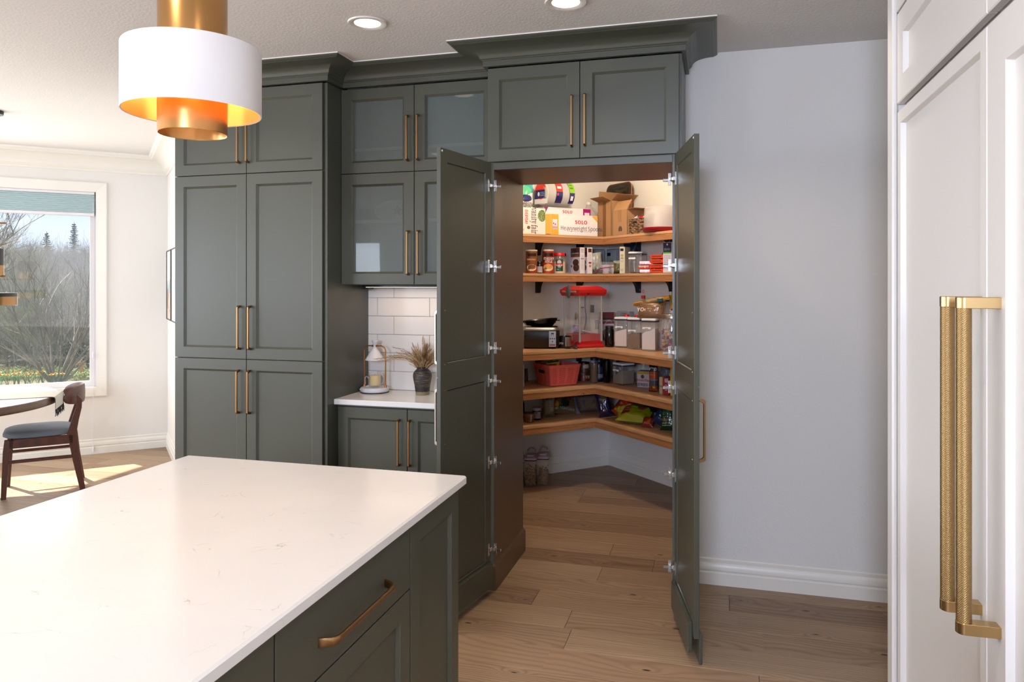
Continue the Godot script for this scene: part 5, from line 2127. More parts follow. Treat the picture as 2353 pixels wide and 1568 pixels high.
	t = open_box("cardboard_box", "smaller brown cardboard box with one raised flap and arch logo", spot(0.141, 0.46, Y), -45, Vector3(0.18, 0.198, 0.19), [-32.0, 88.0, null, null])
	k = Mk.new()
	k.box(Vector3(-0.005, 0.149, 0.0955), Vector3(0.044, 0.096, 0.0008))
	part("packing_tape", k, hue(0.60, 0.43, 0.26, 0.3), t)
	for i in 3:
		k = Mk.new()
		var arch := PackedVector2Array()
		var ro := 0.020 - 0.0062 * i
		for j in 9:
			var a := PI * j / 8.0
			arch.append(Vector2(cos(a) * ro, 0.048 + sin(a) * ro * 1.15))
		for j in range(8, -1, -1):
			var a := PI * j / 8.0
			arch.append(Vector2(cos(a) * (ro - 0.0036), 0.048 + sin(a) * (ro - 0.0036) * 1.15))
		arch.insert(9, Vector2(-ro, 0.030))
		arch.insert(10, Vector2(-ro + 0.0036, 0.030))
		arch.append(Vector2(ro - 0.0036, 0.030))
		arch.append(Vector2(ro, 0.030))
		k.x = pos(0.004, 0, 0.0955)
		k.prism(arch, 0.0, 0.0007)
		part("logo", k, hue(0.12, 0.13, 0.22), t)
	# baking pan leaning on the wall
	t = thing("baking_pan", "dark stained baking pan with copper rim leaning on the pantry wall", "pan", spot(0.058, 0.212, Y), deg_to_rad(-45))
	k = Mk.new()
	var dark := print_tex(128, 128, Color(0.27, 0.24, 0.19), [["n", 0.0, 0.0, 1.0, 1.0, Color(0.35, 0.32, 0.25), 0.3], ["s", 0.1, 0.05, 0.6, 0.3, Color(0.13, 0.10, 0.08), 0.4], ["s", 0.35, 0.2, 0.5, 0.4, Color(0.15, 0.12, 0.10), 0.25]])
	k.x = Transform3D(Basis.from_euler(Vector3(deg_to_rad(86), 0, 0)), Vector3(0, 0.224, -0.012))
	k.rounded([[0.002, 0.002, 0.001, -0.002], [0.135, 0.19, 0.04, -0.002], [0.158, 0.213, 0.05, 0.020], [0.170, 0.224, 0.055, 0.021], [0.170, 0.224, 0.055, 0.023], [0.156, 0.211, 0.05, 0.022], [0.134, 0.189, 0.04, 0.0005], [0.002, 0.002, 0.001, 0.0005]], 8)
	var pm := printed(dark, 0.35)
	pm.metallic = 0.6
	part("tray", k, pm, t)
	k = Mk.new()
	k.x = Transform3D(Basis.from_euler(Vector3(deg_to_rad(86), 0, 0)), Vector3(0, 0.224, -0.012))
	k.rounded([[0.169, 0.223, 0.055, 0.0195], [0.1725, 0.2265, 0.0565, 0.022], [0.169, 0.223, 0.055, 0.0245]], 8)
	part("rim", k, hue(0.62, 0.30, 0.16, 0.4, 0.5), t)
	# basket with odds and ends
	t = thing("wicker_basket", "small brown woven basket with handle slot holding candy and wrappers", "basket", spot(0.150, 0.612, Y), deg_to_rad(-38))
	var weave := print_tex(96, 64, Color(0.42, 0.31, 0.21), [["n", 0, 0, 1, 1, Color(0.25, 0.17, 0.11), 0.3]])
	k = Mk.new()
	k.rounded([[0.002, 0.002, 0.001, 0.0], [0.062, 0.058, 0.014, 0.0], [0.070, 0.064, 0.016, 0.124], [0.066, 0.060, 0.014, 0.124], [0.058, 0.054, 0.012, 0.006], [0.002, 0.002, 0.001, 0.006]], 5)
	part("body", k, printed(weave, 0.8), t)
	var rg := RandomNumberGenerator.new()
	rg.seed = 5
	var twigs := [hue(0.47, 0.35, 0.24, 0.8), hue(0.36, 0.26, 0.17, 0.8), hue(0.56, 0.43, 0.31, 0.8)]
	for face in [[0.0, 0.0635, 0.064], [90.0, 0.058, 0.070], [-90.0, 0.058, 0.070]]:
		for row in 9:
			for col in 6:
				var x: float = (col - 2.5) * face[1] * 2.0 / 6.0
				var y := 0.008 + row * 0.0135
				if face[0] == 0.0 and row in [6] and col in [2, 3]:
					continue
				k = Mk.new()
				var zz: float = face[2] - 0.006 + y * 0.05
				k.x = Transform3D(Basis(Vector3.UP, deg_to_rad(face[0])), Vector3.ZERO)
				var up := 0.008 if (row + col) % 2 else -0.008
				k.tube([Vector3(x - 0.011, y - up * 0.5, zz - 0.002), Vector3(x, y, zz + 0.0055), Vector3(x + 0.011, y + up * 0.5, zz - 0.002)], 0.0055, 0.0055, 6)
				part("strand", k, twigs[rg.randi_range(0, 2)], t)
	k = Mk.new()
	k.box(Vector3(0.0, 0.089, 0.0665), Vector3(0.040, 0.013, 0.003), 0.001)
	part("handle_slot", k, hue(0.03, 0.06, 0.04, 0.7), t)
	var b := spot(0.150, 0.612, Y)
	for q in [[Vector3(-0.030, 0.118, 0.015), Color(0.90, 0.88, 0.88), "folded white paper packet sticking out of the woven basket", "packet"], [Vector3(0.018, 0.122, 0.010), Color(0.80, 0.07, 0.08), "crumpled red wrapper heaped on top in the woven basket", "wrapper"], [Vector3(0.002, 0.108, 0.030), Color(0.64, 0.42, 0.72), "lilac wrapper at the front of the woven basket", "wrapper"], [Vector3(0.046, 0.125, -0.01), Color(0.88, 0.89, 0.90), "white crinkled ribbon tuck at the right of the basket" , "ribbon"]]:
		var c := thing(q[3] + "_scrap", String(q[2]).replace(" at the right of the basket", " beside the red wrapper in the basket"), q[3], b + Basis(Vector3.UP, deg_to_rad(-38)) * (q[0] as Vector3), rg.randf() * 2.0)
		k = Mk.new()
		var bump := FastNoiseLite.new()
		bump.seed = rg.randi() % 1000
		bump.frequency = 30.0
		rows = []
		for i in 9:
			var row := PackedVector3Array()
			for j in 14:
				var a := TAU * j / 14.0
				var e := PI * (i / 8.0 - 0.5)
				var d := Vector3(cos(e) * sin(a), sin(e), cos(e) * cos(a))
				row.append(d * Vector3(0.026, 0.017, 0.022) * (1.0 + 0.8 * bump.get_noise_3dv(d * 0.05)))
			rows.append(row)
		k.sheet(rows, true, 0.9)
		part("foil", k, hue(q[1].r, q[1].g, q[1].b, 0.35), c)
		k = Mk.new()
		k.x = turned(0.0, 0.018, 0.0, 20, 30, 15)
		k.box(Vector3.ZERO, Vector3(0.026, 0.020, 0.006), 0.001)
		part("twist", k, hue(q[1].r, q[1].g, q[1].b, 0.35), c)
	# cake carrier, upside down dome on a red plate
	t = thing("cake_carrier", "round clear cake carrier with crimson base at the kitchen end of the top shelf", "cake carrier", spot(0.146, 0.835, Y), 0.0)
	k = Mk.new()
	k.lathe([Vector2(0.0005, 0.004), Vector2(0.105, 0.002), Vector2(0.128, 0.010), Vector2(0.137, 0.028), Vector2(0.138, 0.034), Vector2(0.130, 0.036), Vector2(0.0005, 0.034)], 48)
	part("base", k, hue(0.60, 0.05, 0.13, 0.3), t)
	k = Mk.new()
	k.lathe([Vector2(0.124, 0.036), Vector2(0.120, 0.175), Vector2(0.113, 0.190), Vector2(0.100, 0.195), Vector2(0.0005, 0.196)], 48)
	part("dome", k, mat("milky_plastic"), t)


# ---------------------------------------------------------------- second shelf

func tin(called: String, label: String, p: Vector3, r: float, h: float, tex: Texture2D, lid: Material, turn := 12.0) -> Node3D:
	var t := thing(called, label, "canister", p, deg_to_rad(turn))
	var k := Mk.new()
	k.lathe([Vector2(0.0005, 0.0), Vector2(r - 0.001, 0.0), Vector2(r, 0.001), Vector2(r, h - 0.012)], 32)
	part("body", k, hue(0.30, 0.16, 0.08, 0.5), t)
	k = Mk.new()
	k.lathe([Vector2(r - 0.001, h - 0.012), Vector2(r + 0.001, h - 0.011), Vector2(r + 0.001, h - 0.002), Vector2(r - 0.002, h), Vector2(r - 0.006, h - 0.003), Vector2(0.0005, h - 0.003)], 32)
	part("lid", k, lid, t)
	band(t, r, 0.003, h - 0.013, tex)
	return t


func jar(called: String, label: String, p: Vector3, r: float, h: float, glass: Material, lid: Material, fill: Material = null, fill_h := 0.0, neck := 0.8) -> Node3D:
	var t := thing(called, label, "jar", p, 0.2)
	var k := Mk.new()
	var top := h - 0.022
	k.lathe([Vector2(0.0005, 0.0), Vector2(r - 0.004, 0.0), Vector2(r, 0.004), Vector2(r, top - r * 0.35), Vector2(lerpf(r, r * neck, 0.6), top - r * 0.12), Vector2(r * neck, top), Vector2(r * neck, top + 0.006)], 28)
	part("body", k, glass, t)
	k = Mk.new()
	k.lathe([Vector2(r * neck, top), Vector2(r * neck + 0.003, top + 0.001), Vector2(r * neck + 0.003, h - 0.002), Vector2(r * neck + 0.001, h), Vector2(0.0005, h)], 28)
	part("lid", k, lid, t)
	if fill:
		k = Mk.new()
		k.lathe([Vector2(0.0005, 0.003), Vector2(r - 0.004, 0.003), Vector2(r - 0.003, 0.006), Vector2(r - 0.003, fill_h), Vector2(0.0005, fill_h + 0.002)], 28)
		var o := part("contents", k, fill, t)
		o.set_meta("kind", "stuff")
	return t


func stock_second_shelf() -> void:
	var Y: float = SHELF_Y[1] + 0.0004
	var plate := func(brown: Color, meat: Color) -> Array:
		return [["r", 0.40, 0.10, 0.26, 0.14, Color(0.06, 0.05, 0.05)], ["e", 0.36, 0.60, 0.30, 0.32, Color(0.90, 0.85, 0.76)], ["e", 0.40, 0.62, 0.24, 0.22, meat], ["s", 0.40, 0.56, 0.22, 0.26, brown, 0.5], ["s", 0.38, 0.74, 0.10, 0.12, Color(0.20, 0.32, 0.10), 0.7]]
	var a := print_tex(192, 96, Color(0.40, 0.19, 0.08), [["r", 0.0, 0.8, 1.0, 0.2, Color(0.55, 0.16, 0.06)], ["r", 0.46, 0.0, 0.22, 0.6, Color(0.50, 0.27, 0.10)]] + plate.call(Color(0.30, 0.15, 0.08), Color(0.62, 0.38, 0.22)))
	var t := tin("breadcrumb_canister", "brown canister of breadcrumbs with cream lid beside the door jamb", spot(0.870, 0.165, Y), 0.0445, 0.184, a, hue(0.80, 0.76, 0.68))
	text("ORIGINAL", 0.0115, hue(0.85, 0.74, 0.55), t, pos(0.0, 0.108, 0.0455), "Droid Serif", true, 0.8)
	a = print_tex(192, 96, Color(0.66, 0.21, 0.06), [["r", 0.30, 0.0, 0.12, 0.5, Color(0.40, 0.12, 0.04)], ["r", 0.42, 0.05, 0.26, 0.45, Color(0.50, 0.10, 0.05)]] + plate.call(Color(0.80, 0.45, 0.20), Color(0.86, 0.72, 0.42)))
	t = tin("breadcrumb_canister", "orange canister lettered italian style, next to the red-lidded cheese shaker", spot(0.722, 0.170, Y), 0.0455, 0.188, a, hue(0.86, 0.80, 0.74))
	text("ITALIAN", 0.018, mat("ink_white"), t, pos(0.006, 0.118, 0.0468), "Droid Serif", true, 0.72)
	text("STYLE", 0.018, mat("ink_white"), t, pos(0.006, 0.094, 0.0468), "Droid Serif", true, 0.72)
	t = jar("spice_jar", "small black-lidded spice jar between the two breadcrumb canisters", spot(0.800, 0.165, Y), 0.024, 0.095, hue(0.07, 0.06, 0.06, 0.2), mat("black_plastic"))
	band(t, 0.024, 0.008, 0.055, print_tex(64, 32, Color(0.74, 0.72, 0.76), [["t", 0.3, 0.1, 0.4, 0.8, Color(0.3, 0.3, 0.34), 7]]))
	t = jar("spice_jar", "tall dark spice bottle behind the small spice jar", spot(0.790, 0.085, Y), 0.021, 0.125, hue(0.10, 0.07, 0.05, 0.3), mat("black_plastic"))
	# grated cheese shaker
	t = thing("cheese_shaker", "clear cheese shaker with bright red lid and red and green label", "shaker", spot(0.612, 0.165, Y), deg_to_rad(12))
	var k := Mk.new()
	k.lathe([Vector2(0.0005, 0.0), Vector2(0.047, 0.0), Vector2(0.050, 0.004), Vector2(0.050, 0.105), Vector2(0.044, 0.130), Vector2(0.039, 0.138), Vector2(0.039, 0.150)], 32)
	part("body", k, mat("clear_plastic"), t)
	k = Mk.new()
	k.lathe([Vector2(0.0005, 0.003), Vector2(0.0475, 0.003), Vector2(0.0480, 0.094), Vector2(0.0005, 0.100)], 32)
	var o := part("contents", k, hue(0.88, 0.80, 0.68, 0.9), t)
	o.set_meta("kind", "stuff")
	k = Mk.new()
	k.lathe([Vector2(0.039, 0.141), Vector2(0.044, 0.142), Vector2(0.044, 0.163), Vector2(0.042, 0.165), Vector2(0.0005, 0.165)], 36)
	part("lid", k, hue(0.76, 0.06, 0.09, 0.35), t)
	k = Mk.new()
	rows_patch(k, 0.0508, 0.020, 0.112, -34, 34)
	part("label", k, printed(print_tex(64, 80, Color(0.06, 0.25, 0.16), [["r", 0.0, 0.0, 1.0, 0.34, Color(0.20, 0.23, 0.23)], ["e", 0.2, 0.05, 0.6, 0.4, Color(0.72, 0.74, 0.72)], ["r", 0.0, 0.34, 1.0, 0.24, Color(0.68, 0.10, 0.12)], ["e", 0.25, 0.55, 0.5, 0.16, Color(0.55, 0.60, 0.56)], ["t", 0.15, 0.84, 0.3, 0.1, Color(0.8, 0.85, 0.8), 1]])), t)
	text("CHEESE", 0.011, mat("ink_white"), t, pos(0, 0.066, 0.0520), "Droid Sans", true, 0.85)
	jar("seasoning_jar", "slim blue-lidded seasoning jar behind the cheese shaker", spot(0.545, 0.120, Y), 0.024, 0.165, mat("clear_plastic"), hue(0.10, 0.14, 0.30), hue(0.60, 0.54, 0.46, 0.9), 0.095)
	# brownie mix cartons, narrow side to the room
	var front := print_tex(96, 144, Color(0.76, 0.73, 0.80), [["r", 0.0, 0.0, 1.0, 0.36, Color(0.40, 0.20, 0.05)], ["r", 0.0, 0.15, 1.0, 0.10, Color(0.10, 0.10, 0.26)], ["e", 0.30, 0.05, 0.4, 0.10, Color(0.16, 0.13, 0.13)], ["t", 0.1, 0.30, 0.8, 0.04, Color(0.72, 0.55, 0.40), 1], ["s", 0.22, 0.44, 0.66, 0.26, Color(0.20, 0.10, 0.06), 0.95], ["s", 0.28, 0.62, 0.66, 0.30, Color(0.24, 0.13, 0.08), 0.95], ["s", 0.25, 0.46, 0.6, 0.42, Color(0.40, 0.25, 0.16), 0.15], ["e", 0.04, 0.66, 0.14, 0.11, Color(0.42, 0.26, 0.13)]])
	var spine := print_tex(32, 144, Color(0.88, 0.86, 0.86), [["t", 0.15, 0.05, 0.7, 0.16, Color(0.25, 0.23, 0.25), 4], ["t", 0.15, 0.28, 0.7, 0.6, Color(0.62, 0.60, 0.62), 14], ["r", 0.1, 0.42, 0.8, 0.025, Color(0.3, 0.28, 0.3)]])
	var spine2 := print_tex(32, 144, Color(0.89, 0.87, 0.87), [["r", 0.12, 0.03, 0.76, 0.15, Color(0.34, 0.15, 0.09)], ["t", 0.15, 0.25, 0.7, 0.25, Color(0.70, 0.68, 0.70), 6], ["r", 0.2, 0.55, 0.6, 0.07, Color(0.55, 0.10, 0.25)], ["e", 0.25, 0.66, 0.5, 0.10, Color(0.72, 0.52, 0.34)]])
	t = carton("brownie_box", "brown and lilac brownie mix carton with walnut brownie picture", "box", spot(0.425, 0.150, Y), 45, Vector3(0.047, 0.212, 0.135), hue(0.87, 0.85, 0.86, 0.5), spine, null, front)
	text("GHIRARDELLI", 0.011, hue(0.72, 0.68, 0.70), t, turned(-0.0252, 0.166, 0.0, -90), "Droid Serif", true, 0.95)
	carton("brownie_box", "white-spined brownie carton with small brown panel at the top", "box", spot(0.352, 0.150, Y), 45, Vector3(0.050, 0.213, 0.135), hue(0.87, 0.85, 0.86, 0.5), spine2, null, front)
	# pasta cartons in the corner
	for q in [[0.160, 0.046, 45.0, 0.13, "white pasta carton with yellow noodle picture against the window-side wall"], [0.042, 0.115, -45.0, 0.125, "white pasta carton beside the corner on the kitchen-side wall"]]:
		var art := print_tex(64, 96, Color(0.62, 0.66, 0.72), [["r", 0.08, 0.12, 0.40, 0.14, Color(0.04, 0.05, 0.07)], ["s", 0.30, 0.42, 0.5, 0.26, Color(0.62, 0.50, 0.14), 0.75], ["t", 0.2, 0.75, 0.6, 0.15, Color(0.35, 0.38, 0.44), 2]])
		t = carton("pasta_box", q[4], "box", spot(q[0], q[1], Y), q[2], Vector3(q[3], 0.207, 0.045), hue(0.60, 0.64, 0.70, 0.5), art)
		k = Mk.new()
		k.box(Vector3(0, 0.2085, 0), Vector3(q[3] * 0.96, 0.003, 0.043))
		part("top_flap", k, hue(0.05, 0.06, 0.07), t)
	# produce bag with leaf print
	var leaf := print_tex(96, 96, Color(0.62, 0.62, 0.56), [["s", 0.0, 0.0, 1.0, 0.5, Color(0.72, 0.72, 0.70), 0.6]])
	var lm := film_print(leaf)
	t = sack("salad_bag", "clear produce bag printed with green leaves, tied at the top", "bag", spot(0.262, 0.185, Y), 25, 0.125, 0.165, 0.075, lm, 8, 0, 8, 0.09)
	for i in 7:
		k = Mk.new()
		var q := Vector2(-0.035 + 0.012 * i, 0.026 + 0.010 * (i % 3))
		k.x = turned(q.x, q.y, 0.036 - absf(q.x) * 0.15, 0, -6, -60.0 + 25.0 * (i % 4))
		var lf := PackedVector2Array()
		for j in 10:
			var a2 := TAU * j / 10.0
			lf.append(Vector2(cos(a2) * 0.015, sin(a2) * 0.0045))
		k.prism(lf, 0.0, 0.0012)
		part("leaf_print", k, hue(0.08, 0.24, 0.10, 0.4), t)
	# zip bag with small white tubs
	for i in 2:
		t = thing("sauce_tub", ["white plastic tub inside the zip bag, nearer the corner", "white plastic tub inside the zip bag, nearer the kitchen wall"][i], "tub", spot(0.205 - 0.055 * i, 0.235 + 0.055 * i, Y + 0.002), 0.3)
		k = Mk.new()
		k.lathe([Vector2(0.0005, 0.0), Vector2(0.026, 0.0), Vector2(0.034, 0.060), Vector2(0.036, 0.062)], 24)
		part("cup", k, hue(0.86, 0.83, 0.86, 0.4), t)
		k = Mk.new()
		k.lathe([Vector2(0.034, 0.061), Vector2(0.0375, 0.062), Vector2(0.0375, 0.070), Vector2(0.0005, 0.071)], 24)
		part("lid", k, hue(0.80, 0.78, 0.82, 0.35), t)
	t = sack("zip_bag", "clear zip bag with magenta zipper lying over two white tubs", "bag", spot(0.193, 0.268, Y), -5, 0.22, 0.098, 0.105, mat("film"), 14, 0, 0, 0.10)
	k = Mk.new()
	k.tube(spline([Vector3(-0.105, 0.012, 0.050), Vector3(-0.07, 0.038, 0.060), Vector3(-0.02, 0.050, 0.064), Vector3(0.04, 0.054, 0.062), Vector3(0.10, 0.056, 0.050)], 6), 0.0036, 0.0036, 8)
	part("zipper", k, hue(0.62, 0.06, 0.42, 0.4), t)
	# tall blue pouch, narrow carton, produce bag
	sack("snack_pouch", "tall dark blue pouch behind the narrow cream carton", "pouch", spot(0.075, 0.385, Y), -20, 0.115, 0.245, 0.045, film_print(print_tex(48, 96, Color(0.05, 0.16, 0.26), [["r", 0.0, 0.34, 0.7, 0.28, Color(0.62, 0.62, 0.70)], ["r", 0.12, 0.36, 0.4, 0.07, Color(0.05, 0.05, 0.08)], ["t", 0.1, 0.48, 0.5, 0.1, Color(0.3, 0.3, 0.4), 3]])), 21)
	var cream := print_tex(48, 144, Color(0.80, 0.78, 0.70), [["r", 0.12, 0.06, 0.7, 0.10, Color(0.05, 0.05, 0.05)], ["e", 0.2, 0.28, 0.6, 0.10, Color(0.70, 0.60, 0.34)], ["r", 0.2, 0.41, 0.6, 0.03, Color(0.30, 0.32, 0.18)], ["t", 0.15, 0.48, 0.7, 0.12, Color(0.45, 0.46, 0.36), 4], ["t", 0.15, 0.85, 0.6, 0.10, Color(0.5, 0.5, 0.5), 2]])
	carton("grain_box", "narrow cream carton with small black banner beside the square keeper", "box", spot(0.165, 0.432, Y), -14, Vector3(0.046, 0.212, 0.12), hue(0.76, 0.74, 0.66, 0.5), cream)
	sack("olive_bag", "low bag of green olives in front of the blue pouch", "bag", spot(0.190, 0.370, Y), -10, 0.07, 0.105, 0.05, film_print(print_tex(48, 64, Color(0.20, 0.23, 0.10), [["s", 0.0, 0.2, 1.0, 0.7, Color(0.50, 0.46, 0.16), 0.4], ["r", 0.0, 0.0, 1.0, 0.2, Color(0.55, 0.58, 0.55)]])), 5)
	var keep := keeper("food_keeper", "square clear keeper with white pop lid on the second shelf", spot(0.130, 0.545, Y), -14, 0.058, 0.055, 0.170, 0.03, hue(0.35, 0.28, 0.22, 0.8), 0.004)
	k = Mk.new()
	k.box(Vector3(-0.025, 0.118, 0.0556), Vector3(0.056, 0.013, 0.0008))
	part("label", k, mat("ink_white"), keep)
	# bag clip: a long grey folded strip leaning on the wall
	t = thing("paper_sleeve", "grey-brown folded cardboard sleeve leaning on the wall behind the noodle packets", "sleeve", spot(0.075, 0.660, Y), deg_to_rad(-30))
	k = Mk.new()
	k.x = turned(0.02, 0.0, 0.0, 0, -6, -26)
	k.box(Vector3(0, 0.120, 0), Vector3(0.030, 0.215, 0.004), 0.001)
	part("front_panel", k, hue(0.33, 0.28, 0.25, 0.7), t)
	k = Mk.new()
	k.x = turned(0.037, 0.0, -0.006, 30, -6, -26)
	k.box(Vector3(0, 0.120, 0), Vector3(0.018, 0.205, 0.004), 0.001)
	part("side_panel", k, hue(0.27, 0.22, 0.20, 0.7), t)
	# noodle packets in two stacks
	var wrap := print_tex(96, 64, Color(0.82, 0.23, 0.08), [["r", 0.15, 0.30, 0.7, 0.30, Color(0.10, 0.05, 0.06)], ["r", 0.15, 0.42, 0.7, 0.05, Color(0.82, 0.23, 0.08)], ["t", 0.4, 0.70, 0.4, 0.10, Color(0.88, 0.62, 0.5), 1]])
	var wrap2 := print_tex(96, 64, Color(0.80, 0.22, 0.08), [["r", 0.0, 0.0, 0.75, 0.5, Color(0.80, 0.76, 0.70)], ["t", 0.2, 0.1, 0.5, 0.4, Color(0.72, 0.62, 0.30), 4], ["r", 0.44, 0.0, 0.06, 1.0, Color(0.88, 0.86, 0.84)], ["e", 0.8, 0.3, 0.16, 0.5, Color(0.14, 0.06, 0.06)]])
	var words := ["topmost", "second", "third", "bottom"]
	for i in 4:
		noodles("orange instant noodle packet, %s of the stack of four by the broth carton" % words[i], "noodle packets in the stack of four", spot(0.130, 0.795, Y + (3 - i) * 0.0355), -16.0, wrap, 0.125, 31 + i)
	for i in 3:
		noodles("orange instant noodle packet, %s of the stack of three beside the square keeper" % ["topmost", "middle", "bottom"][i], "noodle packets in the stack of three", spot(0.142, 0.668, Y + (2 - i) * 0.0315), [2.0, -6.0, 4.0][i], wrap2, 0.118, 41 + i)
	# broth carton
	var broth := print_tex(48, 144, Color(0.80, 0.78, 0.83), [["r", 0.0, 0.0, 1.0, 0.32, Color(0.07, 0.07, 0.22)], ["e", 0.4, 0.03, 0.2, 0.07, Color(0.8, 0.8, 0.85)], ["t", 0.15, 0.2, 0.7, 0.09, Color(0.85, 0.84, 0.9), 2], ["r", 0.0, 0.32, 1.0, 0.05, Color(0.25, 0.62, 0.12)], ["t", 0.1, 0.42, 0.8, 0.5, Color(0.55, 0.53, 0.62), 13]])
	t = carton("broth_carton", "tall white broth carton with navy top beside the orange noodle packets", "carton", spot(0.140, 0.925, Y), -22, Vector3(0.072, 0.225, 0.062), hue(0.78, 0.76, 0.82, 0.4), broth, broth)
	k = Mk.new()
	k.lathe([Vector2(0.012, 0.225), Vector2(0.014, 0.226), Vector2(0.014, 0.238), Vector2(0.0005, 0.239)], 18)
	part("cap", k, hue(0.06, 0.06, 0.16), t)


func rows_patch(k: Mk, r: float, y0: float, y1: float, d0: float, d1: float) -> void:
	var rows := []
	for i in 2:
		var row := PackedVector3Array()
		for j in 13:
			var a := deg_to_rad(lerpf(d0, d1, j / 12.0))
			row.append(Vector3(sin(a) * r, lerpf(y0, y1, i), cos(a) * r))
		rows.append(row)
	k.sheet(rows, false)


func noodles(label: String, group: String, p: Vector3, deg: float, tex: Texture2D, w: float, seed_: int) -> void:
	var t := thing("noodle_packet", label, "noodle packet", p, deg_to_rad(deg), group)
	var k := Mk.new()
	k.box(Vector3(0, 0.0165, 0), Vector3(w * 0.86, 0.030, 0.085), 0.009)
	k.quad(Vector3(-w * 0.42, 0.006, 0.0427), Vector3(w * 0.42, 0.006, 0.0427), Vector3(w * 0.42, 0.028, 0.0427), Vector3(-w * 0.42, 0.028, 0.0427))
	part("wrapper", k, film_print(tex), t)
	for s in [-1.0, 1.0]:
		k = Mk.new()
		k.x = turned(s * w * 0.46, 0.012 + 0.003 * (seed_ % 3), 0, 0, 0, s * (14.0 - 9.0 * (seed_ % 4)))
		k.box(Vector3.ZERO, Vector3(w * 0.12, 0.002, 0.078), 0.0006)
		part("seal", k, hue(0.80, 0.24, 0.09, 0.3), t)


# ---------------------------------------------------------------- third shelf

func stock_third_shelf() -> void:
	var Y: float = SHELF_Y[2] + 0.0004
	mats["flour"] = hue(0.86, 0.81, 0.80, 0.9)
	mats["sugar"] = hue(0.45, 0.33, 0.22, 0.95)
	mats["sugar_white"] = hue(0.88, 0.85, 0.84, 0.9)
	# slow cooker
	var t := thing("slow_cooker", "black rectangular slow cooker with silver control panel on the middle shelf", "slow cooker", spot(0.850, 0.255, Y), deg_to_rad(15))
	var k := Mk.new()
	k.rounded([[0.002, 0.002, 0.001, 0.0], [0.118, 0.090, 0.03, 0.0], [0.125, 0.098, 0.035, 0.008], [0.146, 0.108, 0.040, 0.020], [0.150, 0.112, 0.042, 0.135], [0.147, 0.110, 0.042, 0.140]], 7)
	part("body", k, mat("black_plastic"), t)
	k = Mk.new()
	k.rounded([[0.146, 0.109, 0.042, 0.139], [0.151, 0.113, 0.044, 0.142], [0.151, 0.113, 0.044, 0.149], [0.143, 0.106, 0.042, 0.152], [0.140, 0.103, 0.040, 0.162], [0.135, 0.098, 0.038, 0.164]], 7)
	part("steel_rim", k, mat("steel"), t)
	k = Mk.new()
	k.box(Vector3(0.092, 0.075, 0.1125), Vector3(0.054, 0.118, 0.004), 0.0015)
	var panel := part("control_panel", k, hue(0.55, 0.54, 0.55, 0.35, 0.6), t)
	k = Mk.new()
	k.box(Vector3(0.092, 0.116, 0.1152), Vector3(0.020, 0.012, 0.002), 0.0005)
	part("display", k, mat("ink_black"), panel)
	for q in [[0.076, 0.078], [0.092, 0.078], [0.108, 0.078], [0.092, 0.056], [0.084, 0.102], [0.100, 0.102]]:
		k = Mk.new()
		k.x = Transform3D(Basis.from_euler(Vector3(PI / 2, 0, 0)), Vector3(q[0], q[1], 0.1140))
		var rr := 0.0050 if q[1] < 0.09 else 0.0028
		k.lathe([Vector2(rr, 0.0), Vector2(rr, 0.0020), Vector2(rr - 0.001, 0.0026), Vector2(0.0003, 0.0026)], 14)
		part("button", k, mat("ink_black"), panel)
	k = Mk.new()
	k.box(Vector3(0.092, 0.030, 0.1148), Vector3(0.042, 0.016, 0.0012))
	part("badge", k, hue(0.46, 0.20, 0.08, 0.4), panel)
	# oval black dish resting on the lid
	t = thing("casserole_lid", "black oval dish with raised lip resting on top of the slow cooker", "dish", spot(0.850, 0.255, Y + 0.1645), deg_to_rad(15))
	var rows := []
	for q in [[0.01, 0.0], [0.66, 0.0], [0.88, 0.020], [0.97, 0.040], [1.0, 0.042], [0.97, 0.043], [0.86, 0.024], [0.62, 0.006], [0.01, 0.006]]:
		var row := PackedVector3Array()
		for j in 36:
			var a := TAU * j / 36.0
			var lift: float = 1.0 + 0.55 * (sin(a) * 0.5 + 0.5)
			row.append(Vector3(sin(a) * 0.140 * q[0], q[1] * lift, cos(a) * 0.098 * q[0]))
		rows.append(row)
	k = Mk.new()
	k.sheet(rows, true)
	part("dish", k, mat("black_plastic"), t)
	for s in [-1.0, 1.0]:
		k = Mk.new()
		k.box(Vector3(0.139 * s, 0.048 if s > 0 else 0.034, 0), Vector3(0.03, 0.008, 0.06), 0.003)
		part("handle", k, mat("black_plastic"), t)
	# glass pitcher at the jamb
	t = thing("glass_pitcher", "clear glass pitcher with thick handle at the window end of the middle shelf", "pitcher", spot(1.035, 0.235, Y), 0.4)
	k = Mk.new()
	k.lathe([Vector2(0.0005, 0.0), Vector2(0.052, 0.0), Vector2(0.056, 0.006), Vector2(0.066, 0.19), Vector2(0.062, 0.19), Vector2(0.052, 0.010), Vector2(0.0005, 0.008)], 28)
	part("body", k, mat("clear_glass"), t)
	k = Mk.new()
	k.tube(spline([Vector3(0.062, 0.17, 0.0), Vector3(0.10, 0.165, 0.0), Vector3(0.115, 0.11, 0.0), Vector3(0.09, 0.05, 0.0), Vector3(0.058, 0.045, 0.0)], 5), 0.008, 0.008, 8)
	part("handle", k, mat("clear_glass"), t)
	popcorn_machine(Y)
	# black pot with its cord, in front of the popcorn maker's side
	t = thing("popcorn_pot", "small black pot with chrome side and lettering next to the popcorn maker", "pot", spot(0.690, 0.350, Y), deg_to_rad(-5))
	k = Mk.new()
	k.lathe([Vector2(0.0005, 0.0), Vector2(0.050, 0.0), Vector2(0.056, 0.010), Vector2(0.058, 0.088), Vector2(0.055, 0.090), Vector2(0.052, 0.012), Vector2(0.0005, 0.010)], 32)
	part("body", k, mat("black_plastic"), t)
	k = Mk.new()
	rows_patch(k, 0.0590, 0.014, 0.086, 25, 85)
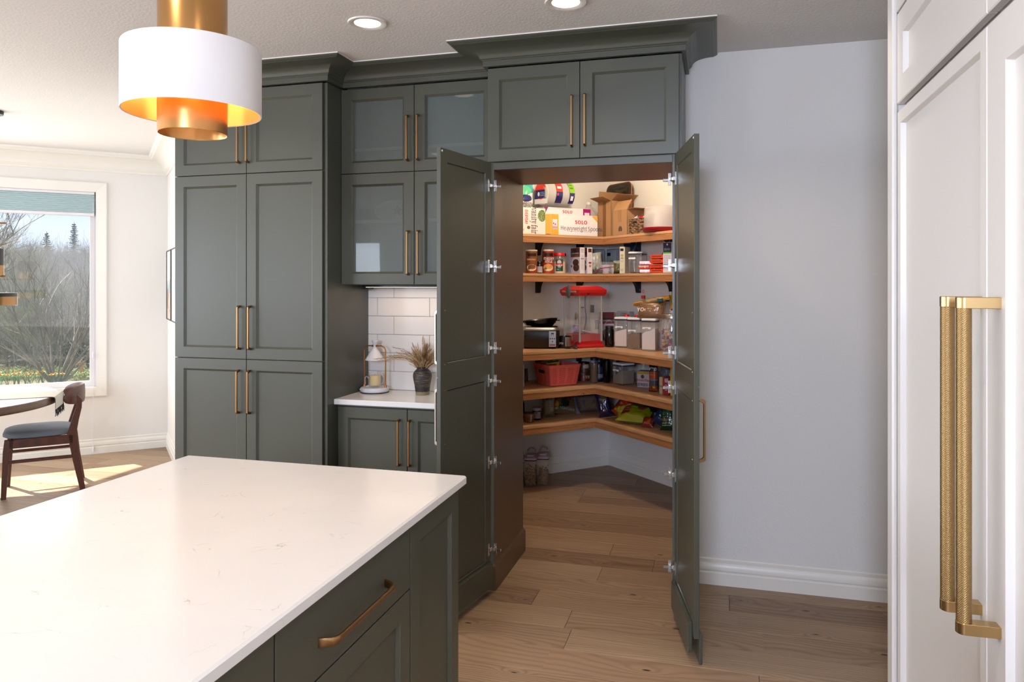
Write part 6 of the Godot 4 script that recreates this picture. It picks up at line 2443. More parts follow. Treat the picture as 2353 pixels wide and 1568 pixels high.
	part("chrome_side", k, mat("steel"), t)
	text("love", 0.020, hue(0.75, 0.74, 0.76), t, pos(-0.008, 0.040, 0.0588), "Droid Serif", false, 0.8)
	k = Mk.new()
	k.tube([Vector3(-0.054, 0.078, 0), Vector3(-0.085, 0.082, 0)], 0.006, 0.005, 8)
	part("handle", k, mat("black_plastic"), t)
	t = thing("appliance_cord", "bundled black power cord with plug on the shelf beside the popcorn maker", "cord", spot(0.680, 0.470, Y), 0.2)
	k = Mk.new()
	k.tube(spline([Vector3(-0.07, 0.004, 0.0), Vector3(-0.03, 0.004, 0.012), Vector3(0.01, 0.012, 0.005), Vector3(0.025, 0.050, -0.01), Vector3(0.0, 0.040, 0.0), Vector3(0.018, 0.008, 0.012), Vector3(-0.012, 0.025, 0.0), Vector3(0.02, 0.030, 0.008), Vector3(0.0, 0.004, 0.014), Vector3(0.012, 0.004, 0.022)], 6), 0.0036, 0.0036, 7)
	part("cord", k, mat("black_plastic"), t)
	k = Mk.new()
	k.box(Vector3(0.017, 0.008, 0.028), Vector3(0.018, 0.014, 0.026), 0.003)
	part("plug", k, mat("black_plastic"), t)
	# cartons behind the keepers
	var choc := print_tex(80, 144, Color(0.66, 0.62, 0.68), [["r", 0.0, 0.0, 1.0, 0.36, Color(0.34, 0.03, 0.10)], ["r", 0.0, 0.20, 1.0, 0.09, Color(0.06, 0.05, 0.16)], ["e", 0.32, 0.07, 0.36, 0.12, Color(0.20, 0.16, 0.14)], ["t", 0.2, 0.32, 0.6, 0.03, Color(0.75, 0.6, 0.6), 1], ["s", 0.12, 0.52, 0.8, 0.40, Color(0.20, 0.11, 0.08), 0.95], ["s", 0.2, 0.55, 0.6, 0.3, Color(0.34, 0.22, 0.16), 0.2]])
	t = carton("brownie_mix_box", "tall brownie mix carton with dark red top beside the popcorn maker", "box", spot(0.235, 0.275, Y), 25, Vector3(0.125, 0.268, 0.045), hue(0.60, 0.56, 0.62, 0.5), choc)
	text("GHIRARDELLI", 0.013, hue(0.70, 0.66, 0.70), t, pos(0.0, 0.197, 0.0238), "Droid Serif", true, 0.85)
	carton("cereal_box", "pale grey carton with printed nutrition panel standing behind the keepers", "box", spot(0.070, 0.315, Y), -45, Vector3(0.16, 0.270, 0.05), hue(0.52, 0.54, 0.58, 0.5), print_tex(64, 96, Color(0.52, 0.55, 0.60), [["t", 0.3, 0.05, 0.5, 0.25, Color(0.20, 0.20, 0.22), 4]]))
	for i in 2:
		jar("sprinkle_bottle", ["red-capped clear bottle standing behind the first keeper", "red-capped clear bottle standing behind the brown sugar keeper"][i], spot(0.190, 0.485 + 0.125 * i, Y), 0.022, 0.252, mat("clear_plastic"), hue(0.72, 0.05, 0.07, 0.4))
	t = jar("syrup_jug", "dark brown jug with clear loop handle beside the keepers", spot(0.335, 0.455, Y), 0.036, 0.165, hue(0.045, 0.03, 0.045, 0.15), hue(0.05, 0.03, 0.05))
	k = Mk.new()
	k.tube(spline([Vector3(0.030, 0.150, 0.0), Vector3(0.010, 0.205, 0.02), Vector3(-0.03, 0.19, 0.025), Vector3(-0.045, 0.12, 0.025), Vector3(-0.036, 0.08, 0.02)], 5), 0.004, 0.004, 8)
	part("handle", k, mat("clear_plastic"), t)
	# three keepers in a row
	keeper("food_keeper", "clear keeper of white flour, first of three from the popcorn maker", spot(0.262, 0.530, Y), -12, 0.0525, 0.055, 0.236, 0.50, mats["flour"], 0.012, 0.158)
	keeper("food_keeper", "clear keeper of brown sugar in the middle of three", spot(0.270, 0.699, Y), -12, 0.0525, 0.055, 0.238, 0.44, mats["sugar"], 0.006, 0.140)
	keeper("food_keeper", "clear keeper of white sugar beside the lollipop jar", spot(0.272, 0.871, Y), -12, 0.0545, 0.055, 0.238, 0.56, mats["sugar_white"], 0.022, 0.168)
	keeper("food_keeper", "tall clear keeper with dark seal standing behind the yogurt pretzel bag", spot(0.085, 0.800, Y), -20, 0.055, 0.055, 0.388, 0.3, mats["flour"], 0.01)
	lollipops(Y)
	# pretzel bag, rolled and clipped, lying on the keepers
	var brown := print_tex(128, 96, Color(0.50, 0.37, 0.25), [["t", 0.35, 0.62, 0.35, 0.05, Color(0.7, 0.6, 0.5), 1]])
	t = sack("pretzel_bag", "brown bag lettered YOGURT, rolled at its yellow top and clipped, lying on the keepers", "bag", spot(0.262, 0.860, Y + 0.2385), -16, 0.22, 0.125, 0.085, film_print(brown), 5, -14, 0, 0.07)
	text("YOGURT", 0.030, hue(0.86, 0.80, 0.74), t, turned(-0.012, 0.066, 0.026, 0, -24, 2), "Droid Sans", true, 1.0)
	var gold := print_tex(96, 48, Color(0.62, 0.43, 0.12), [["r", 0.0, 0.1, 0.06, 0.8, Color(0.08, 0.06, 0.04)], ["r", 0.93, 0.0, 0.03, 0.9, Color(0.08, 0.06, 0.04)], ["s", 0.1, 0.2, 0.4, 0.6, Color(0.56, 0.52, 0.52), 0.6], ["n", 0, 0, 1, 1, Color(0.72, 0.55, 0.2), 0.2]])
	k = Mk.new()
	var f := FastNoiseLite.new()
	f.frequency = 12.0
	rows = []
	for i in 17:
		var s := i / 16.0
		var row := PackedVector3Array()
		for j in 14:
			var a := TAU * j / 14.0
			var r := 0.026 * (1.0 + 0.5 * f.get_noise_2d(s * 0.8, cos(a) * 0.06)) * (0.75 + 0.25 * sin(s * PI))
			row.append(Vector3(cos(a) * r * 0.8 - 0.0, (s - 0.5) * 0.285, sin(a) * r))
		rows.append(row)
	k.sheet(rows, true, 0.8)
	var roll := part("rolled_top", k, film_print(gold), t)
	roll.transform = turned(0.004, 0.128, -0.018, 0, 0, 101)
	for q in [[-0.055, Color(0.60, 0.04, 0.05), 0.024], [0.078, Color(0.03, 0.30, 0.36), 0.040]]:
		k = Mk.new()
		k.box(Vector3(q[0], 0.147 - q[0] * 0.16, 0.006), Vector3(q[2], 0.026, 0.030), 0.003)
		k.x = pos(q[0], 0.172 - q[0] * 0.16, 0.004)
		var loop := []
		for j in 13:
			var a := TAU * j / 12.0
			loop.append(Vector3(sin(a) * 0.007, 0.006 + 0.011 - cos(a) * 0.011, 0))
		if q[0] < 0.0:
			k.tube(loop, 0.0018, 0.0018, 6)
		part("clip", k, hue(q[1].r, q[1].g, q[1].b, 0.35), t)
	# tall flour-type bag at the kitchen end
	var fb := print_tex(96, 160, Color(0.66, 0.66, 0.74), [["r", 0.0, 0.0, 1.0, 0.30, Color(0.62, 0.46, 0.10)], ["r", 0.0, 0.0, 0.14, 0.6, Color(0.72, 0.72, 0.76)], ["e", 0.25, 0.06, 0.28, 0.10, Color(0.42, 0.14, 0.24)], ["r", 0.2, 0.295, 0.8, 0.03, Color(0.06, 0.14, 0.36)], ["t", 0.3, 0.36, 0.6, 0.1, Color(0.40, 0.48, 0.62), 2], ["t", 0.0, 0.1, 0.12, 0.4, Color(0.3, 0.3, 0.34), 14]])
	sack("flour_bag", "tall white and yellow flour bag behind the lollipop jar", "bag", spot(0.110, 1.000, Y), -22, 0.165, 0.435, 0.10, film_print(fb, 0.5), 9, 0, 0, 0.03)


func popcorn_machine(Y: float) -> void:
	var red := paint("gloss_red", Color(0.70, 0.02, 0.05), 0.22)
	red.clearcoat_enabled = true
	red.clearcoat = 0.6
	# local z faces along the right-hand wall, x away from the window-side end
	var t := thing("popcorn_maker", "red countertop popcorn maker with clear walls on the middle shelf", "popcorn machine", spot(0.505, 0.340, Y), deg_to_rad(45))
	var k := Mk.new()
	k.ring(0.232, 0.232, [Vector2(0.116, 0.0), Vector2(0.0, 0.0), Vector2(-0.004, 0.006), Vector2(-0.004, 0.014), Vector2(0.004, 0.022), Vector2(0.008, 0.026), Vector2(0.010, 0.046), Vector2(0.018, 0.050), Vector2(0.116, 0.050)])
	var foot := part("base", k, red, t)
	foot.rotation.x = -PI / 2
	k = Mk.new()
	k.ring(0.190, 0.190, [Vector2(0.0, 0.048), Vector2(0.0, 0.102), Vector2(0.003, 0.104), Vector2(0.006, 0.102), Vector2(0.010, 0.060), Vector2(0.095, 0.058)])
	var tray := part("tray", k, red, t)
	tray.rotation.x = -PI / 2
	for s in [Vector2(-1, -1), Vector2(1, -1), Vector2(1, 1), Vector2(-1, 1)]:
		k = Mk.new()
		k.box(Vector3(s.x * 0.103, 0.225, s.y * 0.103), Vector3(0.013, 0.36, 0.013), 0.0015)
		part("post", k, hue(0.68, 0.66, 0.64, 0.35, 0.4), t)
	for i in 4:
		k = Mk.new()
		k.x = Transform3D(Basis(Vector3.UP, PI * 0.5 * i), Vector3.ZERO)
		k.box(Vector3(0, 0.228, 0.104), Vector3(0.196, 0.352, 0.002))
		part("pane", k, mat("clear_plastic"), t)
	# roof: deep band, sloped hip and flat crown
	k = Mk.new()
	k.ring(0.262, 0.262, [Vector2(0.131, 0.400), Vector2(0.010, 0.400), Vector2(0.008, 0.406), Vector2(0.0, 0.424), Vector2(0.0, 0.446), Vector2(0.030, 0.470), Vector2(0.050, 0.478), Vector2(0.131, 0.480)])
	var roof := part("roof", k, red, t)
	roof.rotation.x = -PI / 2
	k = Mk.new()
	k.x = Transform3D(Basis.from_euler(Vector3(PI / 2, 0, 0)), Vector3(-0.042, 0.416, 0.1285))
	k.lathe([Vector2(0.0085, 0.0), Vector2(0.0085, 0.004), Vector2(0.006, 0.007), Vector2(0.0003, 0.007)], 16)
	part("switch", k, hue(0.20, 0.03, 0.03, 0.3), t)
	# sign bar with oval emblem on the window-side end
	k = Mk.new()
	k.box(Vector3(-0.1335, 0.432, 0.0), Vector3(0.008, 0.014, 0.19), 0.003)
	part("sign_bar", k, hue(0.62, 0.60, 0.54, 0.35, 0.5), t)
	k = Mk.new()
	k.x = Transform3D(Basis(Vector3(0, 1, 0), Vector3(-1, 0, 0), Vector3(0, 0, 1)), Vector3(-0.135, 0.432, 0.0))
	k.lathe([Vector2(0.036, 0.0), Vector2(0.037, 0.004), Vector2(0.032, 0.009), Vector2(0.0005, 0.012)], 28, false, Vector2(1.35, 0.85))
	part("emblem", k, hue(0.35, 0.38, 0.40, 0.2, 0.3), t)
	# plate printed on the back, kettle badge and warning text
	k = Mk.new()
	k.box(Vector3(0.055, 0.300, -0.1015), Vector3(0.05, 0.016, 0.001))
	part("label", k, mat("ink_black"), t)
	text("MOVIE TIME", 0.008, mat("ink_white"), t, pos(0.055, 0.2965, -0.1005), "Droid Sans", true, 0.8)
	for i in 6:
		text("caution hot surface keep", 0.0052, hue(0.22, 0.20, 0.24), t, pos(0.02, 0.225 - 0.0095 * i, -0.1010), "Droid Sans", false, 0.9)
	k = Mk.new()
	k.box(Vector3(0.1015, 0.295, -0.02), Vector3(0.001, 0.06, 0.05), 0.0004)
	part("badge", k, hue(0.16, 0.15, 0.17), t)
	for i in 7:
		text("popcorn maker", 0.0055, hue(0.25, 0.24, 0.28), t, turned(0.1010, 0.205 - 0.0105 * i, 0.045, -90), "Droid Sans", i < 3, 0.9)
	k = Mk.new()
	k.x = Transform3D(Basis(Vector3(0, 1, 0), Vector3(-1, 0, 0), Vector3(0, 0, 1)), Vector3(-0.1055, 0.245, 0.072))
	k.lathe([Vector2(0.012, 0.0), Vector2(0.020, 0.012), Vector2(0.014, 0.016), Vector2(0.0005, 0.017)], 20, false, Vector2(1.5, 0.7))
	part("door_knob", k, hue(0.60, 0.55, 0.46, 0.3, 0.6), t)
	for y in [0.150, 0.310]:
		k = Mk.new()
		k.box(Vector3(-0.1085, y, -0.095), Vector3(0.008, 0.036, 0.020), 0.003)
		part("hinge", k, mat("clear_plastic"), t)
	k = Mk.new()
	k.tube(spline([Vector3(0.080, 0.40, -0.085), Vector3(0.078, 0.30, -0.085), Vector3(0.088, 0.22, -0.085), Vector3(0.070, 0.12, -0.085), Vector3(0.050, 0.075, -0.07)], 6), 0.0038, 0.0038, 8)
	part("inner_cord", k, hue(0.28, 0.30, 0.36, 0.4), t)
	# scoop lying on the tray
	var sc := thing("popcorn_scoop", "white plastic scoop lying inside the popcorn maker", "scoop", spot(0.520, 0.330, Y + 0.106), deg_to_rad(38))
	k = Mk.new()
	k.x = turned(-0.03, 0.030, 0.0, 0, 0, 78)
	k.lathe([Vector2(0.0005, -0.035), Vector2(0.018, -0.032), Vector2(0.026, -0.012), Vector2(0.030, 0.035), Vector2(0.028, 0.035), Vector2(0.022, -0.012), Vector2(0.0005, -0.030)], 24)
	part("cup", k, hue(0.78, 0.72, 0.78, 0.35), sc)
	k = Mk.new()
	k.tube([Vector3(0.0, 0.024, 0.0), Vector3(0.085, 0.002, 0.02)], 0.007, 0.006, 8)
	part("handle", k, hue(0.78, 0.72, 0.78, 0.35), sc)


func lollipops(Y: float) -> void:
	var at_ := spot(0.215, 1.040, Y)
	var t := thing("candy_jar", "large glass jar with steel lid full of wrapped lollipops", "jar", at_, 0.1)
	var k := Mk.new()
	k.lathe([Vector2(0.0005, 0.0), Vector2(0.070, 0.0), Vector2(0.078, 0.006), Vector2(0.080, 0.015), Vector2(0.080, 0.195), Vector2(0.074, 0.222), Vector2(0.064, 0.236), Vector2(0.062, 0.246)], 40)
	part("body", k, mat("clear_glass"), t)
	k = Mk.new()
	k.lathe([Vector2(0.064, 0.244), Vector2(0.071, 0.245), Vector2(0.0715, 0.272), Vector2(0.069, 0.275), Vector2(0.0005, 0.276)], 40)
	part("lid", k, mat("steel"), t)
	var r := RandomNumberGenerator.new()
	r.seed = 19
	var hues := [Color(0.74, 0.30, 0.44), Color(0.68, 0.52, 0.36), Color(0.50, 0.20, 0.36), Color(0.52, 0.56, 0.38), Color(0.28, 0.38, 0.52), Color(0.78, 0.42, 0.36), Color(0.76, 0.62, 0.48)]
	var kinds := []
	for c: Color in hues:
		kinds.append(hue(c.r, c.g, c.b, 0.35))
	var ball := Mk.new()
	var rows := []
	for i in 9:
		var row := PackedVector3Array()
		for j in 12:
			var a := TAU * j / 12.0
			var e := PI * (i / 8.0 - 0.5)
			var pinch := 1.0 + 0.10 * (1.0 if j % 2 else -1.0)
			row.append(Vector3(cos(e) * sin(a) * pinch, sin(e) * 0.95, cos(e) * cos(a) * pinch) * 0.0115)
		rows.append(row)
	ball.sheet(rows, true, 0.9)
	ball.lathe([Vector2(0.004, 0.0095), Vector2(0.0085, 0.016), Vector2(0.003, 0.0105)], 8)
	var head := ball.mesh()
	var stick := Mk.new()
	stick.tube([Vector3(0, 0.009, 0), Vector3(0, 0.072, 0)], 0.0019, 0.0019, 6)
	var rod := stick.mesh()
	for i in 84:
		var layer := i / 12
		var a := (i % 12) / 12.0 * TAU + layer * 0.4 + r.randf() * 0.25
		var rad := 0.062 if i % 12 < 9 else r.randf_range(0.01, 0.035)
		var p := Vector3(sin(a) * rad, 0.015 + layer * 0.0225 + r.randf_range(-0.003, 0.003), cos(a) * rad)
		var o := thing("lollipop", "small wrapped lollipop on a white stick inside the glass candy jar", "lollipop", at_ + p, 0.0, "lollipops in the glass jar")
		var inward := Vector3(-p.x, 0, -p.z).normalized()
		var up := (Vector3.UP * r.randf_range(0.25, 1.0) + inward * r.randf_range(0.1, 0.8) + Vector3(r.randf_range(-0.5, 0.5), 0, r.randf_range(-0.5, 0.5)) * 0.5).normalized()
		if layer >= 5:
			up = (Vector3.UP + inward * 0.35 + Vector3(r.randf_range(-0.3, 0.3), 0, r.randf_range(-0.3, 0.3))).normalized()
		var side := up.cross(Vector3(0.3, 0.1, 0.9)).normalized()
		o.transform.basis = Basis(side, up, side.cross(up))
		part_of("candy", head, kinds[(i * 5 + r.randi_range(0, 2)) % 7] if layer > 2 or i % 3 else kinds[i % 3], o)
		part_of("stick", rod, mat("white_plastic"), o)


# ---------------------------------------------------------------- fourth shelf

func stock_fourth_shelf() -> void:
	var Y: float = SHELF_Y[3] + 0.0004
	# salmon basket; its slots are dark in the weave
	var t := thing("storage_basket", "salmon pink plastic basket with woven pattern and handle slot", "basket", spot(0.722, 0.300, Y), deg_to_rad(-45))
	var im := Image.create(128, 64, false, Image.FORMAT_RGB8)
	for y in 64:
		for x in 128:
			var u := fposmod(x / 16.0, 1.0)
			var v := y / 8.0
			var row := int(v)
			var uu := fposmod(u + 0.5 * (row % 2), 1.0)
			var vv := v - row
			var c := Color(0.83, 0.36, 0.31)
			var wave := 0.5 + 0.28 * sin(uu * TAU)
			if absf(vv - wave) < 0.10 and absf(uu - 0.25) > 0.10 and absf(uu - 0.75) > 0.10:
				c = Color(0.36, 0.10, 0.10)
			im.set_pixel(x, y, c)
	var weave := printed(ImageTexture.create_from_image(im), 0.5)
	weave.uv1_scale = Vector3(6.0, 2.0, 1)
	var plain := hue(0.83, 0.36, 0.31, 0.45)
	var k := Mk.new()
	var low := [0.108, 0.124, 0.022, 0.018]
	k.rounded([low, [0.126, 0.143, 0.026, 0.138]], 8)
	part("woven_side", k, weave, t)
	k = Mk.new()
	k.rounded([[0.002, 0.002, 0.001, 0.0], [0.100, 0.116, 0.020, 0.0], [0.107, 0.123, 0.022, 0.004], [0.1085, 0.1245, 0.022, 0.019]], 8)
	k.rounded([[0.1262, 0.1432, 0.026, 0.136], [0.1285, 0.1455, 0.027, 0.150], [0.131, 0.148, 0.028, 0.153], [0.131, 0.148, 0.028, 0.160], [0.128, 0.145, 0.027, 0.161], [0.124, 0.141, 0.026, 0.156], [0.106, 0.122, 0.022, 0.02], [0.002, 0.002, 0.001, 0.006]], 8)
	part("body", k, plain, t)
	k = Mk.new()
	k.x = pos(0, 0.106, 0.1385)
	var slot := PackedVector2Array()
	for i in 18:
		var a := PI * (i - 4.25) / 8.5 * 0.5 if false else TAU * i / 18.0
		slot.append(Vector2((0.030 if cos(a) > 0 else -0.030) + cos(a) * 0.012, sin(a) * 0.013))
	k.x = Transform3D(Basis.from_euler(Vector3(deg_to_rad(9), 0, 0)), Vector3(0, 0.106, 0.1370))
	k.prism(slot, 0.0, 0.003)
	part("handle_slot", k, hue(0.16, 0.05, 0.05, 0.7), t)
	# packets inside
	for q in [[0.03, -0.03, 0.118, Color(0.06, 0.30, 0.09), "green snack packet sticking up inside the salmon basket"], [-0.01, 0.03, 0.112, Color(0.80, 0.62, 0.10), "yellow snack packet inside the salmon basket"], [-0.07, 0.06, 0.105, Color(0.40, 0.24, 0.14), "brown paper packet inside the salmon basket near its slotted end"], [0.00, -0.075, 0.114, Color(0.62, 0.36, 0.14), "tan packet at the back inside the salmon basket"]]:
		var p := spot(0.722 - q[0] * 0.9 + 0.02, 0.300 + q[1], Y + 0.007)
		sack("snack_packet", q[4], "packet", p, 20.0 + q[0] * 300.0, 0.10, q[2] + 0.045, 0.05, film_print(print_tex(32, 32, q[3], [["s", 0.1, 0.2, 0.8, 0.5, (q[3] as Color).lightened(0.3), 0.3]])), 50 + int(q[0] * 900.0), -6, 8)
	# gable-top carton at the jamb and a crumpled bag behind
	t = carton("milk_carton", "white gable-top carton at the window end of the fourth shelf", "carton", spot(1.040, 0.262, Y), 20, Vector3(0.075, 0.165, 0.075), hue(0.66, 0.63, 0.67, 0.5), print_tex(48, 96, Color(0.66, 0.63, 0.67), [["t", 0.1, 0.1, 0.8, 0.5, Color(0.3, 0.3, 0.34), 12], ["r", 0.0, 0.62, 1.0, 0.015, Color(0.3, 0.3, 0.34)], ["t", 0.6, 0.75, 0.3, 0.15, Color(0.3, 0.3, 0.34), 4]]))
	k = Mk.new()
	var gable := PackedVector2Array([Vector2(-0.0375, 0.165), Vector2(0.0375, 0.165), Vector2(0.002, 0.205), Vector2(0.002, 0.225), Vector2(-0.002, 0.225), Vector2(-0.002, 0.205)])
	k.prism(gable, -0.0375, 0.0375)
	part("gable", k, hue(0.66, 0.63, 0.67, 0.5), t)
	sack("paper_bag", "small crumpled brown bag between the white carton and the salmon basket", "bag", spot(0.925, 0.125, Y), 40, 0.10, 0.105, 0.07, hue(0.33, 0.25, 0.16, 0.8), 61, 0, 5, 0.12)
	# cans and jars in the corner
	t = tin("coffee_can", "black-lidded can with nut label in the corner of the fourth shelf", spot(0.425, 0.235, Y), 0.046, 0.150, print_tex(192, 96, Color(0.52, 0.35, 0.20), [["r", 0.0, 0.62, 1.0, 0.4, Color(0.42, 0.14, 0.05)], ["s", 0.40, 0.28, 0.3, 0.36, Color(0.20, 0.10, 0.06), 0.8], ["e", 0.46, 0.34, 0.06, 0.12, Color(0.42, 0.26, 0.18)], ["e", 0.44, 0.04, 0.2, 0.22, Color(0.66, 0.60, 0.62)]]), mat("black_plastic"), 20)
	text("NUT", 0.020, hue(0.72, 0.66, 0.62), t, pos(0.012, 0.034, 0.0462), "Droid Serif", true, 0.9)
	jar("grain_jar", "tall clear jar of tan grain with navy lid", spot(0.415, 0.362, Y), 0.031, 0.196, mat("clear_plastic"), hue(0.03, 0.06, 0.12), hue(0.38, 0.26, 0.14, 0.95), 0.150, 0.85)
	t = jar("supplement_jar", "dark blue jar with printed label behind the grain jar", spot(0.345, 0.330, Y), 0.040, 0.178, hue(0.03, 0.05, 0.10, 0.25), hue(0.02, 0.03, 0.06))
	band(t, 0.040, 0.02, 0.12, print_tex(96, 48, Color(0.05, 0.08, 0.15), [["t", 0.4, 0.1, 0.3, 0.4, Color(0.25, 0.32, 0.42), 6], ["r", 0.45, 0.6, 0.25, 0.3, Color(0.4, 0.45, 0.52)]]))
	jar("hot_sauce_bottle", "slim red sauce bottle half hidden behind the dark bottle", spot(0.300, 0.315, Y), 0.022, 0.150, hue(0.42, 0.04, 0.03, 0.2), hue(0.5, 0.10, 0.04), null, 0, 0.5)
	jar("sauce_bottle", "tall dark bottle with narrow clear neck in the corner of the fourth shelf", spot(0.330, 0.412, Y), 0.030, 0.205, hue(0.02, 0.02, 0.03, 0.12), hue(0.30, 0.30, 0.36, 0.3), null, 0, 0.45)
	t = jar("black_jar", "black jar with small pale label beside the oats keeper", spot(0.205, 0.425, Y), 0.040, 0.165, hue(0.025, 0.025, 0.03, 0.3), mat("black_plastic"))
	band(t, 0.040, 0.025, 0.085, print_tex(96, 48, Color(0.03, 0.03, 0.04), [["r", 0.42, 0.1, 0.16, 0.8, Color(0.36, 0.40, 0.46)]]))
	keeper("food_keeper", "square clear keeper of rolled oats on the fourth shelf", spot(0.285, 0.568, Y), -45, 0.062, 0.062, 0.168, 0.44, hue(0.50, 0.43, 0.34, 0.95), 0.024, 0.110)
	# cartons along the kitchen-side wall
	t = carton("bean_box", "white carton of refried beans with yellow top and red logo", "box", spot(0.215, 0.790, Y), -14, Vector3(0.165, 0.122, 0.09), hue(0.62, 0.58, 0.60, 0.5), print_tex(128, 96, Color(0.66, 0.62, 0.64), [["r", 0.0, 0.0, 1.0, 0.16, Color(0.66, 0.52, 0.12)], ["e", 0.19, 0.20, 0.16, 0.26, Color(0.30, 0.14, 0.06)], ["s", 0.72, 0.2, 0.28, 0.3, Color(0.28, 0.18, 0.10), 0.7], ["t", 0.3, 0.86, 0.5, 0.05, Color(0.5, 0.4, 0.42), 1]]))
	text("Rosarita", 0.018, hue(0.62, 0.06, 0.14), t, pos(-0.036, 0.056, 0.0466), "Droid Serif", true, 0.9)
	text("ORGANIC", 0.015, hue(0.16, 0.34, 0.16), t, pos(0.040, 0.052, 0.0466), "Droid Sans", false, 0.9)
	text("REFRIED BEANS", 0.022, hue(0.12, 0.07, 0.10), t, pos(-0.002, 0.022, 0.0466), "Droid Sans", true, 0.78)
	t = sack("snack_bag", "upright black and orange snack pouch lettered KIND beside the bean carton", "bag", spot(0.345, 0.990, Y), -16, 0.068, 0.208, 0.045, film_print(print_tex(64, 128, Color(0.03, 0.03, 0.03), [["r", 0.0, 0.30, 1.0, 0.26, Color(0.58, 0.22, 0.06)], ["t", 0.2, 0.40, 0.6, 0.04, Color(0.8, 0.6, 0.45), 1], ["r", 0.0, 0.56, 1.0, 0.06, Color(0.34, 0.42, 0.48)], ["r", 0.1, 0.62, 0.9, 0.16, Color(0.24, 0.22, 0.24)], ["r", 0.1, 0.78, 0.9, 0.2, Color(0.52, 0.22, 0.12)], ["e", 0.5, 0.80, 0.3, 0.08, Color(0.66, 0.58, 0.16)], ["r", 0.0, 0.0, 0.1, 1.0, Color(0.02, 0.02, 0.02)]])), 71, 0, 0, 0.03)
	text("KIND", 0.022, hue(0.72, 0.72, 0.74), t, pos(0.004, 0.165, 0.020), "Droid Sans", true, 0.75)
	sack("rice_bag", "crinkled clear bag with bright green foot behind the small cartons", "bag", spot(0.270, 1.060, Y), -18, 0.12, 0.205, 0.06, film_print(print_tex(64, 96, Color(0.24, 0.26, 0.32), [["r", 0.0, 0.78, 0.6, 0.22, Color(0.20, 0.52, 0.06)], ["t", 0.2, 0.2, 0.7, 0.3, Color(0.14, 0.15, 0.2), 5], ["s", 0.0, 0.0, 0.5, 0.8, Color(0.45, 0.45, 0.50), 0.4]])), 72, 0, 0, 0.07)
	t = carton("cracker_box", "narrow beige carton with dark script beside the red carton", "box", spot(0.338, 1.082, Y), -14, Vector3(0.030, 0.120, 0.07), hue(0.66, 0.57, 0.42, 0.5), print_tex(32, 96, Color(0.68, 0.60, 0.46), [["r", 0.85, 0.0, 0.15, 1.0, Color(0.72, 0.26, 0.06)]]))
	text("Milton", 0.014, mat("ink_black"), t, pos(-0.003, 0.055, 0.0366), "Droid Serif", false, 0.5)
	t = carton("mac_box", "small bright red carton with blue oval logo on the fourth shelf", "box", spot(0.345, 1.142, Y), -14, Vector3(0.046, 0.124, 0.08), hue(0.52, 0.02, 0.03, 0.45), print_tex(48, 96, Color(0.54, 0.02, 0.03), [["r", 0.3, 0.06, 0.6, 0.22, Color(0.70, 0.68, 0.70)], ["t", 0.36, 0.08, 0.5, 0.18, Color(0.3, 0.3, 0.32), 5], ["e", 0.25, 0.40, 0.55, 0.36, Color(0.70, 0.70, 0.78)], ["e", 0.35, 0.43, 0.35, 0.30, Color(0.08, 0.10, 0.40)]]))
	carton("pasta_dinner_box", "tall yellow carton with black and white badge nearest the kitchen", "box", spot(0.330, 1.225, Y), -14, Vector3(0.085, 0.205, 0.06), hue(0.70, 0.55, 0.14, 0.5), print_tex(64, 128, Color(0.74, 0.60, 0.16), [["r", 0.55, 0.72, 0.45, 0.16, Color(0.06, 0.05, 0.05)], ["d", 0.40, 0.70, 0.6, 0.12, Color(0.8, 0.8, 0.78), 2]]))


# ---------------------------------------------------------------- fifth shelf

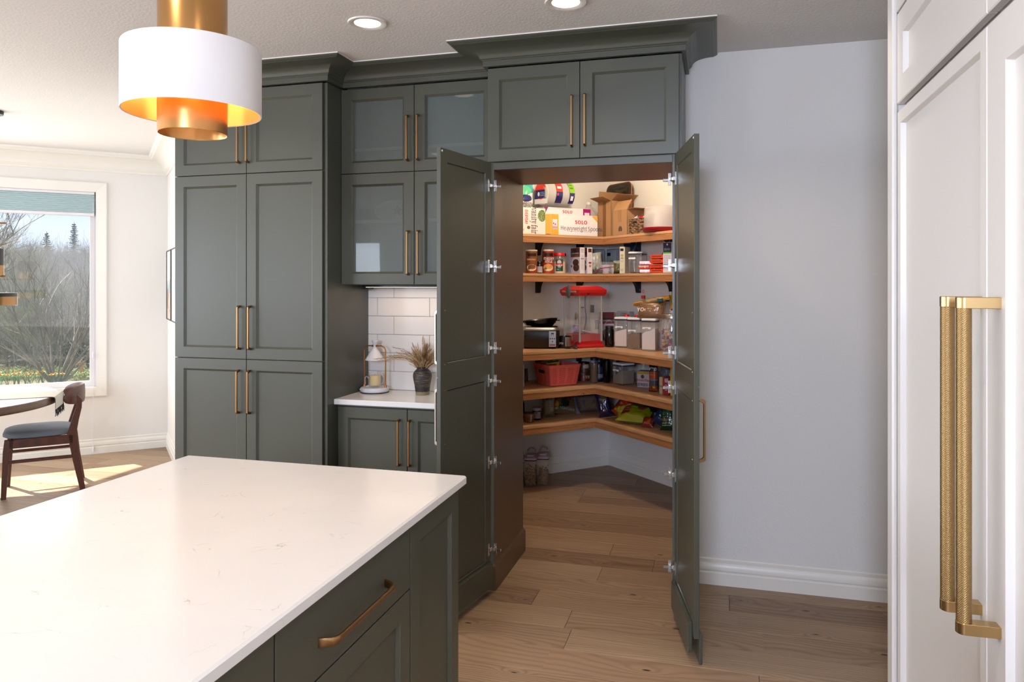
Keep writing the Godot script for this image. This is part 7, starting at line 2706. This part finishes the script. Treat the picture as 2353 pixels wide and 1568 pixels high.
func stock_fifth_shelf() -> void:
	var Y: float = SHELF_Y[4] + 0.0004
	jar("dark_jar", "tall black jar at the window end of the lowest shelf", spot(1.005, 0.215, Y), 0.036, 0.150, hue(0.02, 0.018, 0.02, 0.25), mat("black_plastic"), null, 0, 0.72)
	var t := thing("dip_cup", "short tan tub with printed rim in front of the black jar", "tub", spot(1.020, 0.372, Y), 0.3)
	var k := Mk.new()
	k.lathe([Vector2(0.0005, 0.0), Vector2(0.034, 0.0), Vector2(0.037, 0.004), Vector2(0.042, 0.064), Vector2(0.040, 0.066), Vector2(0.0005, 0.060)], 28)
	part("cup", k, hue(0.42, 0.24, 0.08, 0.4), t)
	band(t, 0.0375, 0.006, 0.060, print_tex(96, 32, Color(0.46, 0.27, 0.09), [["s", 0.0, 0.3, 1.0, 0.7, Color(0.16, 0.08, 0.04), 0.3], ["r", 0.55, 0.0, 0.06, 1.0, Color(0.55, 0.50, 0.48)]]), 0.4, 0.0418)
	k = Mk.new()
	k.lathe([Vector2(0.041, 0.064), Vector2(0.044, 0.066), Vector2(0.044, 0.070), Vector2(0.0005, 0.071)], 28)
	part("lid", k, hue(0.10, 0.06, 0.10, 0.2), t)
	t = jar("vitamin_jar", "black jar with white lid and white label on the lowest shelf", spot(0.918, 0.318, Y), 0.0335, 0.093, hue(0.03, 0.028, 0.03, 0.25), hue(0.58, 0.55, 0.60, 0.4), null, 0, 0.95)
	band(t, 0.0335, 0.013, 0.062, print_tex(96, 48, Color(0.03, 0.03, 0.03), [["r", 0.38, 0.0, 0.32, 1.0, Color(0.60, 0.57, 0.62)], ["e", 0.46, 0.08, 0.05, 0.2, Color(0.1, 0.1, 0.1)], ["e", 0.51, 0.08, 0.05, 0.2, Color(0.1, 0.1, 0.1)], ["t", 0.42, 0.4, 0.24, 0.5, Color(0.45, 0.43, 0.46), 8]]))
	sack("pasta_pouch", "upright tan paper pouch with printed panel beside the white-lidded jar", "pouch", spot(0.790, 0.290, Y), 28, 0.105, 0.168, 0.06, printed(print_tex(64, 96, Color(0.34, 0.28, 0.17), [["r", 0.5, 0.0, 0.35, 0.7, Color(0.42, 0.40, 0.32)], ["t", 0.55, 0.05, 0.2, 0.5, Color(0.1, 0.1, 0.08), 6], ["e", 0.15, 0.04, 0.25, 0.14, Color(0.10, 0.18, 0.06)]]), 0.6), 81, 0, 0, 0.04)
	t = sack("dried_mango_bag", "flat bag of dried fruit with mango picture lying on the lowest shelf", "bag", spot(0.612, 0.235, Y), 30, 0.275, 0.165, 0.07, film_print(print_tex(128, 80, Color(0.34, 0.25, 0.16), [["e", -0.02, 0.30, 0.34, 0.55, Color(0.62, 0.42, 0.10)], ["e", 0.02, 0.40, 0.26, 0.36, Color(0.70, 0.50, 0.16)], ["s", 0.0, 0.02, 0.2, 0.3, Color(0.06, 0.16, 0.05), 0.8], ["e", 0.30, 0.62, 0.16, 0.25, Color(0.05, 0.22, 0.08)], ["e", 0.42, 0.25, 0.28, 0.5, Color(0.05, 0.10, 0.09)], ["e", 0.58, 0.1, 0.2, 0.3, Color(0.30, 0.12, 0.06)], ["r", 0.88, 0.0, 0.12, 1.0, Color(0.40, 0.40, 0.46)]])), 82, -40, -4)
	text("Mavuno", 0.024, hue(0.52, 0.62, 0.60), t, turned(0.012, 0.052, 0.036, 0, -44, -14), "Droid Serif", false, 0.9)
	sack("paper_sack", "crumpled brown paper sack with blue print in the corner of the lowest shelf", "bag", spot(0.405, 0.285, Y), 10, 0.195, 0.148, 0.12, printed(print_tex(96, 96, Color(0.31, 0.25, 0.20), [["r", 0.0, 0.0, 1.0, 0.12, Color(0.05, 0.12, 0.24)], ["e", 0.26, 0.25, 0.10, 0.3, Color(0.10, 0.16, 0.28)], ["r", 0.86, 0.5, 0.14, 0.1, Color(0.05, 0.12, 0.22)], ["n", 0, 0, 1, 1, Color(0.38, 0.31, 0.25), 0.2]]), 0.85), 83, 0, 6, 0.14)
	var dusk := Color(0.10, 0.04, 0.22)
	sack("chip_bag", "purple chip bag with yellow lettering standing at the inner corner of the lowest shelf", "bag", spot(0.420, 0.530, Y), -4, 0.110, 0.175, 0.07, film_print(print_tex(96, 128, dusk, [["r", 0.25, 0.4, 0.75, 0.5, Color(0.04, 0.06, 0.20)], ["t", 0.35, 0.10, 0.55, 0.3, Color(0.58, 0.52, 0.05), 5], ["e", 0.4, 0.66, 0.16, 0.12, Color(0.55, 0.22, 0.05)]])), 84, -4, 14, 0.08)
	sack("chip_bag", "orange, red and yellow chip bag leaning against the purple chip bag", "bag", spot(0.395, 0.640, Y), -20, 0.155, 0.165, 0.075, film_print(print_tex(96, 96, Color(0.50, 0.10, 0.05), [["d", 0.0, 0.0, 1.0, 1.0, Color(0.56, 0.50, 0.08), 2], ["d", 0.0, 0.0, 0.6, 0.5, Color(0.08, 0.10, 0.24), 0], ["s", 0.2, 0.2, 0.5, 0.3, Color(0.62, 0.22, 0.05), 0.7], ["r", 0.0, 0.88, 0.5, 0.12, Color(0.62, 0.06, 0.05)]])), 85, -26, -28, 0.09)
	t = sack("chip_bag", "lime yellow chip bag lying flat under the olive green bag", "bag", spot(0.440, 0.860, Y), -14, 0.255, 0.185, 0.095, film_print(print_tex(128, 96, Color(0.50, 0.50, 0.03), [["r", 0.10, 0.28, 0.26, 0.5, Color(0.46, 0.05, 0.03)], ["t", 0.12, 0.34, 0.22, 0.3, Color(0.60, 0.52, 0.4), 3], ["e", 0.55, 0.05, 0.3, 0.4, Color(0.40, 0.16, 0.18)]])), 86, -66, 0, 0.07)
	sack("chip_bag", "olive green bag with black edge lying on top of the lime yellow bag", "bag", spot(0.330, 0.850, Y + 0.075), -8, 0.255, 0.16, 0.055, film_print(print_tex(128, 64, Color(0.17, 0.21, 0.06), [["r", 0.0, 0.80, 1.0, 0.2, Color(0.01, 0.01, 0.01)], ["t", 0.6, 0.45, 0.32, 0.12, Color(0.45, 0.5, 0.36), 1]])), 87, -72, 3, 0.05)
	sack("chip_bag", "dark blue chip bag in shadow against the wall behind the olive bag", "bag", spot(0.150, 0.640, Y), -40, 0.20, 0.165, 0.08, film_print(print_tex(96, 96, Color(0.02, 0.03, 0.07), [["s", 0.1, 0.1, 0.4, 0.4, Color(0.36, 0.16, 0.05), 0.4], ["t", 0.5, 0.3, 0.4, 0.2, Color(0.2, 0.22, 0.35), 2]])), 88, -8, 0, 0.08)
	sack("chip_bag", "green and yellow chip bag leaning behind the blue bag", "bag", spot(0.225, 0.985, Y), -30, 0.13, 0.165, 0.06, film_print(print_tex(64, 96, Color(0.05, 0.22, 0.07), [["e", 0.2, 0.3, 0.6, 0.3, Color(0.48, 0.40, 0.06)], ["s", 0.1, 0.1, 0.5, 0.2, Color(0.42, 0.34, 0.2), 0.7]])), 89, -12, -34, 0.08)
	sack("chip_bag", "plain blue bag slumped beside the lime yellow bag", "bag", spot(0.335, 1.035, Y), -8, 0.125, 0.165, 0.065, film_print(print_tex(64, 96, Color(0.03, 0.16, 0.30), [["t", 0.35, 0.35, 0.35, 0.2, Color(0.3, 0.45, 0.6), 3], ["e", 0.4, 0.60, 0.2, 0.14, Color(0.25, 0.4, 0.55)]])), 90, -18, -24, 0.09)
	sack("chip_bag", "deep green bag with pale lettering nearest the kitchen on the lowest shelf", "bag", spot(0.345, 1.150, Y), -14, 0.12, 0.168, 0.07, film_print(print_tex(64, 96, Color(0.02, 0.18, 0.07), [["r", 0.0, 0.52, 1.0, 0.10, Color(0.40, 0.33, 0.2)], ["t", 0.25, 0.12, 0.5, 0.3, Color(0.3, 0.5, 0.34), 4], ["t", 0.2, 0.68, 0.6, 0.2, Color(0.55, 0.62, 0.58), 2]])), 91, -10, 4, 0.1)
	sack("snack_packet", "small orange-red packet on the shelf in front of the blue bag", "packet", spot(0.400, 0.985, Y), -10, 0.09, 0.085, 0.05, film_print(print_tex(32, 32, Color(0.46, 0.09, 0.05), [["d", 0.2, 0.2, 0.6, 0.6, Color(0.6, 0.3, 0.1), 2]])), 92, -45, 0, 0.08)


# ---------------------------------------------------------------- pantry floor

func stock_pantry_floor() -> void:
	var r := RandomNumberGenerator.new()
	r.seed = 9
	var bits := [hue(0.52, 0.33, 0.10, 0.8), hue(0.60, 0.40, 0.14, 0.8), hue(0.34, 0.15, 0.06, 0.8)]
	for i in 3:
		var p := spot([0.905, 0.800, 1.03][i], [0.215, 0.225, 0.235][i], 0.0005)
		var t := thing("cereal_dispenser", ["clear cereal dispenser with white lid on the pantry floor by the door jamb", "clear cereal dispenser of small loops on the pantry floor, farther from the jamb", "clear cereal dispenser mostly hidden behind the door jamb"][i], "container", p, deg_to_rad(10))
		var hx := 0.047
		var hz := 0.095
		var k := Mk.new()
		k.rounded([[0.002, 0.002, 0.001, 0.001], [hx - 0.006, hz - 0.006, 0.016, 0.001], [hx - 0.003, hz - 0.003, 0.018, 0.006], [hx, hz, 0.018, 0.205], [hx - 0.003, hz - 0.003, 0.017, 0.205], [hx - 0.005, hz - 0.005, 0.016, 0.010], [0.002, 0.002, 0.001, 0.009]], 6)
		part("tub", k, mat("clear_plastic"), t)
		k = Mk.new()
		k.rounded([[hx - 0.004, hz - 0.004, 0.016, 0.199], [hx + 0.002, hz + 0.002, 0.02, 0.200], [hx + 0.003, hz + 0.003, 0.02, 0.203], [hx + 0.003, hz + 0.003, 0.02, 0.208]], 6)
		part("seal", k, hue(0.20, 0.17, 0.24), t)
		k = Mk.new()
		k.rounded([[hx + 0.002, hz + 0.002, 0.02, 0.208], [hx + 0.003, hz + 0.003, 0.02, 0.211], [hx + 0.003, hz + 0.003, 0.02, 0.217], [hx - 0.004, hz - 0.004, 0.018, 0.224], [0.002, 0.002, 0.001, 0.226]], 6)
		part("lid", k, hue(0.72, 0.66, 0.74, 0.4), t)
		k = Mk.new()
		k.x = turned(0, 0.226, 0.045, 0, -6)
		k.box(Vector3(0, 0.006, 0), Vector3(0.052, 0.012, 0.07), 0.004)
		part("pour_flap", k, hue(0.76, 0.70, 0.78, 0.4), t)
		k = Mk.new()
		var arch := []
		for j in 13:
			var a := PI * j / 12.0
			arch.append(Vector3(cos(a) * 0.030, 0.224 + 0.020 * sin(a) + 0.018, -0.045 - 0.045 * sin(a)))
		k.tube(arch, 0.007, 0.007, 8)
		part("carry_handle", k, hue(0.72, 0.66, 0.74, 0.4), t)
		# heap of dry food: one heap, piece upon piece
		k = Mk.new()
		var top: float = [0.125, 0.105, 0.10][i]
		for j in 420:
			var q := Vector3(r.randf_range(-hx + 0.014, hx - 0.014), r.randf_range(0.014, top + 0.02 * sin(j)), r.randf_range(-hz + 0.014, hz - 0.014))
			if j % 3 == 0:
				q.z = hz - 0.0135
			elif j % 7 == 1:
				q.x = hx - 0.0135
			k.x = Transform3D(Basis.from_euler(Vector3(r.randf() * 6.0, r.randf() * 6.0, r.randf() * 6.0)), q)
			if i == 1:
				k.lathe([Vector2(0.0025, 0.0), Vector2(0.005, -0.002), Vector2(0.0065, 0.0), Vector2(0.005, 0.002), Vector2(0.0025, 0.0)], 7)
			else:
				k.box(Vector3.ZERO, Vector3(0.016, 0.011, 0.004), 0.0016)
			if j % 140 == 139:
				var o := part("contents", k, bits[(j / 140 + i) % 3], t)
				o.set_meta("kind", "stuff")
				k = Mk.new()


# ---------------------------------------------------------------- garden and hillside beyond the nook window

const OUT := Vector2(-0.7600, -0.6499)  # the way the window looks


# Ground height, level near the house and climbing to a wooded bank.
func land(x: float, z: float) -> float:
	var far := Vector2(x, z).dot(OUT)
	return -0.32 + 1.5 * smoothstep(17.0, 44.0, far) + 3.5 * smoothstep(60.0, 150.0, far)


# Point at a bearing (metres to the right of the line of sight per metre of depth) and depth from the camera.
func bearing(u: float, depth: float, y := 0.0) -> Vector3:
	var a := atan(475.5 / 1700.0)
	var f := Vector3(-sin(a), 0, -cos(a))
	var r := Vector3(cos(a), 0, -sin(a))
	var p := (f + r * u) * depth
	return Vector3(p.x, y, p.z)


func twig(k: Mk, p: Vector3, dir: Vector3, length: float, r: float, depth: int, g: RandomNumberGenerator, spread: float, sides := 4) -> void:
	var pts := [p]
	var d := dir.normalized()
	var q := p
	var n := 4
	for i in n:
		d = (d + Vector3(g.randf_range(-1, 1), g.randf_range(-0.3, 0.6), g.randf_range(-1, 1)) * 0.16).normalized()
		q += d * length / n
		pts.append(q)
	k.tube(pts, r, r * 0.45, sides, false)
	if depth <= 0:
		return
	for i in g.randi_range(3, 4):
		var at_: Vector3 = pts[g.randi_range(1, n)]
		var nd := (d + Vector3(g.randf_range(-1, 1), g.randf_range(-0.35, 0.7), g.randf_range(-1, 1)) * spread).normalized()
		twig(k, at_, nd, length * g.randf_range(0.45, 0.7), r * 0.5, depth - 1, g, spread, 3)


func scatter(called: String, mesh: Mesh, m: Material, places: Array, label: String, category: String) -> void:
	var mm := MultiMesh.new()
	mm.transform_format = MultiMesh.TRANSFORM_3D
	mm.use_colors = true
	mm.mesh = mesh
	mm.instance_count = places.size()
	for i in places.size():
		mm.set_instance_transform(i, places[i][0])
		mm.set_instance_color(i, places[i][1])
	var o := MultiMeshInstance3D.new()
	o.name = numbered(called)
	o.multimesh = mm
	o.material_override = m
	add_child(o)
	tag(o, label, category, "", "stuff")


func tinted() -> StandardMaterial3D:
	var m := StandardMaterial3D.new()
	m.vertex_color_use_as_albedo = true
	m.roughness = 0.85
	return m


func build_garden() -> void:
	var g := RandomNumberGenerator.new()
	g.seed = 23
	# ground
	var k := Mk.new()
	var rows := []
	for i in 61:
		var row := PackedVector3Array()
		for j in 61:
			var a := (i - 40) * 4.0
			var b := (j - 30) * 5.0
			var p := OUT * -a + Vector2(-OUT.y, OUT.x) * b
			row.append(Vector3(p.x, land(p.x, p.y), p.y))
		rows.append(row)
	rows.reverse()
	k.sheet(rows, false)
	var soil := paint("soil", Color(0.36, 0.35, 0.24), 0.95)
	relief(soil, noise_tex(0.05, 256, 4, 9), 3.0, 0.8)
	var gr := struct("ground", k, soil)
	gr.position.y = 0.0
	# thicket of bare brush, past counting
	var meshes := []
	for v in 2:
		k = Mk.new()
		for i in 7:
			var az := TAU * i / 7.0 + g.randf()
			twig(k, Vector3(g.randf_range(-0.2, 0.2), 0, g.randf_range(-0.2, 0.2)), Vector3(sin(az) * 0.6, 1.0, cos(az) * 0.6), g.randf_range(0.7, 1.1), 0.011, 3, g, 0.75)
		meshes.append(k.mesh())
	for v in 2:
		var places := []
		for i in 520:
			var depth := 15.5 + 26.0 * pow(g.randf(), 0.75)
			var u := g.randf_range(-0.86, -0.50)
			var p := bearing(u, depth)
			p.y = land(p.x, p.z) - 0.1
			var s := g.randf_range(0.85, 1.5) * (0.8 + depth * 0.012)
			var c := Color(0.30, 0.27, 0.22).lerp(Color(0.42, 0.40, 0.36), g.randf())
			if u < -0.645 and g.randf() < 0.55:
				c = Color(0.24, 0.27, 0.13).lerp(Color(0.30, 0.32, 0.18), g.randf())
			if depth < 19.0 and g.randf() < 0.35:
				c = Color(0.16, 0.13, 0.10)
			places.append([Transform3D(Basis.from_euler(Vector3(g.randf_range(-0.3, 0.3), g.randf() * TAU, g.randf_range(-0.3, 0.3))).scaled(Vector3.ONE * s), p), c])
		for i in 70:  # round the south-west corner of the house
			var p := Vector3(g.randf_range(-14.0, -2.0), -0.35, g.randf_range(7.0, 14.0))
			places.append([Transform3D(Basis(Vector3.UP, g.randf() * TAU).scaled(Vector3.ONE * g.randf_range(1.2, 1.9)), p), Color(0.36, 0.36, 0.26)])
		scatter("brush_thicket", meshes[v], tinted(), places, ["dense thicket of grey bare brush covering the bank outside", "paler bare twigs woven through the thicket on the bank"][v], "brush")
	# leafy clumps: wooded skyline, undergrowth, low plants
	k = Mk.new()
	for i in 260:
		var d := Vector3(g.randf_range(-1, 1), g.randf_range(-1, 1), g.randf_range(-1, 1))
		d = d.normalized() * pow(g.randf(), 0.35)
		var n := (d + Vector3(g.randf_range(-1, 1), g.randf_range(-1, 1), g.randf_range(-1, 1)) * 0.6).normalized()
		var t1 := n.cross(Vector3(0.3, 1, 0.2)).normalized() * g.randf_range(0.05, 0.12)
		var t2 := n.cross(t1).normalized() * g.randf_range(0.03, 0.06)
		k.quad(d - t1, d - t2 * 0.8, d + t1, d + t2)
	var clump := k.mesh()
	var places := []
	for i in 150:
		var depth := g.randf_range(70.0, 105.0)
		var p := bearing(g.randf_range(-0.80, -0.53), depth)
		p.y = land(p.x, p.z) + g.randf_range(-0.5, 1.4)
		places.append([Transform3D(Basis(Vector3.UP, g.randf() * TAU).scaled(Vector3(2.2, g.randf_range(1.0, 1.7), 2.2)), p), Color(0.10, 0.16, 0.14).lerp(Color(0.18, 0.24, 0.20), g.randf())])
	for i in 90:
		var depth := g.randf_range(42.0, 62.0)
		var p := bearing(g.randf_range(-0.80, -0.53), depth)
		p.y = land(p.x, p.z) + g.randf_range(-0.4, 0.2)
		places.append([Transform3D(Basis(Vector3.UP, g.randf() * TAU).scaled(Vector3(1.6, g.randf_range(0.7, 1.1), 1.6)), p), Color(0.16, 0.19, 0.12).lerp(Color(0.28, 0.30, 0.20), g.randf())])
	scatter("treeline", clump, tinted(), places, "blue-green wooded skyline beyond the bank, seen through the nook window", "trees")
	places = []
	for i in 90:
		var p := bearing(g.randf_range(-0.72, -0.55), g.randf_range(14.3, 15.6))
		p.y = land(p.x, p.z) + 0.04
		places.append([Transform3D(Basis(Vector3.UP, g.randf() * TAU).scaled(Vector3(0.22, g.randf_range(0.10, 0.17), 0.22)), p), Color(0.16, 0.24, 0.06).lerp(Color(0.36, 0.42, 0.14), g.randf())])
	for i in 80:
		var p := bearing(g.randf_range(-0.80, -0.55), g.randf_range(16.0, 21.0))
		p.y = land(p.x, p.z) + g.randf_range(0.0, 0.3)
		places.append([Transform3D(Basis(Vector3.UP, g.randf() * TAU).scaled(Vector3(0.6, g.randf_range(0.3, 0.6), 0.6)), p), Color(0.05, 0.07, 0.05).lerp(Color(0.14, 0.17, 0.08), g.randf())])
	scatter("low_plants", clump, tinted(), places, "low green plants at the foot of the bare shrub outside", "plants")
	# the many-stemmed shrub in the middle of the window
	var base := bearing(-0.6156, 14.0, -0.33)
	var t := thing("bare_shrub", "large many-stemmed bare shrub fanning up outside the nook window", "shrub", base)
	var bark := [paint("bark_a", Color(0.47, 0.44, 0.37), 0.85), paint("bark_b", Color(0.40, 0.38, 0.29), 0.85), paint("bark_c", Color(0.56, 0.53, 0.48), 0.85)]
	var side := Vector3(0.963, 0, -0.269)
	for i in 15:
		k = Mk.new()
		var lean := (i - 7.0) / 7.0
		var d := side * (lean * 0.95) + Vector3.UP + Vector3(0.27, 0, 0.96) * g.randf_range(-0.35, 0.35)
		twig(k, side * lean * 0.10, d, g.randf_range(1.25, 1.75), g.randf_range(0.016, 0.030), 3, g, 0.42, 6)
		part("stem", k, bark[i % 3], t)
	# leaning saplings that cross the right-hand part of the pane
	for i in 4:
		var p := bearing(-0.575 + 0.012 * i, 17.5 + 1.2 * i)
		p.y = land(p.x, p.z)
		t = thing("bare_sapling", "pale leaning sapling rising behind the bare shrub, number %s from the window's edge" % ["one", "two", "three", "four"][3 - i], "sapling", p)
		k = Mk.new()
		twig(k, Vector3.ZERO, Vector3.UP + side * (0.75 - 0.12 * i), 2.5, 0.022, 2, g, 0.5, 5)
		part("stem", k, bark[2], t)
		k = Mk.new()
		twig(k, Vector3(0.02, 0, 0.02), Vector3.UP + side * -0.35, 1.7, 0.014, 2, g, 0.5, 5)
		part("stem", k, bark[1], t)
	# bare tree whose crown reaches in at the upper corner
	var tp := bearing(-0.735, 19.0)
	tp.y = land(tp.x, tp.z)
	t = thing("bare_tree", "bare lichened tree reaching in at the upper corner of the nook window", "tree", tp)
	k = Mk.new()
	k.tube([Vector3(0, -0.2, 0), Vector3(0.05, 1.2, 0.02), Vector3(-0.02, 2.3, 0.0)], 0.11, 0.07, 8)
	part("trunk", k, bark[0], t)
	for i in 11:
		k = Mk.new()
		var d := Vector3(g.randf_range(-0.5, 0.5), g.randf_range(0.2, 1.1), g.randf_range(-0.5, 0.5)) + side * g.randf_range(0.2, 1.2)
		twig(k, Vector3(0, 1.0 + 0.13 * i, 0), d, g.randf_range(1.1, 1.6), 0.035, 4, g, 0.7, 5)
		part("bough", k, paint("bark_d", Color(0.40, 0.40, 0.28), 0.85) if i % 2 else bark[2], t)
	conifers(g)
	# daffodils and their wire support
	var petal := hue(0.90, 0.66, 0.06, 0.6)
	var blade := hue(0.22, 0.40, 0.16, 0.7)
	for i in 11:
		var p := bearing(-0.692 + 0.0085 * i + g.randf_range(-0.002, 0.002), g.randf_range(13.3, 13.9), -0.33)
		t = thing("daffodil", "yellow daffodil in the garden bed below the nook window", "flower", p, g.randf() * TAU, "daffodils in the bed outside")
		k = Mk.new()
		for j in 4:
			var az := g.randf() * TAU
			k.tube([Vector3(0, 0, 0), Vector3(sin(az) * 0.03, 0.12, cos(az) * 0.03), Vector3(sin(az) * 0.07, 0.21, cos(az) * 0.07)], 0.008, 0.002, 4)
		part("leaf", k, blade, t)
		k = Mk.new()
		k.lathe([Vector2(0.006, 0.22), Vector2(0.010, 0.235), Vector2(0.040, 0.245), Vector2(0.046, 0.25), Vector2(0.016, 0.245), Vector2(0.016, 0.265), Vector2(0.020, 0.272), Vector2(0.004, 0.25)], 12)
		part("bloom", k, petal, t)
		k = Mk.new()
		k.tube([Vector3.ZERO, Vector3(0.004, 0.23, 0)], 0.004, 0.003, 5)
		part("stalk", k, blade, t)
	t = thing("plant_support", "green wire plant support standing among the daffodils", "plant support", bearing(-0.690, 13.2, -0.33))
	k = Mk.new()
	for s in [0.0, 0.29]:
		k.tube([side * s, side * s + Vector3(0, 0.235, 0)], 0.006, 0.006, 6)
	part("leg", k, hue(0.16, 0.62, 0.22, 0.5), t)
	k = Mk.new()
	for y in [0.215, 0.232]:
		k.tube([side * -0.12 + Vector3(0, y - 0.01, 0), side * 0.34 + Vector3(0, y, 0)], 0.005, 0.005, 6)
	part("rail", k, hue(0.16, 0.62, 0.22, 0.5), t)
	t = thing("dry_grass_tuft", "tall tuft of tan dry grass at the window's edge outside", "grass tuft", bearing(-0.5815, 14.6, -0.32))
	for i in 26:
		k = Mk.new()
		var az := g.randf() * TAU
		k.tube([Vector3(sin(az) * 0.02, 0, cos(az) * 0.02), Vector3(sin(az) * 0.03, 0.22, cos(az) * 0.03), Vector3(sin(az) * 0.08, g.randf_range(0.30, 0.42), cos(az) * 0.08)], 0.006, 0.002, 4)
		part("blade", k, hue(0.72, 0.60, 0.42, 0.8), t)


func conifers(g: RandomNumberGenerator) -> void:
	var leaf := paint("needles", Color(0.20, 0.30, 0.29), 0.9)
	for q in [[-0.6290, 100.0, 5.6, 3.2, "pointed conifer on the skyline, left of the taller one"], [-0.5918, 100.0, 6.9, 3.0, "tallest dark conifer on the skyline, seen through the nook window"], [-0.5655, 100.0, 5.2, 3.4, "conifer on the skyline half hidden by the window frame"], [-0.6015, 96.0, 2.9, 2.2, "short conifer on the skyline between the two pointed ones"], [-0.5775, 94.0, 3.0, 2.4, "low dark conifer beside the tallest one on the skyline"]]:
		var label: String = String(q[4]).replace(", left of the taller one", " standing lower than its tall neighbour")
		var p := bearing(q[0], q[1])
		p.y = 3.2
		var t := thing("conifer", label, "tree", p)
		var h: float = q[2]
		var k := Mk.new()
		k.tube([Vector3(0, -1.0, 0), Vector3(0, h * 0.6, 0), Vector3(0, h, 0)], 0.13, 0.02, 6)
		part("trunk", k, hue(0.20, 0.19, 0.18, 0.9), t)
		k = Mk.new()
		var n := int(h * 3.6)
		for i in n:
			var s := float(i) / n
			var y := h * (0.05 + 0.93 * s)
			var reach: float = q[3] * 0.5 * (1.0 - pow(s, 1.25)) + 0.10
			for b in 7:
				if g.randf() < 0.18:
					continue
				var az := g.randf() * TAU
				var d := Vector3(sin(az), 0, cos(az))
				var l := reach * g.randf_range(0.55, 1.15)
				for f in 9:
					var c := d * l * (f + 1) / 9.0 + Vector3(0, y - 0.18 * l * sin(f * 0.35), 0)
					var w := 0.10 + 0.10 * (1.0 - f / 9.0)
					var e := Vector3(g.randf_range(-1, 1), g.randf_range(-0.7, 0.3), g.randf_range(-1, 1)) * w * 1.3
					var e2 := Vector3(g.randf_range(-1, 1), g.randf_range(-0.5, 0.5), g.randf_range(-1, 1)) * w * 0.8
					k.quad(c - e, c - e2, c + e, c + e2)
		var fo := part("foliage", k, leaf, t)
		fo.set_meta("kind", "stuff")
